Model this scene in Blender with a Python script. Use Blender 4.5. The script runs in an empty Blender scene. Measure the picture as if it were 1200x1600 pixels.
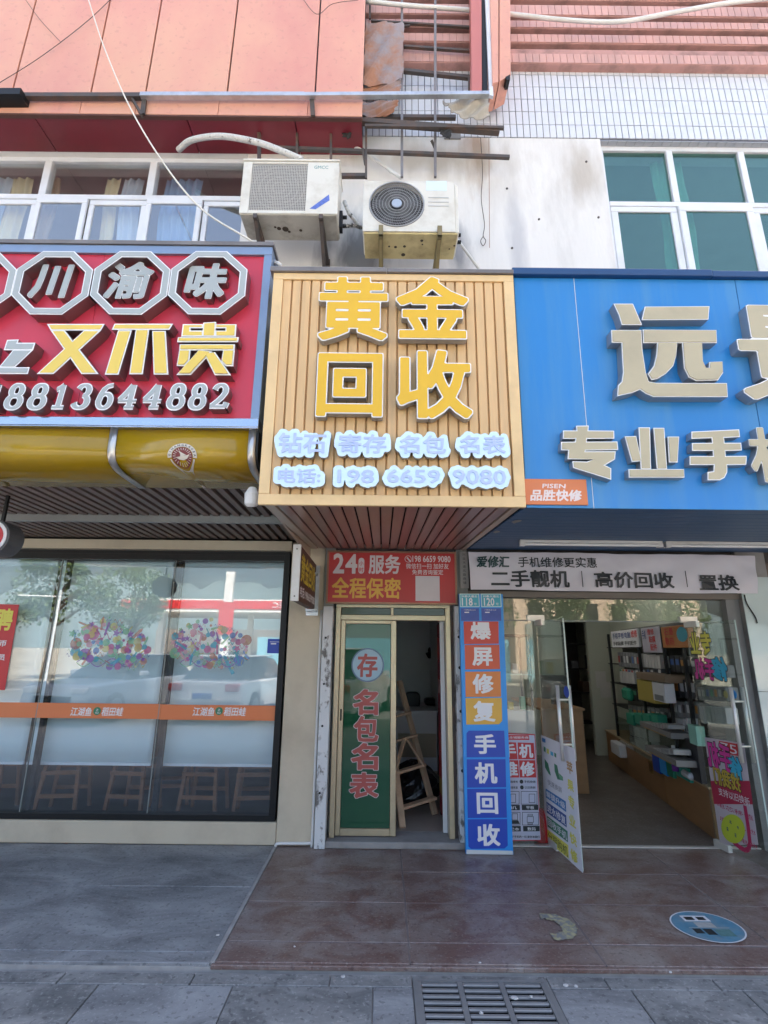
import bpy, math, random
from mathutils import Vector, Matrix
from mathutils.geometry import tessellate_polygon
import numpy as np
R = math.radians
random.seed(7)
SC = bpy.context.scene
COL = SC.collection

# ------------------------------------------------------------------ camera, sky, sun, exposure
CAM_H, PITCH, ROLL, FOCAL = 1.6, 15.0, 0.6, 803.0          # focal length in pixels of the 1200 x 1600 photo
ROT = Matrix.Rotation(R(90 + PITCH), 3, 'X') @ Matrix.Rotation(R(ROLL), 3, 'Z')
CAM = Vector((0, 0, CAM_H))
cd = bpy.data.cameras.new('camera'); cam = bpy.data.objects.new('camera', cd); COL.objects.link(cam)
cam.matrix_world = Matrix.Translation(CAM) @ ROT.to_4x4()
cd.sensor_fit = 'VERTICAL'; cd.sensor_height = 24.0; cd.lens = FOCAL / 1600 * 24.0
cd.clip_start = 0.05; cd.clip_end = 4000
SC.camera = cam
SUN_EL, SUN_AZ = 52.0, 18.0                                # the sun stands behind the building: the front is in shade
world = bpy.data.worlds.new('World'); SC.world = world; world.use_nodes = True
wn = world.node_tree; bg = wn.nodes['Background']
sky = wn.nodes.new('ShaderNodeTexSky'); sky.sky_type = 'NISHITA'; sky.sun_disc = False
sky.sun_elevation = R(SUN_EL); sky.sun_rotation = R(SUN_AZ); sky.air_density = 1.0; sky.dust_density = 8.0; sky.ozone_density = 0.4
wn.links.new(sky.outputs[0], bg.inputs[0]); bg.inputs[1].default_value = 0.15
sl = bpy.data.lights.new('sun', 'SUN'); sl.energy = 4.0; sl.angle = R(0.5); sl.color = (1.0, 0.95, 0.88)
sun = bpy.data.objects.new('sun', sl); COL.objects.link(sun)
az = R(SUN_AZ)
to_sun = Vector((math.sin(az) * math.cos(R(SUN_EL)), math.cos(az) * math.cos(R(SUN_EL)), math.sin(R(SUN_EL))))
sun.rotation_euler = to_sun.to_track_quat('Z', 'Y').to_euler(); sun.location = (0, 30, 60)
SC.view_settings.view_transform = 'Standard'; SC.view_settings.look = 'None'
SC.view_settings.exposure = 2.3; SC.view_settings.gamma = 1.0
SC.view_settings.use_curve_mapping = False
SC.render.engine = 'CYCLES'
SC.cycles.use_denoising = True
SC.cycles.max_bounces = 8; SC.cycles.transparent_max_bounces = 64; SC.cycles.caustics_reflective = False
SC.cycles.sample_clamp_indirect = 8.0

# ------------------------------------------------------------------ materials
def S(r, g, b):
    f = lambda c: (c / 255 / 12.92) if c <= 10.3 else ((c / 255 + 0.055) / 1.055) ** 2.4
    return (f(r), f(g), f(b))
MATS = {}
def M(name, col, rough=0.6, metal=0.0, var=0.12, scale=4.0, bump=0.0, bscale=60.0, dirt=None, dirt_amt=0.0, dscale=2.0, stretch=(1, 1, 1), spec=0.5, coat=0.0, lo=0.45, hi=0.75, swirl=0.0, grit=None, stains=None, alpha=1.0):
    if name in MATS: return MATS[name]
    m = bpy.data.materials.new(name); m.use_nodes = True; MATS[name] = m
    nt = m.node_tree; b = nt.nodes['Principled BSDF']; L = nt.links.new
    geo = nt.nodes.new('ShaderNodeNewGeometry')
    mp = nt.nodes.new('ShaderNodeMapping'); mp.inputs['Scale'].default_value = stretch
    L(geo.outputs['Position'], mp.inputs['Vector'])
    n1 = nt.nodes.new('ShaderNodeTexNoise'); n1.inputs['Scale'].default_value = scale; n1.inputs['Detail'].default_value = 6
    L(mp.outputs[0], n1.inputs['Vector'])
    mx = nt.nodes.new('ShaderNodeMix'); mx.data_type = 'RGBA'
    mx.inputs[6].default_value = (*[max(0, c * (1 - var)) for c in col], 1)
    mx.inputs[7].default_value = (*[min(1, c * (1 + var)) for c in col], 1)
    L(n1.outputs[0], mx.inputs[0])
    out = mx.outputs[2]
    if dirt:
        n2 = nt.nodes.new('ShaderNodeTexNoise'); n2.inputs['Scale'].default_value = dscale; n2.inputs['Detail'].default_value = 8; n2.inputs['Roughness'].default_value = 0.65; n2.inputs['Distortion'].default_value = swirl
        L(mp.outputs[0], n2.inputs['Vector'])
        rp = nt.nodes.new('ShaderNodeMapRange'); rp.inputs[1].default_value = lo; rp.inputs[2].default_value = hi; rp.inputs[4].default_value = dirt_amt
        L(n2.outputs[0], rp.inputs[0])
        m2 = nt.nodes.new('ShaderNodeMix'); m2.data_type = 'RGBA'; m2.inputs[7].default_value = (*dirt, 1)
        L(rp.outputs[0], m2.inputs[0]); L(out, m2.inputs[6]); out = m2.outputs[2]
    def over(out, fac, colr):
        m2 = nt.nodes.new('ShaderNodeMix'); m2.data_type = 'RGBA'; m2.inputs[7].default_value = (*colr, 1)
        L(fac, m2.inputs[0]); L(out, m2.inputs[6]); return m2.outputs[2]
    def mrange(src, a0, a1, b1, b0=0.0):
        q = nt.nodes.new('ShaderNodeMapRange'); q.inputs[1].default_value = a0; q.inputs[2].default_value = a1; q.inputs[3].default_value = b0; q.inputs[4].default_value = b1
        L(src, q.inputs[0]); return q.outputs[0]
    if grit:        # (colour, amount, scale): fine specks
        for k, (gc, ga, gs_) in enumerate(grit):
            n4 = nt.nodes.new('ShaderNodeTexNoise'); n4.inputs['Scale'].default_value = gs_; n4.inputs['Detail'].default_value = 2
            L(geo.outputs['Position'], n4.inputs['Vector']); out = over(out, mrange(n4.outputs[0], .60, .66, ga), gc)
    if stains:      # (centre, radius, colour, amount): stains where the wall has them
        for ctr, rad, sc_, sa in stains:
            ds = nt.nodes.new('ShaderNodeVectorMath'); ds.operation = 'SUBTRACT'; ds.inputs[1].default_value = ctr; L(geo.outputs['Position'], ds.inputs[0])
            dv = nt.nodes.new('ShaderNodeVectorMath'); dv.operation = 'DIVIDE'; dv.inputs[1].default_value = rad; L(ds.outputs[0], dv.inputs[0])
            ln_ = nt.nodes.new('ShaderNodeVectorMath'); ln_.operation = 'LENGTH'; L(dv.outputs[0], ln_.inputs[0])
            n5 = nt.nodes.new('ShaderNodeTexNoise'); n5.inputs['Scale'].default_value = 3.5; n5.inputs['Detail'].default_value = 7; L(mp.outputs[0], n5.inputs['Vector'])
            ad = nt.nodes.new('ShaderNodeMath'); ad.operation = 'MULTIPLY_ADD'; ad.inputs[1].default_value = -2.2; L(n5.outputs[0], ad.inputs[0]); ad2 = nt.nodes.new('ShaderNodeMath'); ad2.operation = 'ADD'; L(ad.outputs[0], ad2.inputs[0]); L(ln_.outputs[1] if len(ln_.outputs) > 1 else ln_.outputs[0], ad2.inputs[1]); ad.inputs[2].default_value = 1.1
            out = over(out, mrange(ad2.outputs[0], .3, 1.1, 0.0, sa), sc_)
    L(out, b.inputs['Base Color'])
    b.inputs['Roughness'].default_value = rough; b.inputs['Metallic'].default_value = metal
    b.inputs['Specular IOR Level'].default_value = spec; b.inputs['Coat Weight'].default_value = coat
    b.inputs['Alpha'].default_value = alpha
    if bump:
        n3 = nt.nodes.new('ShaderNodeTexNoise'); n3.inputs['Scale'].default_value = bscale; n3.inputs['Detail'].default_value = 4
        L(mp.outputs[0], n3.inputs['Vector'])
        bp = nt.nodes.new('ShaderNodeBump'); bp.inputs['Strength'].default_value = bump; bp.inputs['Distance'].default_value = 0.01
        L(n3.outputs[0], bp.inputs['Height']); L(bp.outputs[0], b.inputs['Normal'])
    return m
def glass(name, tint=(0.9, 0.95, 0.93), base=0.05, gloss=(1.0, 1.0, 1.0)):
    if name in MATS: return MATS[name]
    m = bpy.data.materials.new(name); m.use_nodes = True; MATS[name] = m
    nt = m.node_tree; L = nt.links.new
    for n in list(nt.nodes):
        if n.type == 'BSDF_PRINCIPLED': nt.nodes.remove(n)
    out = nt.nodes['Material Output']
    lw = nt.nodes.new('ShaderNodeLayerWeight'); lw.inputs[0].default_value = 0.5
    pw = nt.nodes.new('ShaderNodeMath'); pw.operation = 'POWER'; pw.inputs[1].default_value = 5
    L(lw.outputs['Facing'], pw.inputs[0])
    ma = nt.nodes.new('ShaderNodeMath'); ma.operation = 'MULTIPLY_ADD'; ma.inputs[1].default_value = 1 - base; ma.inputs[2].default_value = base
    L(pw.outputs[0], ma.inputs[0])
    tr = nt.nodes.new('ShaderNodeBsdfTransparent'); tr.inputs[0].default_value = (*tint, 1)
    gl = nt.nodes.new('ShaderNodeBsdfGlossy'); gl.inputs['Roughness'].default_value = 0.0; gl.inputs[0].default_value = (*gloss, 1)
    mx = nt.nodes.new('ShaderNodeMixShader')
    L(ma.outputs[0], mx.inputs[0]); L(tr.outputs[0], mx.inputs[1]); L(gl.outputs[0], mx.inputs[2]); L(mx.outputs[0], out.inputs[0])
    return m
def emis(name, col, st):
    if name in MATS: return MATS[name]
    m = bpy.data.materials.new(name); m.use_nodes = True; MATS[name] = m
    b = m.node_tree.nodes['Principled BSDF']; b.inputs['Base Color'].default_value = (*col, 1)
    b.inputs['Emission Color'].default_value = (*col, 1); b.inputs['Emission Strength'].default_value = st
    return m

# ------------------------------------------------------------------ surfaces: upright (or leaning) planes of the facade
class Plane:
    """a flat surface: local x runs along it, local z up it, local -y out of it"""
    def __init__(s, mat):
        s.mat = mat; m3 = mat.to_3x3(); s.O = mat.to_translation(); s.U = m3.col[0].copy(); s.N = -m3.col[1]; s.V = m3.col[2].copy()
    def at(s, px, py, w=0.0):
        """local (x, z) of the point of the surface (moved w metres out of it) that the photo shows at px, py"""
        d = ROT @ Vector(((px - 600) / FOCAL, -(py - 800) / FOCAL, -1))
        k = (w + (s.O - CAM).dot(s.N)) / d.dot(s.N)
        p = CAM + k * d - s.O
        return p.dot(s.U), p.dot(s.V)
    def rect(s, x0, y0, x1, y1, w=0.0):
        xm, ym = (x0 + x1) / 2, (y0 + y1) / 2
        return (s.at(x0, ym, w)[0], s.at(x1, ym, w)[0], s.at(xm, y1, w)[1], s.at(xm, y0, w)[1])
def Wall(Y, z0=0.0, lean=0.0):
    return Plane(Matrix.Translation((0, Y, z0)) @ Matrix.Rotation(R(lean), 4, 'X'))
def Side(p, q, z0=0.0):
    """an upright plane running from p to q on the floor plan; it faces to the right of that direction, seen from above"""
    return Plane(Matrix.Translation((p[0], p[1], z0)) @ Matrix.Rotation(math.atan2(q[1] - p[1], q[0] - p[0]), 4, 'Z'))
ID = Wall(0.0)
def floor_at(px, py, z=0.0):
    d = ROT @ Vector(((px - 600) / FOCAL, -(py - 800) / FOCAL, -1))
    k = (z - CAM_H) / d.z
    return CAM + k * d

# ------------------------------------------------------------------ mesh building
class MB:
    def __init__(s): s.v = []; s.f = []; s.m = []
    def add(s, vs, fs, mi=0):
        n = len(s.v); s.v.extend(vs)
        for f in fs: s.f.append(tuple(i + n for i in f)); s.m.append(mi)
    def box(s, x0, x1, y0, y1, z0, z1, mi=0):
        s.add([(x0, y0, z0), (x1, y0, z0), (x1, y1, z0), (x0, y1, z0), (x0, y0, z1), (x1, y0, z1), (x1, y1, z1), (x0, y1, z1)],
              [(0, 3, 2, 1), (4, 5, 6, 7), (0, 1, 5, 4), (1, 2, 6, 5), (2, 3, 7, 6), (3, 0, 4, 7)], mi)
        return s
    def prism(s, pts, w0, w1, mi=0, mf=None):
        """outline pts (x, z), from depth w0 out to w1 (towards the street)"""
        a = sum(pts[i][0] * pts[(i + 1) % len(pts)][1] - pts[(i + 1) % len(pts)][0] * pts[i][1] for i in range(len(pts)))
        if a < 0: pts = pts[::-1]
        n = len(pts)
        vs = [(x, -w1, z) for x, z in pts] + [(x, -w0, z) for x, z in pts]
        s.add(vs, [tuple(range(n))], mi if mf is None else mf)
        k = len(s.v) - 2 * n
        for i in range(n):
            j = (i + 1) % n
            s.f.append((k + i, k + n + i, k + n + j, k + j)); s.m.append(mi)
        s.f.append(tuple(k + n + i for i in reversed(range(n)))); s.m.append(mi)
        return s
    def bar(s, p, q, a, b=None, up=(0, 0, 1), mi=0):
        """square bar from p to q, a wide and b deep"""
        b = a if b is None else b
        p, q = Vector(p), Vector(q); d = (q - p).normalized(); u = Vector(up)
        if abs(d.dot(u)) > 0.98: u = Vector((0, 1, 0))
        x = d.cross(u).normalized(); y = x.cross(d).normalized()
        c = [(-a / 2, -b / 2), (a / 2, -b / 2), (a / 2, b / 2), (-a / 2, b / 2)]
        vs = [tuple(o + x * i + y * j) for o in (p, q) for i, j in c]
        s.add(vs, [(0, 1, 2, 3), (7, 6, 5, 4), (0, 4, 5, 1), (1, 5, 6, 2), (2, 6, 7, 3), (3, 7, 4, 0)], mi)
        return s
    def tube(s, pts, r, n=8, mi=0):
        pts = [Vector(p) for p in pts]; rings = []
        ref = Vector((0.3, 0.2, 0.93)).normalized()
        for i, p in enumerate(pts):
            d = (pts[min(i + 1, len(pts) - 1)] - pts[max(i - 1, 0)]).normalized()
            x = d.cross(ref)
            if x.length < 0.05: x = d.cross(Vector((0, 1, 0)))
            x.normalize(); y = d.cross(x)
            rr = r[i] if isinstance(r, (list, tuple)) else r
            rings.append([tuple(p + (x * math.cos(2 * math.pi * k / n) + y * math.sin(2 * math.pi * k / n)) * rr) for k in range(n)])
        vs = [v for g in rings for v in g]; fs = []
        for i in range(len(pts) - 1):
            for k in range(n):
                fs.append((i * n + k, i * n + (k + 1) % n, (i + 1) * n + (k + 1) % n, (i + 1) * n + k))
        fs.append(tuple(reversed(range(n)))); fs.append(tuple(range((len(pts) - 1) * n, len(pts) * n)))
        s.add(vs, fs, mi); return s
    def grid(s, P, nu, nv, mi=0):
        """P(i, j) -> point, a sheet"""
        vs = [P(i / nu, j / nv) for j in range(nv + 1) for i in range(nu + 1)]
        fs = [(j * (nu + 1) + i, j * (nu + 1) + i + 1, (j + 1) * (nu + 1) + i + 1, (j + 1) * (nu + 1) + i) for j in range(nv) for i in range(nu)]
        s.add(vs, fs, mi); return s
    def text(s, body, rect, w0, w1=None, off=0.0, fit_off=None, shear=0.0, mi=0, mf=None, mirror=False, res=2):
        """lettering whose outline box fills rect = (x0, x1, z0, z1)"""
        vs, fs, fr = text_mesh(body, off, w1 is not None, shear, res)
        bx = text_box(body, off if fit_off is None else fit_off, shear, res)
        sx = (rect[1] - rect[0]) / max(1e-6, bx[1] - bx[0]); sz = (rect[3] - rect[2]) / max(1e-6, bx[3] - bx[2])
        out = []
        for x, y, z in vs:
            X = rect[0] + (x - bx[0]) * sx
            if mirror: X = rect[0] + rect[1] - X
            w = w0 if w1 is None else (w0 if z < 0 else w1)
            out.append((X, -w, rect[2] + (y - bx[2]) * sz))
        n = len(s.v); s.v.extend(out)
        for f, front in zip(fs, fr):
            f = tuple(i + n for i in (reversed(f) if mirror else f))
            s.f.append(f); s.m.append(mf if (front and mf is not None) else mi)
        return s
_T = {}
def _plain(body, shear, res):
    c = bpy.data.curves.new('lettering', 'FONT'); c.body = body; c.size = 1; c.resolution_u = res; c.shear = shear
    o = bpy.data.objects.new('lettering', c); m = o.to_mesh()
    vs = [tuple(v.co) for v in m.vertices]; fs = [tuple(p.vertices) for p in m.polygons]
    o.to_mesh_clear(); bpy.data.objects.remove(o); bpy.data.curves.remove(c)
    return vs, fs
def _loops_of(fs, vs):
    """border edges of a filled outline, with the inside on their left"""
    seen = {}
    for f in fs:
        for i in range(len(f)): seen[(f[i], f[(i + 1) % len(f)])] = 1
    return [(a, b) for a, b in seen if (b, a) not in seen]
def _bold(vs, fs, off, h):
    """outline of the glyphs grown by off: distance field on a grid, its level line, simplified"""
    P = np.array([v[:2] for v in vs]); pad = off + 3 * h
    x0, y0 = P.min(0) - pad; nx, ny = [int(math.ceil(q)) + 1 for q in (P.max(0) + pad - (x0, y0)) / h]
    D = np.full((ny, nx), pad); ins = np.zeros((ny, nx), bool)
    gx = x0 + h * np.arange(nx); gy = y0 + h * np.arange(ny)
    for f in fs:
        for k in range(1, len(f) - 1):
            t = P[[f[0], f[k], f[k + 1]]]
            i0, i1 = np.searchsorted(gx, (t[:, 0].min(), t[:, 0].max())); j0, j1 = np.searchsorted(gy, (t[:, 1].min(), t[:, 1].max()))
            if i1 <= i0 or j1 <= j0: continue
            X, Y = gx[None, i0:i1], gy[j0:j1, None]
            e = [(t[(q + 1) % 3, 0] - t[q, 0]) * (Y - t[q, 1]) - (t[(q + 1) % 3, 1] - t[q, 1]) * (X - t[q, 0]) for q in range(3)]
            ins[j0:j1, i0:i1] |= ((e[0] >= 0) & (e[1] >= 0) & (e[2] >= 0)) | ((e[0] <= 0) & (e[1] <= 0) & (e[2] <= 0))
    for a, b in _loops_of(fs, vs):
        p, q = P[a], P[b]
        i0, i1 = np.searchsorted(gx, (min(p[0], q[0]) - pad, max(p[0], q[0]) + pad)); j0, j1 = np.searchsorted(gy, (min(p[1], q[1]) - pad, max(p[1], q[1]) + pad))
        X, Y = gx[None, i0:i1], gy[j0:j1, None]; d = q - p; L2 = max(1e-12, d @ d)
        s = np.clip(((X - p[0]) * d[0] + (Y - p[1]) * d[1]) / L2, 0, 1)
        w = D[j0:j1, i0:i1]; np.minimum(w, (np.abs(X - p[0] - s * d[0]) ** 4 + np.abs(Y - p[1] - s * d[1]) ** 4) ** .25, out=w)   # squarish growth keeps corners crisp
    Fd = (np.where(ins, -D, D) - off); F = Fd.tolist()
    nxt = {}; pos = {}
    neg = Fd < 0
    mixed = np.argwhere((neg[:-1, :-1] != neg[1:, 1:]) | (neg[:-1, :-1] != neg[:-1, 1:]) | (neg[:-1, :-1] != neg[1:, :-1]))
    def ex(j, i, k):     # crossing on a cell edge: 0 bottom, 1 right, 2 top, 3 left
        if k == 2: j, k = j + 1, 0
        elif k == 1: i, k = i + 1, 3
        key = (j, i, k)
        if key not in pos:
            a = F[j][i]; b = F[j][i + 1] if k == 0 else F[j + 1][i]; t = a / (a - b)
            pos[key] = (x0 + h * (i + (t if k == 0 else 0)), y0 + h * (j + (t if k == 3 else 0)))
        return key
    for j, i in mixed.tolist():
        c = [F[j][i] < 0, F[j][i + 1] < 0, F[j + 1][i + 1] < 0, F[j + 1][i] < 0]
        for k in range(4):   # walk with the inside on the left: leave at an edge going inside -> outside
            if c[k] and not c[(k + 1) % 4]:
                m = k
                while c[m % 4] or not c[(m + 1) % 4]: m += 1
                # inside run ends at edge k, starts again at edge m; inside lies left of (k -> m) when joined backwards
                st, en = ex(j, i, k), ex(j, i, m % 4)
                # the run that ends at k began at the last outside->inside edge before k
                b = k
                while not (not c[(b - 1) % 4] and c[b % 4]): b -= 1
                en = ex(j, i, (b - 1) % 4)
                nxt[st] = en
    loops = []
    while nxt:
        s0, cur = next(iter(nxt.items())); del nxt[s0]; L = [pos[s0]]
        while cur != s0 and cur in nxt:
            L.append(pos[cur]); cur, _o = nxt.pop(cur), None
        if len(L) > 5: loops.append(L)
    def simp(L, tol):
        keep = [False] * len(L)
        def rec(a, b):
            st = [(a, b)]
            while st:
                a, b = st.pop()
                if b - a < 2: continue
                A, B_ = L[a], L[b % len(L)]; dx, dy = B_[0] - A[0], B_[1] - A[1]; n = math.hypot(dx, dy)
                best, bi = -1, a
                for i in range(a + 1, b):
                    p = L[i]; e = abs((p[0] - A[0]) * dy - (p[1] - A[1]) * dx) / n if n > 1e-9 else math.hypot(p[0] - A[0], p[1] - A[1])
                    if e > best: best, bi = e, i
                if best > tol: keep[bi] = True; st += [(a, bi), (bi, b)]
        m = max(range(len(L)), key=lambda i: (L[i][0] - L[0][0]) ** 2 + (L[i][1] - L[0][1]) ** 2)
        keep[0] = keep[m] = True; rec(0, m); rec(m, len(L))
        return [p for p, k in zip(L, keep) if k]
    return [s for s in (simp(L, h * .16) for L in loops) if len(s) > 2]
def text_mesh(body, off, solid, shear, res):
    k = (body, round(off, 4), solid, shear, res)
    if k in _T: return _T[k]
    vs, fs = _plain(body, shear, res); off = off * .62
    if off > .008:
        n = len(body); h = .016 if n == 1 else .02 if n <= 2 else .024
        loops = _bold(vs, fs, off, h)
        area = lambda L: sum(L[i - 1][0] * L[i][1] - L[i][0] * L[i - 1][1] for i in range(len(L)))
        def inside(p, L):
            r = False
            for i in range(len(L)):
                (xa, ya), (xb, yb) = L[i - 1], L[i]
                if (ya > p[1]) != (yb > p[1]) and p[0] < (xb - xa) * (p[1] - ya) / (yb - ya) + xa: r = not r
            return r
        outer = [L for L in loops if area(L) > 0]; hole = [L for L in loops if area(L) <= 0]
        own = {i: [L] for i, L in enumerate(outer)}
        for L in hole:
            c = [i for i in own if inside(L[0], outer[i])]
            if c: own[min(c, key=lambda i: area(outer[i]))].append(L)
        vs, fs = [], []
        for grp in own.values():
            n0 = len(vs); vs += [(x, y, 0.0) for L in grp for x, y in L]
            fs += [tuple(q + n0 for q in t) for t in tessellate_polygon([[Vector((x, y, 0)) for x, y in L] for L in grp])]
        fs = [t if (vs[t[1]][0] - vs[t[0]][0]) * (vs[t[2]][1] - vs[t[0]][1]) - (vs[t[1]][1] - vs[t[0]][1]) * (vs[t[2]][0] - vs[t[0]][0]) > 0 else t[::-1] for t in fs]
    else:
        a = 0
        for f in fs[:40]: a += sum(vs[f[i]][0] * vs[f[(i + 1) % len(f)]][1] - vs[f[(i + 1) % len(f)]][0] * vs[f[i]][1] for i in range(len(f)))
        if a < 0: fs = [f[::-1] for f in fs]
    fr = [True] * len(fs)
    if solid:
        n = len(vs); ed = _loops_of(fs, vs)
        fs2 = fs + [tuple(i + n for i in reversed(f)) for f in fs] + [(a, a + n, b + n, b) for a, b in ed]
        fr = [True] * len(fs) + [False] * (len(fs2) - len(fs)); fs = fs2
        vs = [(x, y, .5) for x, y, z in vs] + [(x, y, -.5) for x, y, z in vs]
    _T[k] = (vs, fs, fr)
    return _T[k]
def text_box(body, off, shear, res):
    vs = text_mesh(body, off, False, shear, res)[0]
    return (min(v[0] for v in vs), max(v[0] for v in vs), min(v[1] for v in vs), max(v[1] for v in vs))

ORG = {}; WALL = {}
def tag(o, label=None, cat=None, group=None, kind=None):
    if label: o['label'] = label
    if cat: o['category'] = cat
    if group: o['group'] = group
    if kind: o['kind'] = kind
    return o
def thing(name, label, cat, base=(0, 0, 0), wall=ID, group=None, kind=None):
    o = bpy.data.objects.new(name, None); COL.objects.link(o); o.empty_display_size = 0.1
    o.matrix_world = wall.mat @ Matrix.Translation(Vector(base))
    ORG[o.name] = Vector(base); WALL[o.name] = wall
    return tag(o, label, cat, group, kind)
def obj(name, mb, mats, parent=None, wall=ID, label=None, cat=None, group=None, kind=None, bevel=0.0, smooth=False, seg=2):
    vs = mb.v
    lo = [min(v[i] for v in vs) for i in range(3)]; hi = [max(v[i] for v in vs) for i in range(3)]
    c = Vector(((lo[0] + hi[0]) / 2, (lo[1] + hi[1]) / 2, lo[2] if parent is None else (lo[2] + hi[2]) / 2))
    me = bpy.data.meshes.new(name); me.from_pydata([(v[0] - c.x, v[1] - c.y, v[2] - c.z) for v in vs], [], mb.f)
    mats = mats if isinstance(mats, (list, tuple)) else [mats]
    for m in mats: me.materials.append(m)
    if len(mats) > 1: me.polygons.foreach_set('material_index', mb.m)
    if smooth: me.polygons.foreach_set('use_smooth', [True] * len(me.polygons))
    me.update()
    o = bpy.data.objects.new(name, me); COL.objects.link(o)
    ORG[o.name] = c
    if parent is not None:
        o.parent = parent; o.location = c - ORG[parent.name]
    else:
        o.matrix_world = wall.mat @ Matrix.Translation(c)
    if bevel:
        md = o.modifiers.new('edge', 'BEVEL'); md.width = bevel; md.segments = seg; md.limit_method = 'ANGLE'; md.angle_limit = R(40)
    return tag(o, label, cat, group, kind)
def like(o, loc, parent, name=None):
    """a further piece that shares the mesh of o; loc in the frame of the thing"""
    c = o.copy(); COL.objects.link(c); c.parent = parent; c.location = Vector(loc) - ORG[parent.name]; ORG[c.name] = Vector(loc)
    return c
def copy_tree(o, parent=None):
    c = o.copy(); COL.objects.link(c)
    ORG[c.name] = ORG[o.name]
    if parent is not None: c.parent = parent
    for ch in list(o.children): copy_tree(ch, c)
    return c
def inset(pts, d):
    a = sum(pts[i][0] * pts[(i + 1) % len(pts)][1] - pts[(i + 1) % len(pts)][0] * pts[i][1] for i in range(len(pts)))
    if a < 0: pts = pts[::-1]
    out = []; n = len(pts)
    for i in range(n):
        p0, p1, p2 = Vector(pts[i - 1]), Vector(pts[i]), Vector(pts[(i + 1) % n])
        e1 = (p1 - p0).normalized(); e2 = (p2 - p1).normalized()
        n1 = Vector((-e1.y, e1.x)); n2 = Vector((-e2.y, e2.x))
        k = n1 + n2; L = max(0.35, 1 + n1.dot(n2)); k = k / L
        out.append(tuple(p1 + k * d))
    return out

# letters of illuminated signs: a box-like body with a pale rim, and a face set into it
def font_letter(parent, wall, ch, px, w0, w1, off, rim, side, rim_m, face_m, shear=0.0):
    rect = wall.rect(*px, w1)
    b = MB().text(ch, rect, w0, w1, off, shear=shear, mi=0, mf=1)
    o = obj('letter', b, [side, rim_m], parent)
    f = MB().text(ch, rect, w1 + 0.0005, w1 + 0.003, off - rim, fit_off=off, shear=shear)
    obj('letter_face', f, face_m, o)
    return o
def cut_letter(parent, wall, polys, w0, w1, rim, side, rim_m, face_m):
    b, f = MB(), MB()
    for k, poly in enumerate(polys):
        pts = [wall.at(x, y, w1) for x, y in poly]
        b.prism(pts, w0, w1 - 0.0006 * k, 0, 1)
        f.prism(inset(pts, rim), w1 + 0.0004, w1 + 0.0025 + 0.0005 * k)
    o = obj('letter', b, [side, rim_m], parent); obj('letter_face', f, face_m, o)
    return o
def ribbons(lines, tmin, tmax):
    """broad-nib strokes -> outlines (lists of quads) in the unit box"""
    quads = []
    for pts in lines:
        P = [Vector(p) for p in pts]; L, Rr = [], []
        for i, p in enumerate(P):
            closed = (P[0] - P[-1]).length < 1e-4
            a = P[i - 1] if i > 0 else (P[-2] if closed else P[0]); c = P[i + 1] if i < len(P) - 1 else (P[1] if closed else P[-1])
            d = (c - a).normalized(); t = (tmin + (tmax - tmin) * abs(d.y) ** 1.3) / 2
            n = Vector((-d.y, d.x)); L.append(p + n * t); Rr.append(p - n * t)
        quads.append((L, Rr))
    return quads
def arc(cx, cy, rx, ry, a0, a1, n=20):
    return [(cx + rx * math.cos(R(a0 + (a1 - a0) * i / n)), cy + ry * math.sin(R(a0 + (a1 - a0) * i / n))) for i in range(n + 1)]
SERIF = {
 '8': [arc(.5, .74, .26, .24, -90, 270), arc(.5, .26, .33, .27, 90, 450)],
 '1': [[(.55, .04), (.55, .5), (.55, .98)], [(.2, .03), (.5, .03), (.88, .03)], [(.22, .78), (.4, .86), (.56, .97)]],
 '3': [arc(.46, .74, .26, .23, 165, -80), arc(.44, .27, .32, .26, 85, -165)],
 '6': [arc(.5, .3, .32, .3, -90, 270), [(.20, .32), (.22, .52), (.32, .76), (.5, .92), (.78, .98)]],
 '4': [[(.66, .02), (.66, .5), (.66, .98)], [(.62, .96), (.38, .64), (.08, .32)], [(.04, .3), (.5, .3), (.98, .3)], [(.42, .03), (.66, .03), (.92, .03)]],
 '2': [arc(.47, .72, .29, .26, 170, -20) + [(.62, .46), (.4, .26), (.12, .06)], [(.08, .06), (.5, .06), (.9, .06)], [(.86, .05), (.9, .14), (.92, .24)]],
}
def serif_digit(parent, wall, ch, px, w0, w1, side, rim_m, face_m, slant=0.12):
    u0, u1, v0, v1 = wall.rect(*px, w1); b, f = MB(), MB(); W, Hh = u1 - u0, v1 - v0
    for grow, mb, a, z in ((0.11, b, w0, w1), (0.0, f, w1 + 0.0004, w1 + 0.0025)):
        for k, (L, Rr) in enumerate(ribbons(SERIF[ch], 0.08 + grow, 0.24 + grow)):
            mp = lambda p: (u0 + (0.06 + p.x * 0.88 + slant * (p.y - 0.5)) * W, v0 + (0.05 + p.y * 0.9) * Hh)
            for i in range(len(L) - 1):
                q = [mp(L[i]), mp(L[i + 1]), mp(Rr[i + 1]), mp(Rr[i])]
                mb.prism(q, a, z - 0.0006 * k if mb is b else z + 0.0004 * k, 0, 1 if mb is b else 0)
    o = obj('letter', b, [side, rim_m], parent); obj('letter_face', f, face_m, o)
    return o

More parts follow.
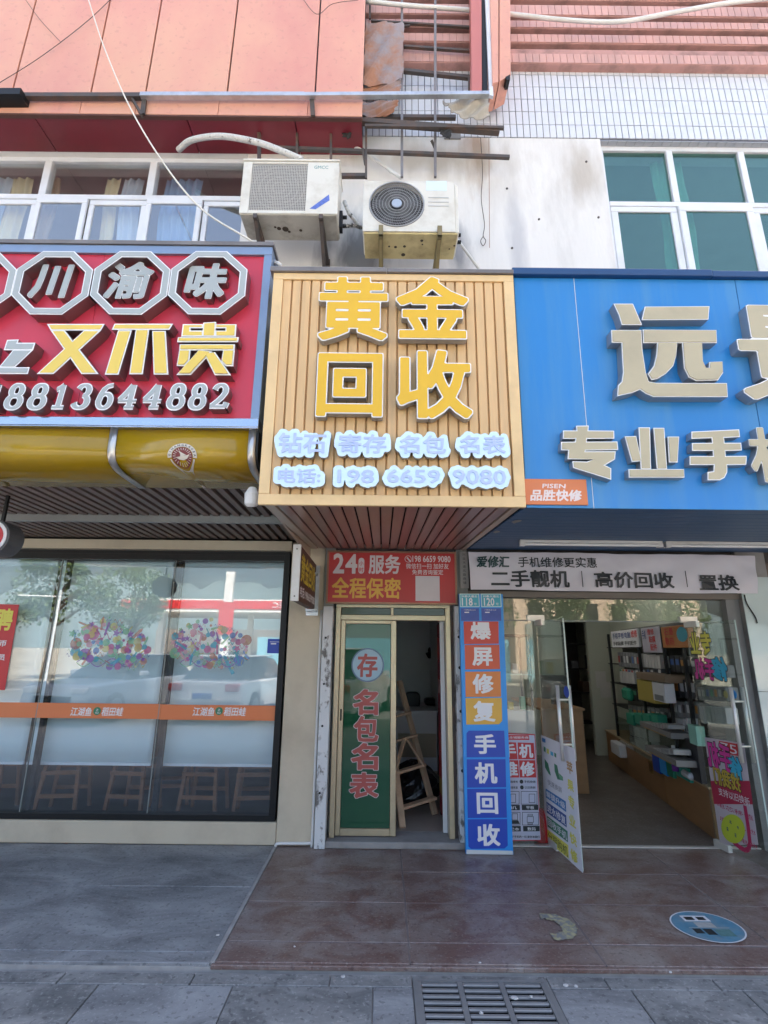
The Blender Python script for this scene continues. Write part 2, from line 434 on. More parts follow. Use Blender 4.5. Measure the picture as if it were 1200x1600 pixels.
# ------------------------------------------------------------------ the materials of the place
plaster = M('white_plaster', (.74, .715, .68), .8, var=.08, scale=1.5, bump=.25, bscale=18, dirt=(.40, .37, .34), dirt_amt=.55, dscale=1.3, stretch=(1.6, 1.6, .45), lo=.5, hi=.78, stains=[((-.28, 4.4, 5.35), (.42, 1, .75), (.10, .10, .10), .85), ((.74, 4.4, 5.55), (.14, 1, .34), (.16, .16, .18), .7), ((-1.0, 4.4, 4.9), (.9, 1, .4), (.17, .16, .15), .6), ((.95, 4.4, 6.9), (.16, 1, .5), (.38, .24, .14), .8), ((2.1, 4.4, 6.6), (.25, 1, .45), (.40, .34, .27), .6), ((.55, 4.4, 6.75), (.9, 1, .25), (.42, .36, .28), .6), ((1.35, 4.4, 5.5), (.12, 1, .7), (.40, .40, .43), .55)])
white_tile = M('white_glazed_tile', (.66, .68, .73), .3, var=.08, scale=9)
grout = M('dark_grout', (.16, .17, .2), .9)
pink_tile = M('pink_mosaic', (.62, .34, .29), .5, var=.15, scale=8, dirt=(.3, .2, .18), dirt_amt=.6, dscale=3, stretch=(1, 1, .4))
pink_under = M('pink_render', (.50, .27, .24), .8, var=.2, scale=5, dirt=(.12, .09, .08), dirt_amt=.7, dscale=4)
clad = M('faded_pink_panel', (.66, .275, .22), .42, var=.16, scale=1.1, grit=[((.42, .20, .16), .22, 17)], dirt=(.70, .38, .25), dirt_amt=1.0, dscale=.55, stretch=(1, 1, .6), lo=.4, hi=.7)
clad_red = M('faded_red_panel', (.50, .16, .14), .5, var=.12, scale=1.5)
maroon = M('maroon_panel', (.20, .018, .03), .4, var=.15, scale=2, dirt=(.10, .02, .02), dirt_amt=.6)
beige = M('beige_paint', (.56, .49, .37), .75, var=.06, scale=2.5, bump=.12, bscale=25, dirt=(.36, .30, .22), dirt_amt=.7, dscale=1.6, lo=.48, hi=.8)
dark = M('dark_void', (.012, .012, .014), .9, var=0)
black_metal = M('black_frame', (.010, .011, .012), .45, spec=.3)
upvc = M('white_upvc', (.74, .76, .8), .4, var=.05, dirt=(.5, .48, .44), dirt_amt=.35, dscale=3)
steel = M('dark_steel', (.07, .06, .055), .6, var=.3, scale=9, dirt=(.16, .08, .045), dirt_amt=.8, dscale=6)
grey_steel = M('grey_steel_rod', (.22, .21, .21), .5, metal=.4, var=.2, scale=8, dirt=(.2, .11, .07), dirt_amt=.6, dscale=7)
zinc = M('zinc_pipe', (.55, .57, .6), .35, metal=.7, var=.15, dirt=(.25, .22, .2), dirt_amt=.6, dscale=5)
rust = M('rusty_sheet', (.36, .17, .10), .85, var=.3, scale=6, bump=.6, bscale=14, dirt=(.30, .26, .27), dirt_amt=1, dscale=3.2, lo=.42, hi=.6)
torn = M('torn_sheet', (.40, .36, .30), .7, var=.25, scale=8, bump=.5, bscale=20)
gold_slat = M('gold_slat', (.76, .485, .225), .42, var=.12, scale=3, dirt=(.52, .35, .19), dirt_amt=.6, dscale=2.5, stretch=(6, 1.5, .25))
gold_frame = M('gold_frame', (.82, .57, .28), .38, var=.04, dirt=(.5, .34, .18), dirt_amt=.5, dscale=3)
gold_back = M('gold_groove', (.60, .37, .165), .6)
grey_flash = M('grey_flashing', (.17, .155, .15), .45, var=.2, dirt=(.3, .28, .26), dirt_amt=.5)
navy_flash = M('navy_flashing', (.012, .06, .17), .4, var=.1)
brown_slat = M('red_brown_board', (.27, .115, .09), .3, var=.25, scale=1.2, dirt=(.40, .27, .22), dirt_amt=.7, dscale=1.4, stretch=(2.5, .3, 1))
tan_slat = M('tan_board', (.46, .34, .25), .38, var=.18, scale=3, stretch=(2, .4, 1))
let_side = M('letter_return', (.36, .37, .38), .35, metal=.5, var=.1)
red_side = M('letter_return_dark', (.26, .18, .18), .3, metal=.6, var=.1)
white_rim = M('letter_white_rim', (.86, .86, .86), .4, var=.02)
let_yellow = M('letter_amber', (.78, .46, .022), .45, var=.03)
let_lav = M('letter_lavender', (.48, .57, .88), .45, var=.03)
let_sky = M('letter_pale_blue', (.66, .84, .93), .45, var=.04)
let_cream = M('letter_cream', (.50, .43, .28), .45, var=.05, dirt=(.34, .29, .2), dirt_amt=.5, dscale=3)
let_lemon = M('letter_lemon', (.80, .58, .11), .45, var=.04)
let_grey = M('letter_grey_white', (.40, .43, .42), .45, var=.05)
sign_red = M('crimson_panel', (.64, .042, .078), .35, var=.06, scale=1.5, dirt=(.50, .05, .08), dirt_amt=.6, dscale=2, stretch=(2, 2, .4))
sign_blue = M('blue_panel', (.020, .215, .56), .35, var=.06, scale=1.2, dirt=(.08, .27, .50), dirt_amt=.9, dscale=1.6, stretch=(3, 3, .25))
blue_frame = M('blue_grey_aluminium', (.24, .32, .45), .3, metal=.3, var=.1, dirt=(.2, .2, .22), dirt_amt=.4, dscale=4)
mirror_strip = M('polished_strip', (.42, .48, .56), .12, metal=.9, var=.03)
tube_yellow = M('yellow_glossy_sheet', (.40, .25, .007), .14, var=.08, scale=1.5, dirt=(.26, .15, .012), dirt_amt=.7, dscale=2, coat=.15, bump=.15, bscale=5)
silver = M('silver_band', (.55, .53, .5), .3, metal=.8, var=.1)
navy_board = M('navy_soffit_board', (.030, .095, .20), .45, var=.1)
alu = M('champagne_aluminium', (.50, .42, .28), .35, metal=.45, var=.08, dirt=(.3, .25, .17), dirt_amt=.5, dscale=5)
peel = M('peeling_white_paint', (.60, .61, .61), .7, var=.1, scale=4, bump=.3, bscale=30, dirt=(.15, .14, .13), dirt_amt=1, dscale=7, stretch=(1, 1, .6), lo=.57, hi=.62, grit=[((.3, .29, .28), .6, 12)])
white_paint = M('white_paint', (.72, .72, .72), .5, var=.05, dirt=(.5, .48, .45), dirt_amt=.4)
white_pl = M('white_plastic', (.70, .70, .68), .4, var=.04, dirt=(.48, .43, .35), dirt_amt=.5, dscale=3)
ac_white = M('ivory_casing', (.70, .67, .59), .4, var=.04, dirt=(.42, .36, .26), dirt_amt=.9, dscale=2.5, lo=.5, hi=.8)
ac_under = M('yellowed_base_pan', (.66, .54, .26), .6, var=.15, dirt=(.28, .18, .08), dirt_amt=.8, dscale=5)
ac_under2 = M('grimy_base_pan', (.50, .47, .40), .6, var=.15, dirt=(.2, .17, .13), dirt_amt=.8, dscale=5)
ac_dark = M('dark_grille_cavity', (.04, .04, .045), .7)
granite = M('red_granite', (.160, .092, .076), .36, var=.35, scale=70, dirt=(.33, .305, .285), dirt_amt=.9, dscale=3.4, stretch=(1, 1.3, 1), lo=.39, hi=.76, bump=.16, bscale=90, swirl=.7, grit=[((.34, .30, .29), .45, 55), ((.07, .035, .035), .5, 38)])
slate = M('grey_slate', (.135, .14, .147), .55, var=.3, scale=40, dirt=(.40, .41, .42), dirt_amt=.9, dscale=2.0, stretch=(.8, 1.6, 1), lo=.34, hi=.72, bump=.16, bscale=90, swirl=.9, grit=[((.42, .42, .42), .35, 60), ((.07, .07, .075), .45, 34)])
slate2 = M('pale_slate', (.14, .145, .147), .6, var=.3, scale=40, dirt=(.34, .34, .335), dirt_amt=.9, dscale=3.2, stretch=(1, 1.5, 1), lo=.38, hi=.7, bump=.2, bscale=80, swirl=.8, grit=[((.42, .42, .41), .4, 55), ((.06, .06, .065), .5, 30)])
joint = M('dusty_joint', (.34, .33, .32), .9, var=.35, scale=12)
concrete = M('concrete', (.28, .27, .26), .85, var=.2, scale=6, dirt=(.14, .13, .12), dirt_amt=.7, dscale=4, bump=.2)
asphalt = M('asphalt', (.11, .108, .105), .9, var=.2, scale=8)
paver = M('pale_paver', (.26, .245, .23), .8, var=.15, scale=4)
iron = M('cast_iron', (.24, .245, .25), .5, metal=.3, var=.25, scale=10, dirt=(.26, .25, .24), dirt_amt=.7, dscale=6)
lit_white = emis('lit_tube', (1, .97, .92), 4.5)
print_red = M('print_red', (.55, .03, .035), .45, var=.03)
print_white = M('print_white', (.74, .74, .76), .45, var=.02)
print_gold = M('print_gold', (.72, .42, .06), .45, var=.02)
print_black = M('print_black', (.02, .025, .03), .5, var=.02)
print_orange = M('print_orange', (.68, .20, .07), .4, var=.04)
print_green = M('print_green', (.03, .20, .10), .45, var=.03)
print_blue = M('print_blue', (.015, .06, .42), .4, var=.03)
print_sky = M('print_sky', (.02, .27, .72), .4, var=.03)
print_teal = M('print_teal', (.06, .38, .50), .4, var=.03)
print_lemon = M('print_lemon', (.72, .66, .10), .45, var=.03)
print_magenta = M('print_magenta', (.62, .05, .30), .45, var=.03)
print_cyan = M('print_cyan', (.05, .42, .62), .45, var=.03)
print_purple = M('print_purple', (.22, .06, .42), .45, var=.03)
wood = M('raw_wood', (.54, .38, .25), .75, var=.25, scale=5, stretch=(4, 4, .5), dirt=(.22, .15, .1), dirt_amt=.5, dscale=4)
cab_wood = M('cabinet_wood', (.30, .16, .07), .45, var=.2, scale=3, stretch=(1, 1, 4))
chair_wood = M('chair_wood', (.21, .085, .032), .5, var=.2)
win_glass = glass('teal_window_glass', (.60, .76, .72), .14, (.62, .86, .79))
old_glass = glass('old_window_glass', (.94, .95, .95), .17)
clear_glass = glass('clear_shop_glass', (.90, .94, .92), .05)
front_glass = glass('restaurant_window_glass', (.92, .96, .97), .08)

# ------------------------------------------------------------------ ground
ST = dict(kind='structure')
obj('ground', MB().box(-700, 700, -900, 60, -.9, -.30), M('far_earth', (.34, .32, .27), .95, var=.3, scale=.05), **ST)
obj('road', MB().box(-120, 120, -19, -7.0, -.28, -.19), asphalt, **ST)
pave = obj('pavement', MB().box(-60, .19, -6.8, 4.6, -.30, -.052).box(.84, 60, -6.8, 4.6, -.30, -.052).box(.19, .84, -6.8, 2.39, -.30, -.052).box(.19, .84, 3.14, 4.6, -.30, -.052), paver, **ST)
kb = MB().box(-60, 60, -7.0, -6.8, -.30, -.05); obj('kerb', kb, concrete, **ST)
ln = MB()
for i in range(-14, 14): ln.box(i * 6, i * 6 + 3, -13.1, -12.95, -.189, -.186)
obj('lane_marking', ln, white_paint, kind='structure')
# terrace of red granite and grey slate slabs before the shops, and the lower strip in front
terr = obj('terrace', MB().box(-9, 9, 3.225, 5.0, -.050, -.0165), joint, **ST)
low = obj('lower_paving', MB().box(-9, .19, 1.2, 3.222, -.0505, -.042).box(.84, 9, 1.2, 3.222, -.0505, -.042).box(.19, .84, 1.2, 2.39, -.0505, -.042).box(.19, .84, 3.14, 3.222, -.0505, -.042), joint, **ST)
def slab(x0, x1, y0, y1, z, m, parent, g=.003, name='slab'):
    dz = random.uniform(-.0018, .0018)
    b = MB(); b.box(x0 + g, x1 - g, y0 + g, y1 - g, z - .02, z + dz)
    return obj(name, b, m, parent, bevel=.003, seg=1)
rows = [(3.235, 3.44), (3.44, 3.915), (3.915, 4.40), (4.40, 4.92)]
for i in range(5):
    x0 = -.87 + 1.035 * i
    for (a, b) in rows: slab(x0, x0 + 1.035, a, b, 0, granite, terr, .004 if i != 2 else .006)
slab(-.885, 4.4, 3.215, 3.238, -.006, granite, terr, .001)
for i in range(4):
    x1 = -.89 - 1.06 * i
    slab(x1 - 1.06, x1, 3.33, 4.12, 0, slate, terr); slab(x1 - 1.06, x1, 4.12, 4.90, 0, slate, terr)
    slab(x1 - 1.06 - .3, x1 - .3 if i else x1, 3.225, 3.33, 0, slate, terr)
obj('joint_filler', MB().box(-8, -.90, 3.34, 4.9, -.018, -.0022), slate, terr); obj('joint_filler', MB().box(-.86, 4.3, 3.25, 4.9, -.018, -.0030), M('brown_joint_dirt', (.20, .165, .155), .9, var=.4, scale=14), terr)
obj('joint_strip', MB().box(-.893, -.868, 3.24, 4.9, -.018, .0015), joint, terr)
xs = [-3.1, -2.35, -1.62, -.95, -.25, .17]
for i in range(len(xs) - 1):
    slab(xs[i], xs[i + 1], 3.10, 3.20, -.03, slate2, low); slab(xs[i] + .22, (xs[i + 1] + .22) if i < 4 else .17, 2.62, 3.10, -.03, slate2 if i % 2 else slate, low)
    slab(xs[i], xs[i + 1], 2.0, 2.62, -.03, slate2, low)
xs = [.86, 1.16, 1.72, 2.5, 3.3, 4.1]
for i in range(len(xs) - 1):
    slab(xs[i], xs[i + 1], 3.10, 3.20, -.03, slate2, low); slab(xs[i] + (.1 if i else 0), xs[i + 1] + .1, 2.62, 3.10, -.03, slate2 if i % 3 else slate, low)
    slab(xs[i], xs[i + 1], 2.0, 2.62, -.03, slate2, low)
slab(.17, .86, 2.0, 2.38, -.03, slate2, low)
slab(.17, .86, 3.155, 3.20, -.03, slate2, low)
# drain grate
g = thing('drain_grate', 'grey iron drain grate of long slots set into the paving in front of the shops', 'drain grate', (.515, 2.77, -.04))
rails = [.195, .405, .62, .835]
for x in (.20, .408, .618, .83): obj('rail', MB().box(x - .013, x + .013, 2.39, 3.14, -.040, -.026), iron, g)
bar0 = None
for k in range(3):
    cx = (.304, .513, .724)[k]
    for j in range(17):
        y = 3.125 - j * .046
        if bar0 is None: bar0 = obj('bar', MB().box(cx - .092, cx + .092, y - .0112, y + .0112, -.040, -.0265), iron, g, bevel=.004, seg=1)
        else: like(bar0, (cx, y, -.03325), g)
obj('pit', MB().box(.19, .84, 2.39, 3.14, -.299, -.28).box(.1905, .195, 2.39, 3.14, -.279, -.055).box(.835, .8395, 2.39, 3.14, -.279, -.055).box(.196, .834, 3.13, 3.139, -.279, -.055), M('pit_painted_dark', (.006, .006, .006), .9, spec=.1), g)  # near-black colour paints the darkness of the hole into the pit
obj('frame', MB().box(.172, .194, 2.39, 3.16, -.050, -.0255).box(.836, .858, 2.39, 3.16, -.050, -.0255).box(.195, .835, 3.142, 3.16, -.050, -.0255), iron, g)
# stickers worn into the paving
def floor_sticker(name, label, cx, cy, rx, ry, worn):
    t = thing(name, label, 'floor sticker', (cx, cy, 0))
    n = 40
    def disc(mb, r, z, a0=0, a1=2 * math.pi, hole=0.0):
        vs = []
        for i in range(n + 1):
            a = a0 + (a1 - a0) * i / n
            j = 1 + (random.uniform(-.06, .05) if worn else 0)
            vs.append((cx + rx * r * math.cos(a) * j, cy + ry * r * math.sin(a) * j, z))
        if hole:
            for i in range(n + 1):
                a = a0 + (a1 - a0) * i / n; j = 1 + random.uniform(-.12, .12)
                vs.append((cx + .16 * rx * 0 + rx * hole * math.cos(a) * j - .02, cy + ry * hole * math.sin(a) * j, z))
            mb.add(vs, [(n + 1 + i, i, i + 1, n + 2 + i) for i in range(n)])
        else: mb.add(vs[:-1], [tuple(range(n))])
    return t, disc
t, disc = floor_sticker('floor_sticker', 'round sky blue advertising sticker with worn white picture on the red granite', 1.98, 3.645, .205, .185, False)
b = MB(); disc(b, 1, .0045); obj('rim', b, print_white, t)
b = MB(); disc(b, .955, .0052); obj('disc', b, M('worn_sky_print', (.09, .25, .36), .5, var=.3, scale=18, dirt=(.24, .29, .31), dirt_amt=.9, dscale=12), t)
b = MB()
def fq(mb, x0, x1, y0, y1, z, mi): mb.add([(x0, y0, z), (x1, y0, z), (x1, y1, z), (x0, y1, z)], [(0, 1, 2, 3)], mi)
fq(b, 1.88, 2.04, 3.70, 3.77, .0057, 0); fq(b, 1.92, 2.03, 3.63, 3.69, .0057, 3); fq(b, 1.87, 1.92, 3.56, 3.615, .0057, 1); fq(b, 1.93, 1.985, 3.545, 3.612, .0057, 1); fq(b, 1.995, 2.09, 3.53, 3.608, .0057, 2)
fq(b, 1.895, 1.95, 3.715, 3.755, .0061, 1); fq(b, 1.97, 2.02, 3.715, 3.755, .0061, 1); fq(b, 1.86, 2.1, 3.622, 3.627, .0061, 3)
obj('picture', b, [print_white, print_black, M('worn_teal', (.10, .22, .22), .6, var=.3, scale=40), M('worn_grey', (.42, .42, .40), .6, var=.3, scale=40)], t)
t, disc = floor_sticker('floor_sticker', 'crescent left of a torn yellow sticker on the red granite', 1.03, 3.63, .155, .155, True)
b = MB(); disc(b, 1, .0045, -1.75, 1.75, .55); obj('scrap', b, M('worn_yellow_print', (.42, .38, .22), .7, var=.5, scale=34, dirt=(.24, .24, .23), dirt_amt=1, dscale=26, lo=.44, hi=.56), t)
# litter
def litter(label, x, y, z, s, m, ang=0):
    n = 7; b = MB()
    P = [(x + s * (.6 + .4 * random.random()) * math.cos(2 * math.pi * i / n + ang) * 1.5, y + s * (.6 + .4 * random.random()) * math.sin(2 * math.pi * i / n + ang)) for i in range(n)]
    vs = [(p[0], p[1], z + .001) for p in P] + [(p[0] * .9 + x * .1, p[1] * .9 + y * .1, z + .004 + .005 * random.random()) for p in P]
    b.add(vs, [tuple(range(n, 2 * n)), tuple(reversed(range(n)))] + [(i, (i + 1) % n, n + (i + 1) % n, n + i) for i in range(n)])
    obj('paper_scrap', b, m, label=label, cat='litter')
for px, py, s, z, lab in ((804, 1560, .018, -.026, 'crumpled white paper scrap lying on the drain grate'), (830, 1559, .008, -.026, 'small white scrap on the drain grate beside the crumpled paper'),
        (752, 1584, .009, -.026, 'white scrap at the near edge of the drain grate'), (884, 1541, .012, -.03, 'flat white scrap on the grey slab right of the drain'),
        (900, 1542, .01, -.03, 'second pale scrap on the grey slab right of the drain'), (1048, 1520, .008, .0, 'white fleck at the front edge of the red granite below the blue sticker'),
        (340, 1462, .009, .002, 'blue and white scrap on the grey slate near the granite joint'), (750, 1505, .007, .0, 'tiny white fleck at the granite edge above the drain'),
        (536, 1527, .012, -.03, 'white blob of gum on the slate before the granite step'), (460, 1480, .006, 0, 'tiny white fleck on the left granite slabs')):
    p = floor_at(px, py, z); litter(lab, p.x, p.y, z, s * .85, M('scrap_white', (.55, .54, .53), .7), random.random() * 3)

# ------------------------------------------------------------------ the building
B = thing('shop_building', 'street building with pink cladding and white tiles above three shopfronts', 'building', (0, 4.9, 0))
UP = Wall(4.4); ST_ = Wall(4.9); CL = Wall(4.0)
def part(name, mb, m, parent=None, **k): return obj(name, mb, m, parent or B, **k)
def bx(*a): return MB().box(*a)
# upper wall, in pieces round the two windows
LW = (-6.5, -1.52, 5.25, 6.80); RW = (2.335, 5.6, 5.20, 7.035)
Y0, Y1 = 4.4, 4.7
part('wall', bx(LW[1], RW[0], Y0, Y1, 3.9, 7.06), plaster)
part('wall', bx(-10, LW[1], Y0, Y1, 3.9, LW[2]), plaster); part('wall', bx(-10, LW[1], Y0, Y1, LW[3], 7.06), plaster)
part('wall', bx(-10, LW[0], Y0, Y1, LW[2], LW[3]), plaster)
part('wall', bx(RW[0], 10, Y0, Y1, 3.9, RW[2]), plaster); part('wall', bx(RW[0], 10, Y0 + .06, Y1, RW[3], 7.06), plaster); part('wall', bx(RW[1], 10, Y0, Y1, RW[2], RW[3]), plaster)
tw = part('wall', bx(-10, 10, Y0 + .002, Y1, 7.06, 10.6), grout)
part('roof', bx(-10, 10, 4.42, 14, 10.61, 10.8), concrete); part('wall', bx(-10, 10, 13.8, 14, 0, 10.6), concrete)  # unseen roof and rear wall, put in so the building blocks the sun
part('side_wall', bx(-10.2, -10.0, 4.42, 14, 0, 10.6), concrete); part('side_wall', bx(10.0, 10.2, 4.42, 14, 0, 10.6), concrete)
# tiles, one by one
tile0 = None; pw, ph = .0725, .185
for r in range(5):
    for i in range(60):
        x = -.17 + pw * i; z = 7.062 + ph * r
        if tile0 is None:
            tile0 = obj('tile', MB().box(x + .004, x + pw - .004, 4.391, 4.403, z + .004, z + ph - .004), white_tile, tw, bevel=.002, seg=1)
            tc = ORG[tile0.name].copy()
        else:
            o = like(tile0, tc + Vector((pw * i, random.uniform(-.0012, .0012), ph * r)), tw)
b = MB()
for i in range(-5, 72):
    x = -.17 + pw * i; b.box(x + .004, x + pw - .004, 4.391, 4.403, 7.062 + ph * 5 + .004, 8.05)
    if i < 0 or i >= 60:
        for r in range(5): b.box(x + .004, x + pw - .004, 4.391, 4.403, 7.062 + ph * r + .004, 7.062 + ph * (r + 1) - .004)
obj('tile', b, white_tile, tw, kind='stuff')
# tiled lintel over the right window
lt = part('lintel', bx(2.33, 6, 4.405, 4.46, 7.037, 7.059), grout)
b = MB()
for i in range(34): b.box(2.335 + i * .1, 2.335 + i * .1 + .094, 4.398, 4.46, 7.030, 7.036)
obj('tile', b, M('grey_soffit_tile', (.4, .42, .46), .4), lt, kind='stuff')
# pink ledges
LD = Wall(4.305)
for (a, c) in ((77, 100), (54, 68), (33, 45), (8, 25), (-12, 0), (-34, -20)):
    z1, z0 = LD.at(900, a)[1], LD.at(900, c)[1]
    l = part('ledge', bx(-.6, 6.5, 4.305, 4.40, z0, z1), pink_under, bevel=.006, seg=1)
    b = MB()
    for i in range(90):
        x = -.55 + .078 * i; b.box(x + .003, x + .075, 4.297, 4.306, z0 + .008, z0 + (z1 - z0) * (.62 if a == 77 else .9))
    obj('tile', b, pink_tile, l, kind='stuff')
# pink cladding on the left, its flat lower band and its maroon underside
cz0 = CL.at(300, 181)[1]; cz1 = CL.at(300, 156)[1]
jx = [-200, -90, 30, 151, 235, 360, 495, 568]
jX = [CL.at(p, 100)[0] for p in jx]
part('cladding_frame', bx(jX[0] - 3, jX[-1] - .01, 4.03, 4.40, cz0 + .02, 10.5), black_metal)
for i in range(len(jX) - 1):
    part('cladding_panel', bx(jX[i] + .008, jX[i + 1] - (.008 if i < 6 else 0), 4.0, 4.03, cz1 + .012, 10.5), clad, bevel=.004, seg=1)
for i in range(len(jX) - 1):
    part('cladding_panel', bx(jX[i] - .06, jX[i + 1] - (.064 if i < 6 else 0), 3.985, 4.03, cz0, cz1), clad, bevel=.004, seg=1)
part('cladding_panel', bx(jX[0] - 3, jX[0] - .008, 4.0, 4.03, cz0, 10.5), clad)
sx = [-6.5, -3.6, -2.05, -.95, jX[-1]]
for i in range(4):
    part('soffit_panel', bx(sx[i] + .005, sx[i + 1] - .005, 4.032, 4.398, cz0 - .012, cz0 + .015), maroon)
part('soffit_trim', bx(-6.5, jX[-1], 3.99, 4.03, cz0 - .02, cz0 - .002), M('rusty_edge', (.10, .04, .03), .7, var=.4, scale=9))

def window(name, rect, cols, rows, m_frame, m_glass, fw, Yf, depth, wname=None):
    """an aluminium or plastic window: outer frame, sashes with their panes"""
    w = part(name, bx(rect[0], rect[1], Yf, Yf + depth, rect[3] - fw, rect[3]), m_frame)
    obj('frame', bx(rect[0], rect[1], Yf, Yf + depth, rect[2], rect[2] + fw), m_frame, w)
    return w
# right window
w = part('window', bx(2.335, 5.6, 4.46, 4.53, 6.975, 7.035), upvc, bevel=.006, seg=1)
def wb(*a, m=upvc): return obj('frame', bx(*a), m, w, bevel=.005, seg=1)
wb(2.335, 2.385, 4.46, 4.53, 5.2, 6.975); wb(2.385, 5.6, 4.455, 4.53, 6.215, 6.275)
for x in (3.08, 3.875): wb(x, x + .07, 4.457, 4.53, 6.275, 6.975)
for x, a in ((2.385, 3.08), (3.15, 3.875), (3.945, 5.6)): obj('pane', bx(x, a, 4.49, 4.496, 6.276, 6.974), win_glass, w)
for x, a, yy in ((2.39, 3.10, 4.462), (3.105, 3.90, 4.44), (3.905, 4.7, 4.462)):
    sh = obj('sash', MB().box(x, a, yy, yy + .04, 6.145, 6.212).box(x, a, yy, yy + .04, 5.2, 5.27).box(x, x + .075, yy, yy + .04, 5.271, 6.144).box(a - .075, a, yy, yy + .04, 5.271, 6.144), upvc, w, bevel=.006, seg=1)
    obj('pane', bx(x + .076, a - .076, yy + .017, yy + .023, 5.271, 6.144), win_glass, w)
# left window
w = part('window', bx(-6.5, -1.52, 4.46, 4.54, 6.745, 6.80), upvc, bevel=.006, seg=1)
tz = UP.at(160, 301)[1]
wb(-6.5, -1.52, 4.45, 4.54, tz - .03, tz + .03)
for px in (65, 233, 395): 
    x = UP.at(px, 270)[0]; wb(x - .04, x + .04, 4.458, 4.54, tz + .03, 6.745)
xs = [-6.5, UP.at(65, 270)[0] + .04, UP.at(233, 270)[0] - .04]
for a, c in ((-6.5, UP.at(65, 270)[0] - .04), (UP.at(65, 270)[0] + .04, UP.at(233, 270)[0] - .04), (UP.at(233, 270)[0] + .04, -1.55)): obj('pane', bx(a, c, 4.50, 4.506, tz + .031, 6.744), old_glass, w)
sp = [UP.at(p, 340)[0] for p in (-60, 45, 128, 221, 311, 400)]
for i in range(5):
    a, c = sp[i] + .004, sp[i + 1] - .004; yy = 4.462 if i % 2 == 0 else 4.435
    obj('sash', MB().box(a, c, yy, yy + .03, tz - .095, tz - .033).box(a, c, yy, yy + .03, 5.25, 5.32).box(a, a + .055, yy, yy + .03, 5.321, tz - .096).box(c - .055, c, yy, yy + .03, 5.321, tz - .096), upvc, w, bevel=.005, seg=1)
    obj('pane', bx(a + .056, c - .056, yy + .012, yy + .018, 5.321, tz - .096), old_glass, w)
# rooms behind the upper windows
room_up = M('upper_room_wall', (.55, .55, .52), .9); 
for x0, x1 in ((-6.6, -1.45), (2.25, 5.8)):
    part('room_wall', bx(x0, x1, 7.2, 7.3, 5.0, 7.3), room_up); part('room_ceiling', bx(x0, x1, 4.72, 7.2, 7.2, 7.3), room_up); part('room_floor', bx(x0, x1, 4.72, 7.2, 4.9, 5.0), room_up)
    part('room_wall', bx(x0 - .1, x0, 4.72, 7.3, 4.9, 7.3), room_up); part('room_wall', bx(x1, x1 + .1, 4.72, 7.3, 4.9, 7.3), room_up)
def curtain(label, x0, x1, m, y=4.62, z0=5.1, z1=6.68, amp=.03, per=.09):
    b = MB(); n = max(8, int((x1 - x0) / per * 8))
    b.grid(lambda u, v: (x0 + (x1 - x0) * u + .02 * math.sin(9 * v + 3 * x0), y + amp * math.sin(2 * math.pi * u * (x1 - x0) / per) * (.5 + .5 * (1 - v)), z0 + (z1 - z0) * v), n, 6)
    o = obj('curtain', b, m, label=label, cat='curtain', smooth=True)
    sd = o.modifiers.new('thick', 'SOLIDIFY'); sd.thickness = .003
cream_c = M('cream_curtain', (.85, .79, .55), .9, var=.06); blue_c = M('blue_curtain', (.36, .55, .80), .9, var=.06); pale_c = M('pale_blue_curtain', (.66, .78, .90), .9, var=.06)
fx = lambda px: UP.at(px, 300)[0] * 1.05
curtain('pale blue curtain at the far left of the upper window', fx(-30), fx(14), pale_c)
curtain('cream curtain beside the pale blue one in the upper window', fx(15), fx(46), cream_c)
curtain('short beige curtain behind the first full pane of the left upper window', fx(66), fx(92), M('beige_curtain', (.55, .48, .36), .9))
curtain('narrow cream curtain hanging near the middle of the upper window', fx(166), fx(188), cream_c)
curtain('pale blue curtain right of the narrow cream one', fx(192), fx(222), pale_c)
curtain('blue curtain gathered in the upper window left of the old air conditioner', fx(256), fx(312), blue_c)
green_c = M('teal_curtain', (.50, .72, .62), .9, var=.1)
curtain('sea green curtain in the right upper window', 3.0, 3.35, green_c, z0=5.0, z1=7.0)
# lower storey: unseen slab added over the soffits to block light, shop walls and rooms
part('light_block_slab', bx(-7, 7, 3.3, 4.88, 2.95, 3.88), concrete); part('floor_slab', bx(-10, 10, 4.42, 13.8, 2.80, 3.89), concrete)
wTL = ST_.at(447, 868); wX = -.905; sill = .172; head = 2.475
bw = part('shop_wall', bx(-7, wX + .02, 4.90, 5.10, 0, sill), beige, bevel=.006, seg=1)
part('pillar', bx(wX + .022, -.556, 4.90, 5.10, 0, 2.60), beige, bevel=.008, seg=1)
part('lintel', bx(-7, wX + .02, 4.86, 5.10, head + .035, 2.60), beige)

# ------------------------------------------------------------------ the big signs over the shops
# gold sign in the middle
YS = Wall(2.75, 2.37, 1.5)
gs = thing('shop_sign', 'gold slatted shop sign with large amber characters over the narrow door', 'sign', (.04, 0, 0), YS)
X0, X1, ZB, ZT = -.700, .787, 0.0, YS.at(615, 430)[1]
FR = .062
obj('backing', bx(X0 + .02, X1 - .02, .0165, .30, .07, ZT - .01), gold_back, gs)
for a in ((X0, X1, -.012, .016, ZB, ZB + FR), (X0, X1, -.012, .3, ZT - .045, ZT)): obj('frame', bx(*a), gold_frame, gs, bevel=.003)
for a in ((X0, X0 + FR, -.012, .3, ZB + FR + .0005, ZT - .045), (X1 - FR, X1, -.012, .3, ZB + FR + .0005, ZT - .045)): obj('frame', bx(*a), gold_frame, gs, bevel=.003)
n = 23; p0, p1 = X0 + FR, X1 - FR; pt = (p1 - p0) / n; sl0 = None
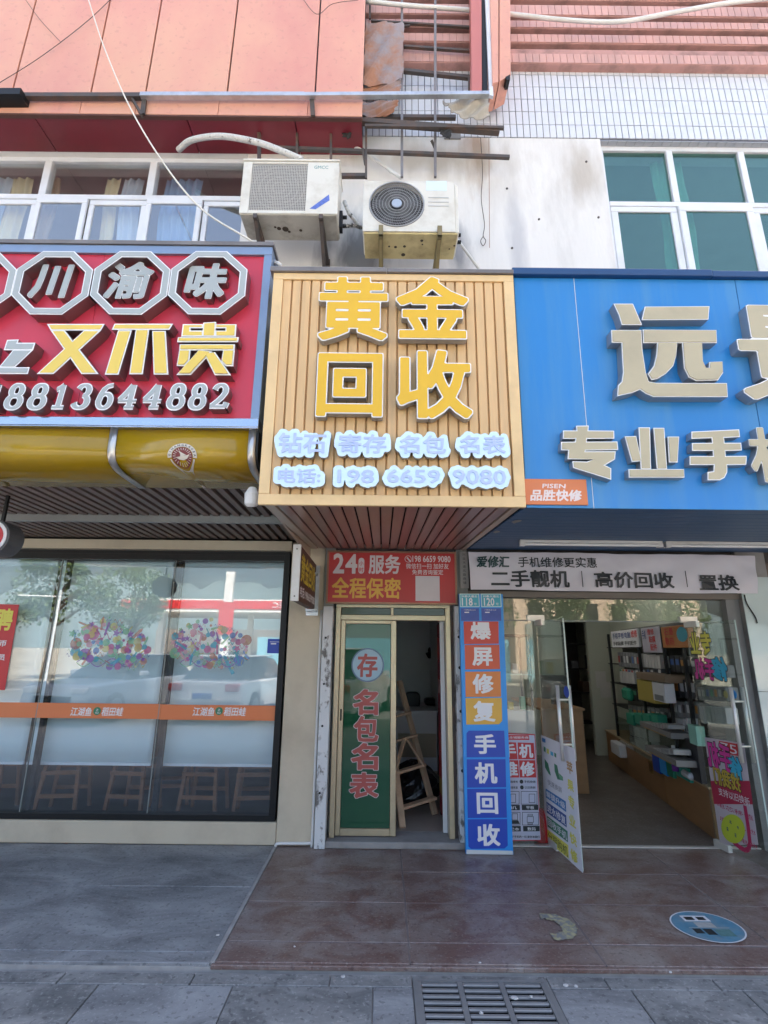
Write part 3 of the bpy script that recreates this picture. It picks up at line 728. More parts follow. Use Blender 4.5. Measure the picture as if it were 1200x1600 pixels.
for i in range(n):
    x = p0 + pt * i
    if sl0 is None:
        sl0 = obj('slat', MB().box(x + .001, x + pt - .009, -.002, .0164, ZB + FR + .001, ZT - .046), gold_slat, gs, bevel=.002, seg=1)
    else: like(sl0, ORG[sl0.name] + Vector((pt * i, 0, 0)), gs)
obj('flashing', MB().box(X0 - .02, .0, -.03, .32, ZT + .001, ZT + .034).box(.003, X1 + .0, -.028, .32, ZT + .002, ZT + .030), grey_flash, gs, bevel=.004)
for ch, px in (('黄', (497, 432, 607, 533)), ('金', (618, 432, 733, 530)), ('回', (494, 551, 599, 652)), ('收', (619, 546, 738, 655))):
    font_letter(gs, YS, ch, px, .022, .072, .062, .024, let_side, white_rim, let_yellow)
def cloud(rects, wall, px, grow, n=150):
    """outline of a letter board that follows the letters with a bumpy edge"""
    u0, u1, v0, v1 = px; pts = []
    for body, r in rects:
        vs, fs, _ = text_mesh(body, 0.02, False, 0, 2); b4 = text_box(body, 0.02, 0, 2)
        sx = (r[1] - r[0]) / (b4[1] - b4[0]); sz = (r[3] - r[2]) / (b4[3] - b4[2])
        pts += [(r[0] + (v[0] - b4[0]) * sx, r[2] + (v[1] - b4[2]) * sz) for v in vs]
    P = np.array(pts); xs = np.linspace(P[:, 0].min() - grow * .98, P[:, 0].max() + grow * .98, n); top, bot = [], []
    for x in xs:
        d = np.clip(grow ** 2 - (P[:, 0] - x) ** 2, 0, None); ok = (np.abs(P[:, 0] - x) < grow)
        if not ok.any(): continue
        top.append((x, float((P[ok, 1] + np.sqrt(d[ok])).max()))); bot.append((x, float((P[ok, 1] - np.sqrt(d[ok])).min())))
    sm = lambda L: [(L[i][0], sum(L[max(0, min(len(L) - 1, i + k))][1] for k in (-2, -1, 0, 1, 2)) / 5) for i in range(len(L))]
    return sm(bot) + sm(top)[::-1]
for body, px in (('钻石', (428, 670, 517, 715)), ('寄存', (522, 672, 611, 715)), ('名包', (617, 674, 704, 716)), ('名表', (711, 674, 797, 716)),
                 ('电话:', (427, 725, 508, 762)), ('198', (520, 727, 592, 762)), ('6659', (597, 727, 695, 762)), ('9080', (700, 727, 798, 764))):
    r = YS.rect(*px, .055); gr = .022; ri = (r[0] + gr, r[1] - gr, r[2] + gr, r[3] - gr)
    o = obj('letter_board', MB().prism(cloud([(body, ri)], YS, r, gr), .022, .055, 0, 1), [let_side, let_sky], gs)
    b = MB().text(body, (ri[0] + .004, ri[1] - .004, ri[2] + .004, ri[3] - .004), .0553, .060, .03 if body[0] not in '196' else .022)
    obj('letter', b, let_lav, o)
# its sloping underside of red brown boards
def soffit(parent, x0, x1, ya, za, yb, zb, n, m, gap, along, thick=.012, name='board'):
    """boards of a sloping soffit from the front edge (ya, za) to the back edge (yb, zb)"""
    first = []
    if along == 'y':
        pt = (x1 - x0) / n
        for i in range(n):
            a, c = x0 + pt * i + gap / 2, x0 + pt * (i + 1) - gap / 2
            mb = MB(); vs = [(a, ya, za), (c, ya, za), (c, yb, zb), (a, yb, zb)]
            mb.add([v for v in vs] + [(v[0], v[1], v[2] + thick) for v in vs], [(0, 3, 2, 1), (4, 5, 6, 7), (0, 1, 5, 4), (1, 2, 6, 5), (2, 3, 7, 6), (3, 0, 4, 7)])
            obj(name, mb, m, parent, bevel=.003, seg=1)
    else:
        for i in range(n):
            t0, t1 = i / n, (i + 1) / n; Lg = math.hypot(yb - ya, zb - za); g = gap / Lg / 2
            t0 += g; t1 -= g
            P = lambda t: (ya + (yb - ya) * t, za + (zb - za) * t)
            mb = MB(); vs = [(x0, *P(t0)), (x1, *P(t0)), (x1, *P(t1)), (x0, *P(t1))]
            mb.add(vs + [(v[0], v[1], v[2] + thick) for v in vs], [(0, 3, 2, 1), (4, 5, 6, 7), (0, 1, 5, 4), (1, 2, 6, 5), (2, 3, 7, 6), (3, 0, 4, 7)])
            obj(name, mb, m, parent, bevel=.002, seg=1)
fs = thing('sign_soffit', 'sloping soffit of glossy red brown boards under the gold sign', 'soffit', (.04, 3.9, 2.4))
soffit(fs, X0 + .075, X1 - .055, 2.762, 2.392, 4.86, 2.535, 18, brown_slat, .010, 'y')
mbk = MB(); vs = [(X0 + .02, 2.8, 2.44), (X1 - .02, 2.8, 2.44), (X1 - .02, 4.86, 2.58), (X0 + .02, 4.86, 2.58)]
mbk.add(vs + [(v[0], v[1], v[2] + .03) for v in vs], [(0, 3, 2, 1), (4, 5, 6, 7), (0, 1, 5, 4), (1, 2, 6, 5), (2, 3, 7, 6), (3, 0, 4, 7)]); obj('backing', mbk, dark, fs)
for a, c in ((X0 + .012, X0 + .07), (X1 - .05, X1 - .008)):
    mb = MB(); vs = [(a, 2.762, 2.386), (c, 2.762, 2.386), (c, 4.86, 2.529), (a, 4.86, 2.529)]
    mb.add(vs + [(v[0], v[1], v[2] + .12) for v in vs], [(0, 3, 2, 1), (4, 5, 6, 7), (0, 1, 5, 4), (1, 2, 6, 5), (2, 3, 7, 6), (3, 0, 4, 7)])
    obj('edge_board', mb, tan_slat, fs, bevel=.003)
# small white floodlight case under the left edge
b = MB().tube([(-.80, 2.98, 2.545), (-.80, 2.98, 2.50), (-.80, 2.985, 2.44), (-.80, 2.99, 2.425)], [.02, .045, .042, .028], 14)
cm = obj('dome_camera', b, white_pl, label='small white barrel shaped case hanging under the slats left of the gold sign', cat='camera', smooth=False, bevel=.006)

# red sign on the left
RS = Wall(2.85, 2.89, 0.0)
rs = thing('shop_sign', 'crimson shop sign with octagon framed characters and white digits', 'sign', (-2.5, 0, 0), RS)
rx1 = -.755; rzt = RS.at(427, 389)[1]; rzb = RS.at(405, 672)[1]; rzi = RS.at(300, 655)[1]; rzti = RS.at(300, 400)[1]; rxi = rx1 - .052; RX0 = -3.6
obj('backing', bx(RX0, rx1 - .01, .012, .35, rzb + .01, rzt - .01), sign_red, rs)
sy = [RX0, RS.at(-60, 530)[0], RS.at(140, 530)[0], rxi + .01]
for i in range(3): obj('panel', bx(sy[i] + .0015, sy[i + 1] - .0015, .0, .0115, rzi, rzti), sign_red, rs)
obj('frame', bx(RX0, rx1, -.02, .36, rzti, rzt), blue_frame, rs, bevel=.003); obj('frame', bx(rxi, rx1, -.018, .36, rzi, rzti), blue_frame, rs, bevel=.003)
obj('frame', bx(RX0, rx1, -.02, .36, rzi - .055, rzi), mirror_strip, rs, bevel=.003); obj('frame', bx(RX0, rx1, -.024, .36, rzb, rzi - .057), mirror_strip, rs, bevel=.003)
obj('flashing', bx(RX0, rx1 + .01, -.03, .38, rzt + .002, rzt + .03), grey_flash, rs)
dR = .085
def octagon(cx, cz, r, sq=1.0): return [(cx + r * math.cos(R(22.5 + 45 * k)), cz + r * sq * math.sin(R(22.5 + 45 * k))) for k in range(8)]
for i, (cpx, ch, px) in enumerate(((-38, None, None), (82, '川', (47, 413, 112, 466)), (204, '渝', (165, 409, 239, 467)), (325, '味', (289, 411, 354, 467)))):
    cx, cz = RS.at(cpx, 441, dR); r = (RS.at(cpx + 60, 441, dR)[0] - cx) / math.cos(R(22.5)); vr = (RS.at(cpx, 391, dR)[1] - RS.at(cpx, 490, dR)[1]) / 2 / math.cos(R(22.5)); sq = vr / r
    def ring(ro, ri, w0, w1, mb, m0, m1):
        O, I = octagon(cx, cz, ro, sq), octagon(cx, cz, ri, sq)
        for k in range(8):
            j = (k + 1) % 8; mb.prism([O[k], O[j], I[j], I[k]], w0, w1, m0, m1)
    b = MB(); ring(r, r * .80, 0.001, dR, b, 0, 1); o = obj('octagon_frame', b, [red_side, white_rim], rs)
    b = MB(); ring(r - .008, r * .80 + .008, dR + .0004, dR + .003, b, 0, 0); obj('frame_face', b, let_grey, o)
    if ch: font_letter(rs, RS, ch, px, .001, .055, .055 if ch == '渝' else .07, .016, red_side, white_rim, let_grey, shear=.12)
Z3 = lambda L: [(x / 2.7273, 380 + y / 2.7273) for x, y in L]
you = [[(200, 344), (446, 344), (430, 372), (216, 372)], [(358, 371), (431, 371), (228, 557), (156, 557)], [(215, 371), (276, 371), (420, 557), (346, 557)]]
bu = [[(488, 343), (738, 343), (722, 369), (476, 369)], [(503, 371), (562, 371), (505, 560), (446, 560)], [(578, 367), (636, 367), (608, 558), (550, 558)], [(648, 373), (706, 373), (717, 559), (654, 559)]]
gui = [[(779, 345), (866, 345), (866, 362), (812, 362), (812, 372), (866, 372), (866, 398), (772, 398)], [(866, 338), (921, 335), (917, 398), (862, 398)], [(917, 345), (1008, 345), (1004, 398), (917, 398), (917, 372), (960, 372), (960, 362), (917, 362)],
       [(758, 400), (1018, 400), (1014, 421), (754, 421)], [(765, 430), (1001, 430), (999, 456), (763, 456)], [(763, 454), (812, 454), (806, 500), (785, 523), (752, 522)], [(950, 454), (1000, 454), (993, 523), (962, 523), (942, 505)], [(846, 454), (904, 460), (812, 560), (750, 560)], [(868, 470), (915, 462), (984, 561), (914, 561)]]
chi = [[(30, 412), (80, 410), (76, 424), (151, 424), (141, 456), (16, 456)], [(56, 454), (142, 454), (62, 530), (-6, 530)], [(-10, 528), (126, 528), (118, 557), (-18, 557)]]
kou = [[(-110, 420), (-30, 420), (-36, 450), (-116, 450)], [(-116, 450), (-86, 450), (-108, 555), (-138, 555)], [(-66, 450), (-36, 450), (-58, 555), (-88, 555)], [(-100, 525), (-70, 525), (-74, 555), (-104, 555)]]
for g_, m in ((you, let_lemon), (bu, let_lemon), (gui, let_lemon), (chi, let_grey), (kou, let_grey)):
    cut_letter(rs, RS, [Z3(p) for p in g_], .001, dR, .0085, red_side, white_rim, m)
for ch, x0, x1 in (('1', -58, 18), ('8', 18, 112), ('8', 116, 212), ('1', 213, 297), ('3', 306, 402), ('6', 406, 494), ('4', 500, 592), ('4', 606, 698), ('8', 708, 800), ('8', 800, 890), ('2', 891, 982)):
    serif_digit(rs, RS, ch, (x0 / 2.7273, 380 + 597 / 2.7273, x1 / 2.7273, 380 + 708 / 2.7273), .001, .07, red_side, white_rim, let_grey)

# yellow rounded fascia under it
yf = thing('curved_fascia', 'glossy yellow rounded fascia with silver bands and a round logo under the crimson sign', 'fascia', (-2.2, 2.9, 2.65))
fz1, fz0, fy0, fy1 = 2.885, 2.636, 2.862, 3.30; FX0, FX1 = -3.9, -.775
NQ = 6.0
def prof(t):
    a = t * math.pi / 2
    return fy0 + (fy1 - fy0) * (1 - max(0, math.cos(a)) ** (2 / NQ)), fz1 - (fz1 - fz0) * math.sin(a) ** (2 / NQ)
def strip(x0, x1, off, t0=0, t1=1, n=18):
    mb = MB()
    def pt(u, v):
        t = t0 + (t1 - t0) * v; y, z = prof(t); y2, z2 = prof(min(1, t + .02)); y1_, z1_ = prof(max(0, t - .02)); d = Vector((y2 - y1_, z2 - z1_)).normalized()
        return (x0 + (x1 - x0) * u, y - abs(d.y) * off, z - abs(d.x) * off)
    mb.grid(lambda u, v: pt(u, v), 1, n); mb.f = [f[::-1] for f in mb.f]
    return mb
fx1, fx2 = -1.71, -1.69
xb = Wall(2.862).at(176, 690)[0]
for a, c in ((FX0, xb - .02), (xb + .02, FX1)):
    o = obj('sheet', strip(a, c, 0), tube_yellow, yf, smooth=True); sd = o.modifiers.new('thick', 'SOLIDIFY'); sd.thickness = .006; sd.offset = -1
for x in (xb, FX1 - .018): 
    o = obj('band', strip(x - .022, x + .022, .006), silver, yf, smooth=True); sd = o.modifiers.new('thick', 'SOLIDIFY'); sd.thickness = .005; sd.offset = -1
b = MB(); pts = [prof(i / 12) for i in range(13)] + [(fy1, fz1)]
for x in (FX1 + .006,):
    vs = [(x, y, z) for y, z in pts] + [(x + .012, y, z) for y, z in pts]; k = len(pts)
    b.add(vs, [tuple(range(k)), tuple(reversed(range(k, 2 * k)))] + [(i, k + i, k + (i + 1) % k, (i + 1) % k) for i in range(k)])
obj('end_cap', b, black_metal, yf)
# round logo lying on the curve
lcx, lcz = Wall(2.862).at(284, 712); lr = .084
def on_curve(u, v, off):
    t = max(0.0, min(1.0, (fz1 - v) / (fz1 - fz0))); y = fy0 + (fy1 - fy0) * (1 - (1 - t ** NQ) ** (1 / NQ))
    return (u, y - off, v)
def lpoly(mb, pts, off, mi): mb.add([on_curve(lcx + lr * x, lcz + lr * .86 * y, off) for x, y in pts], [tuple(range(len(pts)))] if len(pts) < 5 else [(0, i, i + 1) for i in range(1, len(pts) - 1)], mi)
lg = MB()
for k in range(28):
    a0, a1 = R(-8 + 196 * k / 28), R(-8 + 196 * (k + 1) / 28); lpoly(lg, [(.76 * math.cos(a0), .76 * math.sin(a0)), (1.04 * math.cos(a0), 1.04 * math.sin(a0)), (1.04 * math.cos(a1), 1.04 * math.sin(a1)), (.76 * math.cos(a1), .76 * math.sin(a1))], .0075, 0)
for k in range(24):
    a0, a1 = R(195 + 150 * k / 24), R(195 + 150 * (k + 1) / 24); lpoly(lg, [(.80 * math.cos(a0), .80 * math.sin(a0)), (.90 * math.cos(a0), .90 * math.sin(a0)), (.90 * math.cos(a1), .90 * math.sin(a1)), (.80 * math.cos(a1), .80 * math.sin(a1))], .0075, 0)
for k in range(36):
    a0, a1 = R(10 * k), R(10 * k + 10); lpoly(lg, [(0, 0), (.72 * math.cos(a0), .72 * math.sin(a0)), (.72 * math.cos(a1), .72 * math.sin(a1))], .0078, 1)
for k in range(22):
    a = R(360 / 22 * k); lpoly(lg, [(.46 * math.cos(a - .03), .46 * math.sin(a - .03)), (.66 * math.cos(a - .035), .66 * math.sin(a - .035)), (.66 * math.cos(a + .035), .66 * math.sin(a + .035)), (.46 * math.cos(a + .03), .46 * math.sin(a + .03))], .0085, 0)
lpoly(lg, [(-.28, .42), (.28, .08), (-.14, -.06), (-.12, .16)], .0092, 0); lpoly(lg, [(-.46, -.1), (.5, .1), (.36, -.18), (.1, -.3), (-.22, -.26)], .0095, 0)
for i, ch in enumerate('QIHANGKAOBA'):
    a = R(176 - 17.2 * i); vs, fs_, _ = text_mesh(ch, .02, False, 0, 1); b4 = text_box(ch, .02, 0, 1); w_, h_ = b4[1] - b4[0], b4[3] - b4[2]; s_ = .19 / h_
    out = []
    for v in vs:
        x, y = (v[0] - b4[0] - w_ / 2) * s_, (v[1] - b4[2] - h_ / 2) * s_
        c_, n_ = math.cos(a - math.pi / 2), math.sin(a - math.pi / 2)
        X, Y = .9 * math.cos(a) + x * c_ - y * n_, .9 * math.sin(a) + x * n_ + y * c_
        out.append(on_curve(lcx + lr * X, lcz + lr * .86 * Y, .0085))
    lg.add(out, fs_, 2)
obj('logo', lg, [M('logo_cream', (.66, .60, .50), .5), M('logo_maroon', (.20, .03, .03), .5), print_black], yf)

# slatted soffit behind the fascia
so = thing('slatted_soffit', 'open soffit of taupe slats with dark gaps over the restaurant window', 'soffit', (-2.3, 4.0, 2.6))
slat_m = M('taupe_slat', (.21, .155, .13), .5, var=.12, scale=3)
for (ya, yb, zz) in ((3.31, 4.08, 2.643), (4.13, 4.86, 2.618)):
    s0 = None
    for i in range(42):
        x = -.765 - .083 * i
        if s0 is None: s0 = obj('slat', MB().box(x - .047, x, ya, yb, zz, zz + .03), slat_m, so); sc0 = ORG[s0.name].copy()
        else: like(s0, sc0 + Vector((-.083 * i, 0, 0)), so)
obj('rail', bx(-4.3, -.72, 4.085, 4.125, 2.59, 2.66), M('grey_rail', (.28, .29, .29), .4, metal=.4), so)
obj('cavity', bx(-4.3, -.70, 3.31, 4.86, 2.74, 2.76), dark, so)
obj('side_board', bx(-.718, -.700, 2.9, 4.86, 2.45, 2.76), tan_slat, so)
# round light box at the left edge
dcx, dcz = Wall(3.45).at(-16, 838)
rd = thing('round_light_box', 'round light box with white ring and red centre at the far left', 'light box', (dcx, 3.45, dcz - .12))
def cylY(mb, cx, cz, r, y0, y1, n=32, mi=0):
    vs = [(cx + r * math.cos(2 * math.pi * k / n), y0, cz + r * math.sin(2 * math.pi * k / n)) for k in range(n)] + [(cx + r * math.cos(2 * math.pi * k / n), y1, cz + r * math.sin(2 * math.pi * k / n)) for k in range(n)]
    mb.add(vs, [tuple(range(n)), tuple(reversed(range(n, 2 * n)))] + [(k, n + k, n + (k + 1) % n, (k + 1) % n) for k in range(n)], mi); return mb
obj('drum', cylY(MB(), dcx, dcz, .125, 3.46, 3.62), M('dark_grey_drum', (.09, .09, .095), .4), rd, bevel=.006)
obj('ring', cylY(MB(), dcx, dcz, .112, 3.452, 3.459), print_white, rd); obj('centre', cylY(MB(), dcx, dcz, .09, 3.448, 3.4515), print_red, rd); obj('hanger', bx(dcx - .01, dcx + .01, 3.53, 3.55, dcz + .12, 2.64), black_metal, rd)

# blue sign on the right
BS = Wall(2.80, 2.385, 1.5)
bs = thing('shop_sign', 'blue phone shop sign with large cream characters and an orange corner plate', 'sign', (2.2, 0, 0), BS)
bx0 = .800; bzt = BS.at(1000, 436)[1]; BX1 = 4.6
obj('backing', bx(bx0, BX1, .012, .3, .08, bzt - .005), black_metal, bs)
sy = [bx0 + .006, BS.at(911, 600)[0], BS.at(1176, 600)[0], 3.4, BX1]
for i in range(4): obj('panel', bx(sy[i] + .002, sy[i + 1] - .002, 0, .0115, 0, bzt), sign_blue, bs, bevel=.001, seg=1)
obj('seam', bx(sy[1] - .0016, sy[1] + .0016, -.0012, .008, .0, bzt), M('white_sealant', (.66, .70, .76), .6), bs)
obj('flashing', MB().box(bx0 - .01, 2.05, -.035, .33, bzt + .002, bzt + .05).box(2.053, BX1, -.03, .33, bzt + .002, bzt + .046), navy_flash, bs, bevel=.005)
Z5 = lambda L: [(780 + x / 2.857, 400 + y / 2.857) for x, y in L]
yuan = [[(510, 213), (597, 213), (618, 262), (638, 308), (547, 308), (533, 262)], [(650, 226), (939, 224), (934, 284), (636, 286), (642, 258)],
        [(500, 330), (635, 330), (640, 420), (655, 520), (668, 560), (700, 566), (1017, 567), (1021, 629), (690, 629), (655, 615), (629, 597), (590, 612), (527, 626), (530, 578), (547, 560), (553, 520), (546, 388), (502, 386)],
        [(641, 328), (970, 330), (973, 388), (643, 388)], [(706, 386), (796, 386), (792, 440), (778, 490), (745, 525), (706, 548), (680, 553), (664, 526), (690, 490), (702, 440)],
        [(817, 386), (907, 386), (911, 470), (924, 498), (937, 498), (939, 472), (998, 470), (1001, 520), (978, 554), (880, 557), (846, 540), (826, 500)]]
zhuan = [[(285, 779), (345, 779), (343, 758), (400, 757), (398, 779), (513, 780), (514, 815), (392, 816), (391, 829), (528, 828), (531, 866), (386, 868), (385, 872), (520, 872), (517, 908), (472, 934), (500, 948), (500, 999), (330, 946), (326, 916), (392, 918), (420, 908), (305, 907), (308, 868), (276, 867), (276, 830), (338, 829), (340, 816), (285, 816)]]
ye = [[(622, 765), (673, 765), (678, 952), (632, 952)], [(688, 767), (737, 767), (750, 952), (704, 952)], [(560, 805), (612, 803), (636, 916), (592, 919)], [(752, 806), (804, 806), (797, 921), (758, 921)], [(577, 951), (826, 951), (828, 989), (579, 989)]]
shou = [[(858, 784), (1071, 774), (1075, 808), (1004, 812), (1006, 834), (1080, 834), (1083, 868), (1010, 870), (1011, 893), (1105, 892), (1103, 932), (1018, 933), (1018, 966), (1006, 990), (985, 1001), (930, 1001), (930, 964), (956, 961), (958, 933), (850, 933), (850, 893), (955, 893), (953, 870), (861, 870), (860, 835), (950, 834), (948, 813), (858, 816)]]
for g_, d_ in ((yuan, .07), (zhuan, .055), (ye, .055), (shou, .055)):
    cut_letter(bs, BS, [Z5(p) for p in g_], .001, d_, .0055, let_side, white_rim, let_cream)
font_letter(bs, BS, '景', (1152, 477, 1348, 628), .001, .07, .045, .012, let_side, white_rim, let_cream)
font_letter(bs, BS, '机', (1171, 668, 1262, 754), .001, .055, .045, .014, let_side, white_rim, let_cream)
pl = thing('orange_plate', 'orange brand plate with white lettering on the lower left corner of the blue sign', 'plate', (BS.at(868, 788)[0], -.004, BS.at(868, 788)[1]), BS)
r = BS.rect(820, 749, 917, 789, .006); obj('plate', MB().box(r[0], r[1], -.012, -.001, r[2], r[3]), print_orange, pl, bevel=.002, seg=1)
obj('lettering', MB().text('PISEN', BS.rect(847, 756, 884, 763, .012), .0128, None, .03, shear=.1).text('品胜快修', BS.rect(828, 765, 909, 783, .012), .0128, None, .05, shear=.12), M('pale_print', (.78, .66, .62), .5), pl)
bsf = thing('sign_soffit', 'navy grooved soffit under the blue sign', 'soffit', (2.6, 3.9, 2.4))
soffit(bsf, .80, 4.6, 2.82, 2.388, 4.84, 2.535, 16, navy_board, .006, 'x')
mb = MB(); vs = [(.8, 2.83, 2.43), (4.6, 2.83, 2.43), (4.6, 4.84, 2.58), (.8, 4.84, 2.58)]; mb.add(vs + [(v[0], v[1], v[2] + .03) for v in vs], [(0, 3, 2, 1), (4, 5, 6, 7), (0, 1, 5, 4), (1, 2, 6, 5), (2, 3, 7, 6), (3, 0, 4, 7)]); obj('backing', mb, dark, bsf)
for px0, px1, lab in ((812, 1034, 'left of the two white fluorescent battens under the blue sign'), (1039, 1262, 'right of the two white fluorescent battens under the blue sign')):
    Wt = Wall(4.1); a = Wt.at(px0, 840)[0]; c = Wt.at(px1, 842)[0]; zz = 2.455
    t = thing('tube_light', lab, 'light', ((a + c) / 2, 4.1, zz), group='fluorescent battens under the blue sign')
    obj('batten', bx(a, c, 4.09, 4.14, zz, zz + .022), white_pl, t, bevel=.003); obj('tube', MB().tube([(a + .04, 4.10, zz - .014), (c - .04, 4.10, zz - .014)], .012, 10), M('white_tube', (.78, .78, .76), .25), t)
    obj('end_cap', MB().box(a, a + .04, 4.088, 4.13, zz - .028, zz).box(c - .04, c, 4.088, 4.13, zz - .028, zz), white_pl, t)
for px, py, s in ((806, 814, .035), (776, 836, .03)):
    Yq = 3.25 if py < 830 else 3.7; zq = 2.388 + (Yq - 2.82) / 2.02 * .147 - .003; Xq = Wall(Yq).at(px, py)[0]
    n_ = 9; P = [(Xq + s * random.uniform(.4, 1) * math.cos(2 * math.pi * i / n_), Yq + 2.6 * s * random.uniform(.5, 1) * math.sin(2 * math.pi * i / n_)) for i in range(n_)]
    b = MB(); b.add([(x, y, zq + (y - Yq) * .0728) for x, y in P] + [(x, y, zq - .002 + (y - Yq) * .0728) for x, y in P], [tuple(range(n_)), tuple(reversed(range(n_, 2 * n_)))])
    obj('torn_sticker', b, M('sticker_residue', (.36, .33, .28), .8, var=.3, scale=30), label='larger torn sticker remnant on the navy soffit' if py < 830 else 'smaller torn sticker remnant low on the navy soffit beside the gold sign', cat='sticker')

# ------------------------------------------------------------------ air conditioners
AW = Wall(3.8)
def ringtube(mb, cx, cz, r, y, t, n=36, mi=0):
    pts = [(cx + r * math.cos(2 * math.pi * k / n), y, cz + r * math.sin(2 * math.pi * k / n)) for k in range(n + 1)]
    mb.tube(pts, t, 5, mi)
a1 = thing('air_conditioner', 'older cream air conditioner with square wire grille and grimy underside', 'air conditioner', (-.9, 3.95, 5.40), group='air conditioner outdoor units')
r = (-1.345, -.452, 5.405, 6.015); GR = AW.rect(391, 255, 479, 328)
mb = MB(); mb.box(r[0], r[1], 3.825, 4.12, r[2] + .012, r[3] - .001); obj('casing', mb, ac_white, a1, bevel=.012)
mb = MB(); mb.box(r[0], GR[0], 3.80, 3.824, r[2] + .004, r[3] - .012).box(GR[1], r[1], 3.80, 3.824, r[2] + .004, r[3] - .012).box(GR[0], GR[1], 3.80, 3.824, GR[3], r[3] - .012).box(GR[0], GR[1], 3.80, 3.824, r[2] + .004, GR[2]); obj('front_panel', mb, ac_white, a1, bevel=.004, seg=1)
obj('top_cover', bx(r[0] - .008, r[1] + .008, 3.79, 4.13, r[3] - .008, r[3] + .012), ac_white, a1, bevel=.006)
obj('fan_cavity', bx(GR[0] + .002, GR[1] - .002, 3.822, 3.8245, GR[2] + .002, GR[3] - .002), M('grille_grey', (.10, .10, .10), .6), a1)
mb = MB(); nx, nz = 34, 30
for i in range(nx + 1): x = GR[0] + (GR[1] - GR[0]) * i / nx; mb.box(x - .0028, x + .0028, 3.804, 3.808, GR[2], GR[3])
for i in range(nz + 1): z = GR[2] + (GR[3] - GR[2]) * i / nz; mb.box(GR[0], GR[1], 3.809, 3.812, z - .0022, z + .0022)
obj('grille', mb, M('grille_wire', (.58, .55, .50), .5), a1)
mb = MB(); gx, gz = (GR[0] + GR[1]) / 2, (GR[2] + GR[3]) / 2
for q in (.06, .12, .18, .235): ringtube(mb, gx, gz, q, 3.816, .004)
obj('fan_ring', mb, M('fan_ring_grey', (.34, .33, .31), .6), a1)
obj('base_pan', bx(r[0] + .012, r[1] - .012, 3.812, 4.11, r[2] - .004, r[2] + .011), ac_under2, a1, bevel=.003)
mb = MB()
for px, py, s in ((436, 357, .02), (446, 358, .03), (430, 355, .012), (470, 360, .015), (452, 362, .014), (400, 352, .01)):
    p = floor_at(px, py, r[2] - .0045); mb.tube([(p.x, p.y, r[2] - .006), (p.x, p.y, r[2] - .003)], s, 9)
obj('drain_hole', mb, M('rust_stain', (.07, .05, .035), .9), a1)
mb = MB().text('GMCC', AW.rect(491, 259, 513, 264), -3.7992, None, .02); obj('lettering', mb, M('faded_teal', (.16, .30, .28), .5), a1)
sw = [AW.at(*p) for p in ((484, 326), (514, 304), (515, 313), (493, 327))]; obj('label', MB().prism(sw, -3.8, -3.7985), M('label_blue', (.10, .16, .50), .4, var=.5, scale=40), a1)
for px in (398, 501):
    x = AW.at(px, 345)[0]
    t = MB().bar((x, 3.79, r[2] - .03), (x, 4.38, r[2] - .03), .035, .045).bar((x, 3.83, r[2] - .05), (x, 4.38, r[2] - .42), .03, .03).box(x - .025, x + .025, 4.375, 4.398, r[2] - .46, r[2] + .02)
    obj('bracket', t, steel, a1)
obj('valve', MB().box(r[1] + .001, r[1] + .03, 3.97, 4.05, 5.43, 5.62).tube([(r[1] + .03, 4.0, 5.47), (r[1] + .07, 4.0, 5.47)], .018, 8).tube([(r[1] + .03, 4.0, 5.57), (r[1] + .07, 4.0, 5.57)], .018, 8), black_metal, a1)
P = [(r[1] + .05, 4.0, 5.47), (r[1] + .12, 4.02, 5.50), (r[1] + .2, 4.1, 5.55), (r[1] + .08, 4.1, 5.72), (r[1] + .03, 4.1, 5.86)]
obj('refrigerant_hose', MB().tube(P, .02, 8), M('taped_hose', (.58, .57, .54), .7, var=.4, scale=30, dirt=(.08, .08, .08), dirt_amt=1, dscale=16, lo=.5, hi=.6), a1, smooth=True)

a2 = thing('air_conditioner', 'newer white air conditioner with round fan grille and yellowed underside', 'air conditioner', (.19, 3.95, 5.20), group='air conditioner outdoor units')
r = (-.218, .615, 5.215, 5.785); fcx, fcz = AW.at(620, 316, .02); fr = AW.at(662.5, 316, .02)[0] - fcx
mb = MB(); n = 48
mb.box(r[0], r[1], 3.86, 4.13, r[2] + .012, r[3]); obj('casing', mb, ac_white, a2, bevel=.03, seg=3)
# front panel with the round opening
mb = MB(); hole = [(fcx + (fr + .008) * math.cos(2 * math.pi * k / n), fcz + (fr + .008) * math.sin(2 * math.pi * k / n)) for k in range(n)]
def border(a):
    c, s_ = math.cos(a), math.sin(a); k = min((r[1] - fcx) / c if c > 1e-6 else 9, (r[0] - fcx) / c if c < -1e-6 else 9, (r[3] - fcz) / s_ if s_ > 1e-6 else 9, (r[2] + .012 - fcz) / s_ if s_ < -1e-6 else 9)
    return (fcx + k * c, fcz + k * s_)
angs = sorted(set([2 * math.pi * k / n for k in range(n)] + [math.atan2(z - fcz, x - fcx) % (2 * math.pi) for x in r[:2] for z in (r[2] + .012, r[3])]))
for i in range(len(angs)):
    a, c = angs[i], angs[(i + 1) % len(angs)]
    h = lambda q: (fcx + (fr + .008) * math.cos(q), fcz + (fr + .008) * math.sin(q))
    mb.prism([h(a), border(a), border(c), h(c)], -3.855, -3.80)
obj('front_panel', mb, ac_white, a2)
mb = MB(); mb.prism([(r[1], r[2] + .012), (r[1] + .035, r[2] + .012), (r[1] + .035, r[3] - .03), (r[1], r[3])], -4.12, -3.812); obj('side_cover', mb, ac_white, a2, bevel=.008)
obj('fan_cavity', cylY(MB(), fcx, fcz, fr + .006, 3.852, 3.858, 48), ac_dark, a2)
mb = MB()
for k in range(7): ringtube(mb, fcx, fcz, fr * (1 - .118 * k), 3.795, .0026 if k else .007, 48)
obj('grille_ring', mb, M('grille_pale', (.34, .35, .36), .5), a2)
mb = MB()
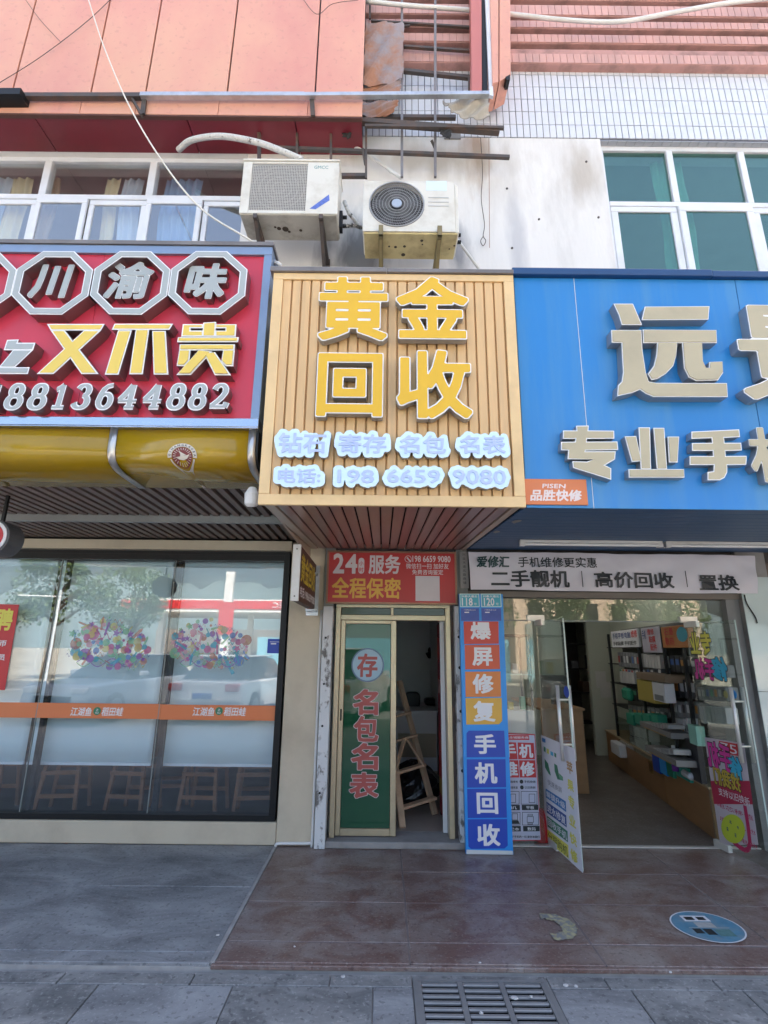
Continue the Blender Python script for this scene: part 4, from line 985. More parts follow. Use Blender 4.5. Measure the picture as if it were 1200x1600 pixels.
for k in range(64):
    a = 2 * math.pi * k / 64; P = []
    for q in (.26, .5, .75, 1.0): a2_ = a + .38 * (q - .26); P.append((fcx + fr * q * math.cos(a2_), 3.798, fcz + fr * q * math.sin(a2_)))
    mb.tube(P, .0012, 4)
obj('grille_spoke', mb, MATS['grille_pale'], a2)
obj('hub', cylY(MB(), fcx, fcz, fr * .19, 3.785, 3.80, 28), M('pale_blue_hub', (.36, .42, .52), .4), a2, bevel=.004)
mb = MB()
for k in range(5):
    a = 2 * math.pi * k / 5
    q = lambda rr, t: (fcx + fr * rr * math.cos(a + t), 3.845 - .02 * t, fcz + fr * rr * math.sin(a + t))
    mb.add([q(.15, 0), q(.92, .1), q(.95, .75), q(.2, .8)], [(0, 1, 2, 3)])
obj('fan_blade', mb, M('fan_blade_dark', (.075, .075, .08), .5), a2)
q = AW.rect(666, 283, 698, 298); obj('rating_label', MB().box(q[0], q[1], 3.7985, 3.7998, q[2], q[3]), M('label_white_blue', (.66, .76, .88), .35), a2)
mb = MB()
for y in (309, 316, 322): u = AW.rect(669, y - .6, 701, y + .6); mb.box(u[0], u[1], 3.7965, 3.7998, u[2], u[3])
obj('vent_rib', mb, M('vent_shade', (.5, .5, .48), .5), a2)
obj('base_pan', bx(r[0] + .012, r[1] + .02, 3.812, 4.12, r[2] - .006, r[2] + .011), ac_under, a2, bevel=.004)
mb = MB()
for px, py, s in ((608, 385, .01), (618, 386, .014), (632, 385, .014), (659, 376, .014), (660, 382, .008), (630, 398, .02), (702, 389, .008), (710, 384, .01)):
    p = floor_at(px, py, r[2] - .0065); mb.tube([(p.x, p.y, r[2] - .008), (p.x, p.y, r[2] - .004)], s, 9)
obj('drain_hole', mb, MATS['rust_stain'], a2)
for px in (595, 687):
    x = AW.at(px, 378)[0]
    t = MB().bar((x, 3.77, r[2] - .03), (x, 4.38, r[2] - .03), .04, .05).bar((x, 3.83, r[2] - .05), (x, 4.38, r[2] - .42), .03, .03).box(x - .02, x + .02, 3.765, 3.79, r[2] - .055, r[2] + .045).box(x - .025, x + .025, 4.375, 4.398, r[2] - .46, r[2] + .02)
    obj('bracket', t, M('olive_bracket', (.24, .19, .09), .55, metal=.3, var=.3, scale=12), a2)
obj('valve', MB().tube([(r[1] + .036, 4.0, 5.30), (r[1] + .08, 4.0, 5.30)], .018, 8).tube([(r[1] + .036, 4.0, 5.38), (r[1] + .08, 4.0, 5.38)], .018, 8), black_metal, a2)

# ------------------------------------------------------------------ bare steel frame and wreckage between the claddings
FW = Wall(4.16)
def at3(px, py, Y): u, v = Wall(Y).at(px, py); return (u, Y, v)
def loose(name, label, cat, mb, m, group=None, **k): return obj(name, mb, m, label=label, cat=cat, group=group, **k)
fr_ = thing('steel_frame', 'bare rusty steel frame of rods and rails above the air conditioners', 'steel frame', (.1, 4.16, 5.9))
for px, y0, y1, t in ((628, -30, 277, .026), (680, -30, 277, .026), (572, 200, 279, .022), (517, 200, 250, .024), (464, 204, 250, .024), (405, 196, 250, .034), (578, -20, 30, .02)):
    obj('rod', MB().bar(at3(px, y0, 4.17), at3(px, y1, 4.17), t), grey_steel if px > 600 else steel, fr_)
for p, q, t, Y in (((424, 231), (796, 246), .035, 4.20), ((531, 275), (571, 275), .04, 4.20), ((565, 190), (780, 206), .055, 4.10), ((570, 197), (787, 200), .03, 4.07), ((565, 183), (712, 184), .04, 4.22), ((631, 111), (735, 122), .04, 4.25), ((631, 73), (735, 80), .03, 4.25), ((580, 33), (735, 43), .025, 4.25), ((560, 50), (640, 40), .02, 4.25)):
    obj('rail', MB().bar(at3(*p, Y), at3(*q, Y), t), steel, fr_)
for p, q in (((733, 121), (733, 146)), ((567, 232), (571, 258)), ((674, 219), (680, 232)), ((545, 100), (548, 110))):
    obj('stub', MB().bar(at3(*p, 4.15), at3(*q, 4.2), .022), steel, fr_)
# pipe along the cladding edge
gp = thing('gutter_pipe', 'silver and dark steel pipe running along the lower edge of the pink cladding', 'pipe', (-1, 3.92, 6.9))
obj('pipe', MB().bar(at3(220, 150, 3.93), at3(476, 150, 3.93), .055, .05), zinc, gp, bevel=.004); obj('pipe', MB().bar(at3(474, 150, 3.93), at3(764, 148, 3.93), .05, .046), zinc, gp, bevel=.004)
obj('dark_pipe', MB().bar(at3(-60, 151, 3.94), at3(228, 151, 3.94), .05), steel, gp); obj('junction_box', MB().bar(at3(-40, 155, 3.93), at3(40, 155, 3.93), .16, .08), black_metal, gp)
for p, q in (((205, 152), (222, 181)), ((487, 152), (489, 181)), ((226, 152), (223, 178))): obj('bracket', MB().bar(at3(*p, 3.95), at3(*q, 3.97), .045, .02), steel, gp)
# pink column remnant with white edge
pc = thing('cladding_column', 'hanging remnant of a pink clad column with torn white edge', 'cladding remnant', (.75, 4.0, 7.6))
def quad3(pts, Y, t): return MB().prism([Wall(Y).at(*p) for p in pts], -t, 0)
o = obj('red_strip', quad3([(735, -60), (752, -60), (753, 144), (737, 144)], 4.05, .1), clad_red, pc, wall=ID)
def shiftY(o, Y):  # outlines above are drawn in the plane y = Y
    o.location.y += Y; return o
shiftY(o, 4.05); shiftY(obj('gap_strip', quad3([(753, -60), (760, -60), (762, 152), (754, 146)], 4.07, .08), black_metal, pc), 4.07)
shiftY(obj('white_edge', quad3([(756, -60), (763, -60), (771, 150), (765, 148)], 4.03, .035), M('torn_white_edge', (.68, .72, .78), .5), pc), 4.03)
shiftY(obj('pink_box', quad3([(764, -60), (779, -60), (779, 128), (770, 130)], 4.0, .30), clad, pc, bevel=.004), 4.0); shiftY(obj('pink_box', quad3([(780.5, -60), (797, -60), (798, 117), (780.5, 127)], 4.0, .30), clad, pc, bevel=.004), 4.0)
shiftY(obj('broken_edge', quad3([(790, 120), (797, 116), (797, 124), (792, 125)], 3.99, .1), black_metal, pc), 3.99)
# torn flap, rusted sheet, rag
def rag(name, label, cat, pts, Y, m, amp=.03, t=.006, cols=12):
    P = [Vector(at3(*p, Y)) for p in pts]   # four corners: top left, top right, bottom right, bottom left
    b = MB(); 
    def f(u, v):
        q = (P[0] * (1 - u) + P[1] * u) * (1 - v) + (P[3] * (1 - u) + P[2] * u) * v
        h = math.sin(u * 9 + v * 5) * math.sin(v * 7 + u * 3 + 1)
        e = (random.uniform(-1, 1) * .012) if (u in (0, 1) or v in (0, 1)) else 0
        return (q.x + e, q.y + amp * h, q.z + e)
    b.grid(f, cols, cols); b.f = [x[::-1] for x in b.f]
    o = obj(name, b, m, label=label, cat=cat); sd = o.modifiers.new('thick', 'SOLIDIFY'); sd.thickness = t
    return o
rag('rusted_sheet', 'tall orange brown rusted sheet beside the pink cladding edge', 'rusted sheet', [(571, 33), (632, 37), (629, 124), (567, 136)], 4.14, rust, .02)
rag('rusted_sheet', 'flaking grey strip of rusted sheet just above the silver pipe', 'rusted sheet', [(566, 136), (626, 126), (626, 147), (566, 147)], 4.16, rust, .02)
rag('rusted_sheet', 'flaking grey piece of rusted sheet just below the silver pipe', 'rusted sheet', [(566, 158), (624, 158), (612, 180), (566, 182)], 4.16, rust, .025)
rag('torn_flap', 'torn beige sheet flap dangling at the right end of the silver pipe', 'torn sheet', [(692, 157), (761, 150), (766, 185), (712, 181)], 4.0, torn, .035)
rag('dark_rag', 'small black rag caught on the lower steel rail', 'rag', [(685, 199), (706, 200), (704, 218), (690, 211)], 4.08, M('black_rag', (.03, .03, .03), .9), .01, cols=6)
rag('dark_rag', 'dark scrap wedged under the maroon soffit beside the rods', 'rag', [(532, 198), (549, 196), (548, 216), (536, 214)], 4.15, MATS['black_rag'], .01, cols=6)
def spline(pts, n=8):
    P = [Vector(p) for p in pts]; P = [P[0] * 2 - P[1]] + P + [P[-1] * 2 - P[-2]]; out = []
    for i in range(1, len(P) - 2):
        for k in range(n):
            t = k / n; out.append(.5 * ((2 * P[i]) + (P[i + 1] - P[i - 1]) * t + (2 * P[i - 1] - 5 * P[i] + 4 * P[i + 1] - P[i + 2]) * t * t + (3 * P[i] - P[i - 1] - 3 * P[i + 1] + P[i + 2]) * t ** 3))
    return out + [P[-2]]
loose('insulated_hose', 'frayed white hose arching from the maroon soffit to the old air conditioner', 'hose', MB().tube(spline([at3(279, 234, 4.25), at3(300, 219, 4.1), at3(345, 213, 4.0), at3(400, 222, 4.0), at3(440, 236, 4.0), at3(473, 250, 4.05)]), .03, 10), M('frayed_insulation', (.62, .61, .58), .9, var=.3, scale=40, bump=.8, bscale=60, dirt=(.10, .09, .08), dirt_amt=1, dscale=14, lo=.58, hi=.66), smooth=True)
loose('cable', 'thin cream cable slanting down across the pink cladding to the crimson sign', 'cable', MB().tube(spline([at3(132, -20, 3.9), at3(165, 80, 3.75), at3(215, 190, 3.5), at3(300, 312, 3.2), at3(398, 380, 2.95)]), .007, 6), M('cream_cable', (.70, .66, .56), .6), smooth=True)
loose('pipe', 'dirty white plastic pipe sagging across the pink ledges at the top right', 'pipe', MB().tube(spline([at3(570, 2, 4.12), at3(640, 9, 4.14), at3(735, 16, 4.2), at3(797, 22, 4.2), at3(880, 31, 4.16), at3(967, 34, 4.12), at3(1050, 20, 4.12), at3(1130, 6, 4.12), at3(1215, -4, 4.12)]), .024, 10), white_pl, smooth=True)
loose('pipe', 'thin white pipe slanting behind the steel rods to the round fan air conditioner', 'pipe', MB().tube(spline([at3(449, 198, 4.3), at3(549, 227, 4.32), at3(628, 279, 4.3)]), .018, 8), white_pl, smooth=True)
loose('drain_pipe', 'short white drain pipe slanting down from the newer air conditioner', 'pipe', MB().tube([at3(713, 372, 4.2), at3(748, 420, 4.3)], .014, 8), white_pl, smooth=True)
wb_ = MB().tube(spline([at3(751, 215, 4.36), at3(754, 270, 4.37), at3(752, 310, 4.37), at3(757, 350, 4.37), at3(755, 368, 4.37), at3(759, 376, 4.37), at3(755, 384, 4.37), at3(751, 377, 4.37), at3(755, 369, 4.37)]), .004, 5)
loose('wire', 'rusty hanging wire ending in a small loop on the white wall', 'wire', wb_, steel)
loose('wire', 'straight rusty wire hanging on the white wall beside the looped one', 'wire', MB().tube([at3(764, 216, 4.36), at3(765, 387, 4.37)], .003, 5), M('rust_wire', (.32, .16, .1), .8))
fx_ = MB()
for px, py in ((792, 295), (916, 253), (842, 343), (935, 340), (800, 388)): u, v = Wall(4.4).at(px, py); cylY(fx_, u, v, .012, 4.392, 4.402, 8)
part('wall_plug', fx_, steel)
obj('rebar_plate', bx(.62, .80, 4.385, 4.4, Wall(4.4).at(700, 218)[1], Wall(4.4).at(700, 205)[1]), concrete, B)
loose('pipe_elbow', 'small white plastic pipe elbow between the crimson sign and the gold sign', 'pipe', MB().tube(spline([at3(424, 410, 2.95), at3(432, 411, 2.9), at3(437, 414, 2.9), at3(438, 421, 2.95)]), .014, 8), white_pl, smooth=True)

loose('wire', 'thin dark wire sagging across the upper left pink panels', 'wire', MB().tube(spline([at3(-5, 132, 3.98), at3(50, 98, 3.97), at3(95, 66, 3.97), at3(140, 30, 3.97), at3(178, -6, 3.98)]), .0035, 5), steel)
loose('wire', 'short dark wire joining the sagging one on the upper left pink panels', 'wire', MB().tube(spline([at3(36, -6, 3.98), at3(62, 30, 3.97), at3(95, 66, 3.97)]), .003, 5), steel)
loose('wire', 'dark wire looped over the top of the right pink panels', 'wire', MB().tube(spline([at3(470, -6, 3.98), at3(495, 22, 3.97), at3(520, 6, 3.97), at3(560, 0, 3.98)]), .003, 5), steel)

# ------------------------------------------------------------------ restaurant front
W49 = Wall(4.9)
rw = part('window', bx(-7, wX, 4.93, 5.03, head, head + .033), black_metal)
obj('frame', bx(-7, wX, 4.92, 5.03, sill + .002, sill + .045), black_metal, rw); obj('frame', bx(wX - .055, wX, 4.925, 5.03, sill + .046, head - .001), black_metal, rw)
obj('frame', bx(-7, wX - .056, 4.928, 5.03, head - .055, head - .001), black_metal, rw)
mx_ = [-4.25, -3.115, -2.015, wX - .056]
for i in range(3): obj('pane', bx(mx_[i] + .004, mx_[i + 1] - .004, 4.955, 4.963, sill + .046, head - .056), front_glass, rw)
for x in (-3.115, -2.015): obj('joint', bx(x - .0035, x + .0035, 4.952, 4.966, sill + .046, head - .056), M('silicone', (.24, .27, .26), .5), rw)
for x in (-3.09, -1.99): obj('mullion', bx(x - .012, x + .028, 5.0, 5.05, sill + .046, head - .056), black_metal, rw)
blind_m = M('white_blind', (.68, .81, .87), .75, var=.03, scale=2)
Wb = Wall(5.09); bzb = Wb.at(300, 1197)[1]
for a, c, lab in ((-200, 66, 'white roller blind at the left edge of the restaurant window'), (71, 255, 'white roller blind in the middle bay of the restaurant window'), (264, 443, 'white roller blind in the right bay of the restaurant window')):
    x0, x1 = Wb.at(a, 1030)[0], Wb.at(c, 1030)[0]
    t = thing('roller_blind', lab, 'blind', ((x0 + x1) / 2, 5.09, bzb), group='roller blinds in the restaurant window')
    b = MB(); b.grid(lambda u, v: (x0 + (x1 - x0) * u, 5.09 + .006 * math.sin(9 * u) * (1 - v) + .003 * math.sin(23 * u + 4 * v), bzb + .02 + (2.36 - bzb) * v), 20, 10)
    o = obj('fabric', b, blind_m, t, smooth=True); sd = o.modifiers.new('thick', 'SOLIDIFY'); sd.thickness = .002
    obj('bottom_bar', bx(x0, x1, 5.078, 5.10, bzb, bzb + .022), M('blind_bar', (.72, .75, .8), .4), t); obj('roller', MB().tube([(x0, 5.10, 2.40), (x1, 5.10, 2.40)], .03, 12), blind_m, t)
# orange strip on the glass
os_ = thing('window_strip', 'orange strip with white restaurant name and green leaf badges across the restaurant window', 'window sticker', (-2.2, 4.954, .98))
r = W49.rect(-300, 1099, 437, 1123); 
obj('strip', MB().box(r[0], W49.at(247, 1110)[0], 4.9525, 4.9545, r[2], r[3]).box(W49.at(247, 1110)[0] + .002, r[1], 4.9525, 4.9545, r[2] - .004, r[3] - .004), print_orange, os_)
mb = MB()
for px0, px1, s_ in ((105, 138, '江湖鱼'), (154, 188, '稻田蛙'), (298, 332, '江湖鱼'), (347, 382, '稻田蛙')):
    q = W49.rect(px0, 1106, px1, 1120); mb.text(s_, q, -4.9515, None, .03, shear=.15)
obj('lettering', mb, print_white, os_)
for px in (147, 339.5):
    u, v = W49.at(px, 1112); b = cylY(MB(), u, v, .034, 4.950, 4.9522, 24); b.text('之', (u - .012, u + .012, v, v + .02), -4.9495, None, .03, mi=1); b.text('山', (u - .014, u + .014, v - .022, v - .004), -4.9495, None, .03, mi=1); obj('badge', b, [print_green, print_white], os_)
# red hiring poster
hp = thing('hiring_poster', 'red poster with yellow character at the left edge of the restaurant window', 'poster', (-3.5, 4.95, 1.1))
q = W49.rect(-58, 943, 20, 1078); obj('sheet', MB().prism([W49.at(*p) for p in ((-60, 942), (24, 944), (1, 1079), (-84, 1077))], -4.954, -4.951), print_red, hp)
mb = MB().text('招聘', W49.rect(-40, 950, 14, 985), -4.9495, None, .05, mi=0).text('厨师', W49.rect(-30, 1000, 4, 1010), -4.9495, None, .03, mi=1).text('服务员', W49.rect(-36, 1022, 2, 1032), -4.9495, None, .03, mi=1)
obj('lettering', mb, [print_lemon, print_white], hp)
# party decals
def decal(label, px0, py0, px1, py1, seed):
    rnd = random.Random(seed); r = W49.rect(px0, py0, px1, py1); b = MB(); cols = [M('decal_magenta', (.55, .10, .32), .5, alpha=.6), M('decal_teal', (.06, .42, .58), .5, alpha=.6), M('decal_violet', (.28, .10, .46), .5, alpha=.65), M('decal_yellow', (.66, .60, .18), .5, alpha=.5), M('decal_rust', (.52, .20, .12), .5, alpha=.55), M('decal_green', (.22, .55, .32), .5, alpha=.55), M('decal_pink', (.72, .38, .48), .5, alpha=.55), M('decal_blue', (.12, .25, .62), .5, alpha=.6)]
    w, h = r[1] - r[0], r[3] - r[2]; k = 0
    for i in range(150):
        u = (i * .7548777 + .1 * rnd.random() + seed * .13) % 1; v = .5 + ((i * .5698403 + .1 * rnd.random()) % 1 - .5) * (1 - .55 * abs(2 * u - 1) ** 2) + .10 * math.sin(5 * u)
        x, z = r[0] + w * u, r[2] + h * v; s_ = h * rnd.uniform(.025, .085) * (1 if i > 30 else 1.5); y = 4.9535 - .00005 * i; c = rnd.randrange(8); sh = (0, 0, 0, 3, 3, 1, 2)[rnd.randrange(7)]
        if sh == 0: n = 12; P = [(x + s_ * math.cos(2 * math.pi * q / n), z + s_ * math.sin(2 * math.pi * q / n)) for q in range(n)]
        elif sh == 1: n = 10; P = [(x + s_ * (1.1 if q % 2 else .5) * math.cos(2 * math.pi * q / n + i), z + s_ * (1.1 if q % 2 else .5) * math.sin(2 * math.pi * q / n + i)) for q in range(n)]
        elif sh == 2: a = rnd.random() * 3; P = [(x + s_ * (1.6 * math.cos(a) * p - .3 * math.sin(a) * q), z + s_ * (1.6 * math.sin(a) * p + .3 * math.cos(a) * q)) for p, q in ((-1, -1), (1, -1), (1.3, 0), (1, 1), (-1, 1))]
        else:
            n = 14; P = [(x + s_ * 1.3 * (-1 + 2 * q / n), z + s_ * .5 * math.sin(q * .9) + .1 * s_) for q in range(n + 1)]; P += [(p[0], p[1] - .25 * s_) for p in reversed(P)]
        b.add([(p[0], y, p[1]) for p in P], [tuple(range(len(P)))] if sh != 1 else [tuple(range(len(P)))], c)
    for s_sw in (-1, 1):   # curling streamer along the foot
        P = [(r[0] + w * (.12 + .76 * q / 24), r[2] + h * (.14 + .08 * math.sin(q * .55 * s_sw))) for q in range(25)]; P += [(p[0], p[1] - .008) for p in reversed(P)]
        for q in range(24): b.add([(P[q][0], 4.9505, P[q][1]), (P[q + 1][0], 4.9505, P[q + 1][1]), (P[q + 1][0], 4.9505, P[q + 1][1] - .009), (P[q][0], 4.9505, P[q][1] - .009)], [(0, 3, 2, 1)], 2 if s_sw > 0 else 5)
    obj('party_decal', b, cols, label=label, cat='window sticker')
decal('left one of the two colourful party decals on the restaurant window', 104, 968, 228, 1046, 4)
decal('right one of the two colourful party decals on the restaurant window', 266, 972, 386, 1046, 9)
r = W49.rect(416, 998, 445, 1021); nb = thing('notice_sticker', 'small blue notice sticker near the right edge of the restaurant window', 'window sticker', (r[0], 4.95, r[2]))
obj('sheet', bx(r[0], r[1] - .02, 4.952, 4.9545, r[2], r[3]), print_blue, nb); mb = MB(); mb.box(r[0] + .03, r[0] + .08, 4.9512, 4.9519, r[3] - .05, r[3] - .04); mb.box(r[0] + .02, r[1] - .04, 4.9512, 4.9519, r[3] - .03, r[3] - .026); obj('lettering', mb, print_white, nb)
# restaurant interior
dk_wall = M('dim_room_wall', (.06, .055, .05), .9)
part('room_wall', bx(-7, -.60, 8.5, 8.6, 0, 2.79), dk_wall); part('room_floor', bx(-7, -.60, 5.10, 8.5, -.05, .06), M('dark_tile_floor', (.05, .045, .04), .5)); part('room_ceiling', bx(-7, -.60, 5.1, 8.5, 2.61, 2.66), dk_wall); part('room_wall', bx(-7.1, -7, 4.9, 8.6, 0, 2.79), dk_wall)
def stool(x, y, rz, label):
    t = thing('wooden_stool', label, 'stool', (x, y, .06), group='wooden stools behind the restaurant window')
    h, w = .50, .17
    obj('seat', bx(x - w - .02, x + w + .02, y - w - .02, y + w + .02, .06 + h, .06 + h + .035), chair_wood, t, bevel=.006)
    for sx_ in (-1, 1):
        for sy_ in (-1, 1): obj('leg', MB().bar((x + sx_ * (w + .01), y + sy_ * (w + .01), .06), (x + sx_ * (w - .03), y + sy_ * (w - .03), .06 + h), .032), chair_wood, t)
    for zz in (.16, .36): obj('stretcher', MB().box(x - w, x + w, y - w - .01, y - w + .015, .06 + zz, .06 + zz + .035).box(x - w, x + w, y + w - .015, y + w + .01, .06 + zz, .06 + zz + .035), chair_wood, t)
    t.rotation_euler.z = R(rz)
for px, rz, lab in ((-20, 5, 'leftmost wooden stool in the dark under the left blind'), (98, 8, 'first wooden stool under the middle blind, from the left'), (208, -6, 'second wooden stool under the middle blind, by the dark mullion'), (243, 12, 'wooden stool straddling the gap between the middle and right blinds'), (318, -3, 'wooden stool under the centre of the right blind'), (398, 7, 'faint wooden stool at the right end of the restaurant window')):
    u = Wall(5.5).at(px, 1230)[0]; stool(u, 5.55 if px != 243 else 5.95, rz, lab)
# conduit and peeling post beside the pillar
pz = W49.at(497, 945)[1]
loose('conduit', 'white plastic conduit running down the pillar edge and along its foot', 'conduit', MB().tube(spline([(-.575, 4.885, 1.95), (-.575, 4.885, 1.0), (-.575, 4.885, .06), (-.578, 4.885, .035), (-.60, 4.885, .025), (-.72, 4.885, .022), (-.86, 4.885, .02), (-.88, 4.885, .0)], 4), .0125, 8), white_pl, smooth=True)
part('post', bx(-.553, -.462, 4.83, 5.05, .0, 1.985), peel, bevel=.004); mb = MB()
for z in (.42, .95, 1.3, 1.7): cylY(mb, -.52, z, .01, 4.824, 4.831, 8)
part('bolt', mb, black_metal)
part('post_wall', bx(-.553, -.462, 4.86, 5.10, 1.987, 2.62), M('grey_plaster', (.22, .23, .22), .9))

# projecting sign
px_ = -.632; PS = Side((px_, 3.86), (px_, 4.83)); PSa = PS.at(470, 855), PS.at(470, 936)
ps = thing('projecting_sign', 'brown projecting sign with yellow characters and white edge on the pillar', 'sign', (.48, .025, 1.95), PS)
zt, zb = Wall(3.86).at(465, 852)[1], Wall(3.86).at(465, 938)[1]
obj('body', bx(.012, .95, .0, .05, zb, zt), M('brown_print', (.075, .03, .025), .5), ps); obj('edge', bx(-.012, .011, -.004, .056, zb - .006, zt + .006), white_pl, ps, bevel=.003)
obj('lettering', MB().text('黄金回收', (.07, .90, zb + .15, zt - .04), .0012, None, .04, mi=0).text('电话:19866599080', (.07, .92, zb + .035, zb + .12), .0012, None, .04, mi=1), [M('print_sign_yellow', (.62, .50, .04), .5), print_white], ps)
for z in (zt - .10, zb - .015): obj('bracket', bx(.86, .975, -.02, .07, z, z + .018), zinc, ps)
obj('bolt', MB().tube([(-.014, .026, zt - .03), (-.010, .026, zt - .03)], .006, 8).tube([(-.014, .026, zb + .03), (-.010, .026, zb + .03)], .006, 8), steel, ps)
obj('back_strip', bx(.975, .985, -.03, .08, zb - .05, zt), zinc, ps)

# ------------------------------------------------------------------ narrow gold shop: sign over the door, sliding door, room
s24 = thing('door_sign', 'red sign with white 24 and yellow characters above the narrow door', 'sign', (.08, 4.86, 2.01))
W86 = Wall(4.855); r = (-.535, .694, 2.012, 2.512)
obj('panel', bx(r[0] + .016, r[1] - .016, 4.857, 4.875, r[2] + .016, r[3] - .016), M('sign_red_print', (.46, .03, .03), .4, var=.04), s24)
obj('frame', MB().box(r[0], r[1], 4.85, 4.885, r[2], r[2] + .0155).box(r[0], r[1], 4.85, 4.885, r[3] - .0155, r[3]).box(r[0], r[0] + .0155, 4.85, 4.885, r[2] + .016, r[3] - .016).box(r[1] - .0155, r[1], 4.85, 4.885, r[2] + .016, r[3] - .016), M('bronze_frame', (.30, .16, .10), .4, metal=.4), s24)
Zs = lambda x0, y0, x1, y1: W86.rect(500 + x0 / 5, 850 + y0 / 5, 500 + x1 / 5, 850 + y1 / 5)
wq = -4.8562
mb = MB(); mb.text('2', Zs(103, 72, 190, 230), wq, None, .045).text('4', Zs(198, 78, 292, 232), wq, None, .045).text('服务', Zs(380, 84, 628, 234), wq, None, .04).text('198 6659 9080', Zs(722, 92, 1020, 142), wq, None, .03).text('微信扫一扫 加好友', Zs(672, 152, 1005, 194), wq, None, .015).text('免费咨询鉴定', Zs(720, 200, 962, 240), wq, None, .015)
q = Zs(300, 108, 346, 232); n = 20; cx, cz, hw, hh = (q[0] + q[1]) / 2, (q[2] + q[3]) / 2, (q[1] - q[0]) / 2, (q[3] - q[2]) / 2
P = [(cx + hw * math.cos(R(18 * k)), cz + (hh - hw) * (1 if k <= 10 else -1) + hw * math.sin(R(18 * k))) for k in range(21)]; mb.add([(x, 4.8564, z) for x, z in P], [tuple(range(21))])
q2 = Zs(662, 92, 716, 142); cx, cz, rr = (q2[0] + q2[1]) / 2, (q2[2] + q2[3]) / 2, (q2[1] - q2[0]) / 2; 
for k in range(24):
    a0, a1 = R(15 * k), R(15 * k + 15); mb.add([(cx + rr * f * math.cos(a), 4.8562, cz + rr * f * math.sin(a)) for f, a in ((.86, a0), (1, a0), (1, a1), (.86, a1))], [(0, 1, 2, 3)])
mb.bar((cx - rr * .4, 4.8562, cz + rr * .45), (cx + rr * .42, 4.8562, cz - rr * .45), .014, .0004, up=(0, 1, 0))
for sgn in (-1, 1): mb.bar((cx - .4 * rr * -sgn * -1, 4.8562, cz + rr * .45 * -sgn * -1), (cx - .4 * rr * -sgn * -1 + .014, 4.8562, cz + rr * .45 * -sgn * -1 - .012), .014, .0004, up=(0, 1, 0))
obj('white_lettering', mb, M('print_pale_pink', (.66, .60, .62), .5), s24)
obj('small_lettering', MB().text('小', Zs(306, 134, 340, 168), wq + .0004, None, .02).text('时', Zs(306, 182, 340, 220), wq + .0004, None, .02), print_red, s24)
obj('gold_lettering', MB().text('全程保密', Zs(92, 262, 632, 426), wq, None, .035), print_gold, s24)
q = Zs(746, 250, 935, 446); obj('label_square', bx(q[0], q[1], 4.8545, 4.8565, q[2], q[3]), M('print_pale_square', (.62, .58, .60), .5), s24)
# door frame
dX0, dX1 = -.440, .632
door = part('door', bx(dX0, dX1, 4.93, 5.03, 1.985, 2.012), alu)
def db(name, *a, m=alu, bev=.003, **k): return obj(name, bx(*a), m, door, bevel=bev, seg=1, **k)
db('frame', dX0, dX0 + .045, 4.92, 5.04, .055, 1.984); db('frame', dX1 - .045, dX1, 4.92, 5.04, .055, 1.984); db('frame', dX0 + .046, dX1 - .046, 4.925, 5.04, 1.868, 1.915)
db('transom_post', .075, .10, 4.93, 5.0, 1.916, 1.984); db('transom_pane', dX0 + .047, dX1 - .047, 4.96, 4.966, 1.917, 1.983, m=M('dark_green_glass', (.012, .03, .018), .08))
lx0, lx1 = -.392, .128
for a in ((lx0, lx0 + .042), (lx1 - .05, lx1)): db('stile', a[0], a[1], 4.95, 4.98, .062, 1.866)
db('rail', lx0 + .043, lx1 - .051, 4.952, 4.98, .062, .118); db('rail', lx0 + .043, lx1 - .051, 4.952, 4.98, 1.835, 1.866)
green_film = M('green_film', (.014, .075, .036), .02, var=.1, scale=1.5, spec=.55)
db('green_pane', lx0 + .043, lx1 - .051, 4.962, 4.970, .119, 1.834, m=green_film)
db('handle', lx0 + .015, lx0 + .03, 4.942, 4.949, .98, 1.08, m=black_metal)
gl_ = thing('door_lettering', 'round blue badge and a column of red characters stuck on the green door pane', 'window sticker', (-.12, 4.96, .3))
Wd = Wall(4.9605); u, v = Wd.at(574.5, 1039); rr_ = Wd.at(600, 1039)[0] - u
b = cylY(MB(), u, v, rr_, 4.9602, 4.9612, 40); obj('badge_rim', b, M('badge_slate', (.10, .16, .24), .5), gl_); obj('badge', cylY(MB(), u, v, rr_ * .92, 4.959, 4.96, 40), M('badge_blue', (.32, .46, .54), .5), gl_)
obj('letter', MB().text('存', Wd.rect(558, 1021, 590, 1058), -4.9585, None, .045), M('letter_brick', (.34, .07, .06), .5), gl_)
for ch, (y0, y1), (x0, x1) in (('名', (1076, 1118), (551, 592)), ('包', (1118, 1160), (552, 592)), ('名', (1160, 1204), (548, 592)), ('表', (1206, 1248), (545, 592))):
    q = Wd.rect(x0, y0, x1, y1); o = obj('letter', MB().text(ch, q, -4.9612, -4.9603, .085, fit_off=.085), M('letter_pale_edge', (.50, .42, .42), .5), gl_); obj('letter_face', MB().text(ch, q, -4.9598, None, .05, fit_off=.085), MATS['letter_brick'], o)
part('threshold', bx(-.462, .76, 4.84, 5.12, 0, .053), concrete, bevel=.01)
part('white_jamb', bx(.548, .586, 5.06, 5.09, .06, 1.87), white_paint)
part('dark_jamb', bx(dX1 + .002, .662, 4.95, 5.06, .0, 2.01), steel); part('post', bx(.665, .765, 4.85, 5.05, .0, 2.0), peel, bevel=.004)
mb = MB()
for z in (.6, 1.08, 1.45, 1.72): cylY(mb, .70, z, .014, 4.843, 4.851, 10)
part('bolt', mb, black_metal)
part('post_wall', bx(.697, .80, 4.88, 5.05, 2.002, 2.62), MATS['grey_plaster'])
pc_ = thing('paper_strip', 'narrow grey paper strip between the red door sign and the banner', 'poster', (.76, 4.84, 2.2)); r = Wall(4.845).rect(719, 862, 732, 919)
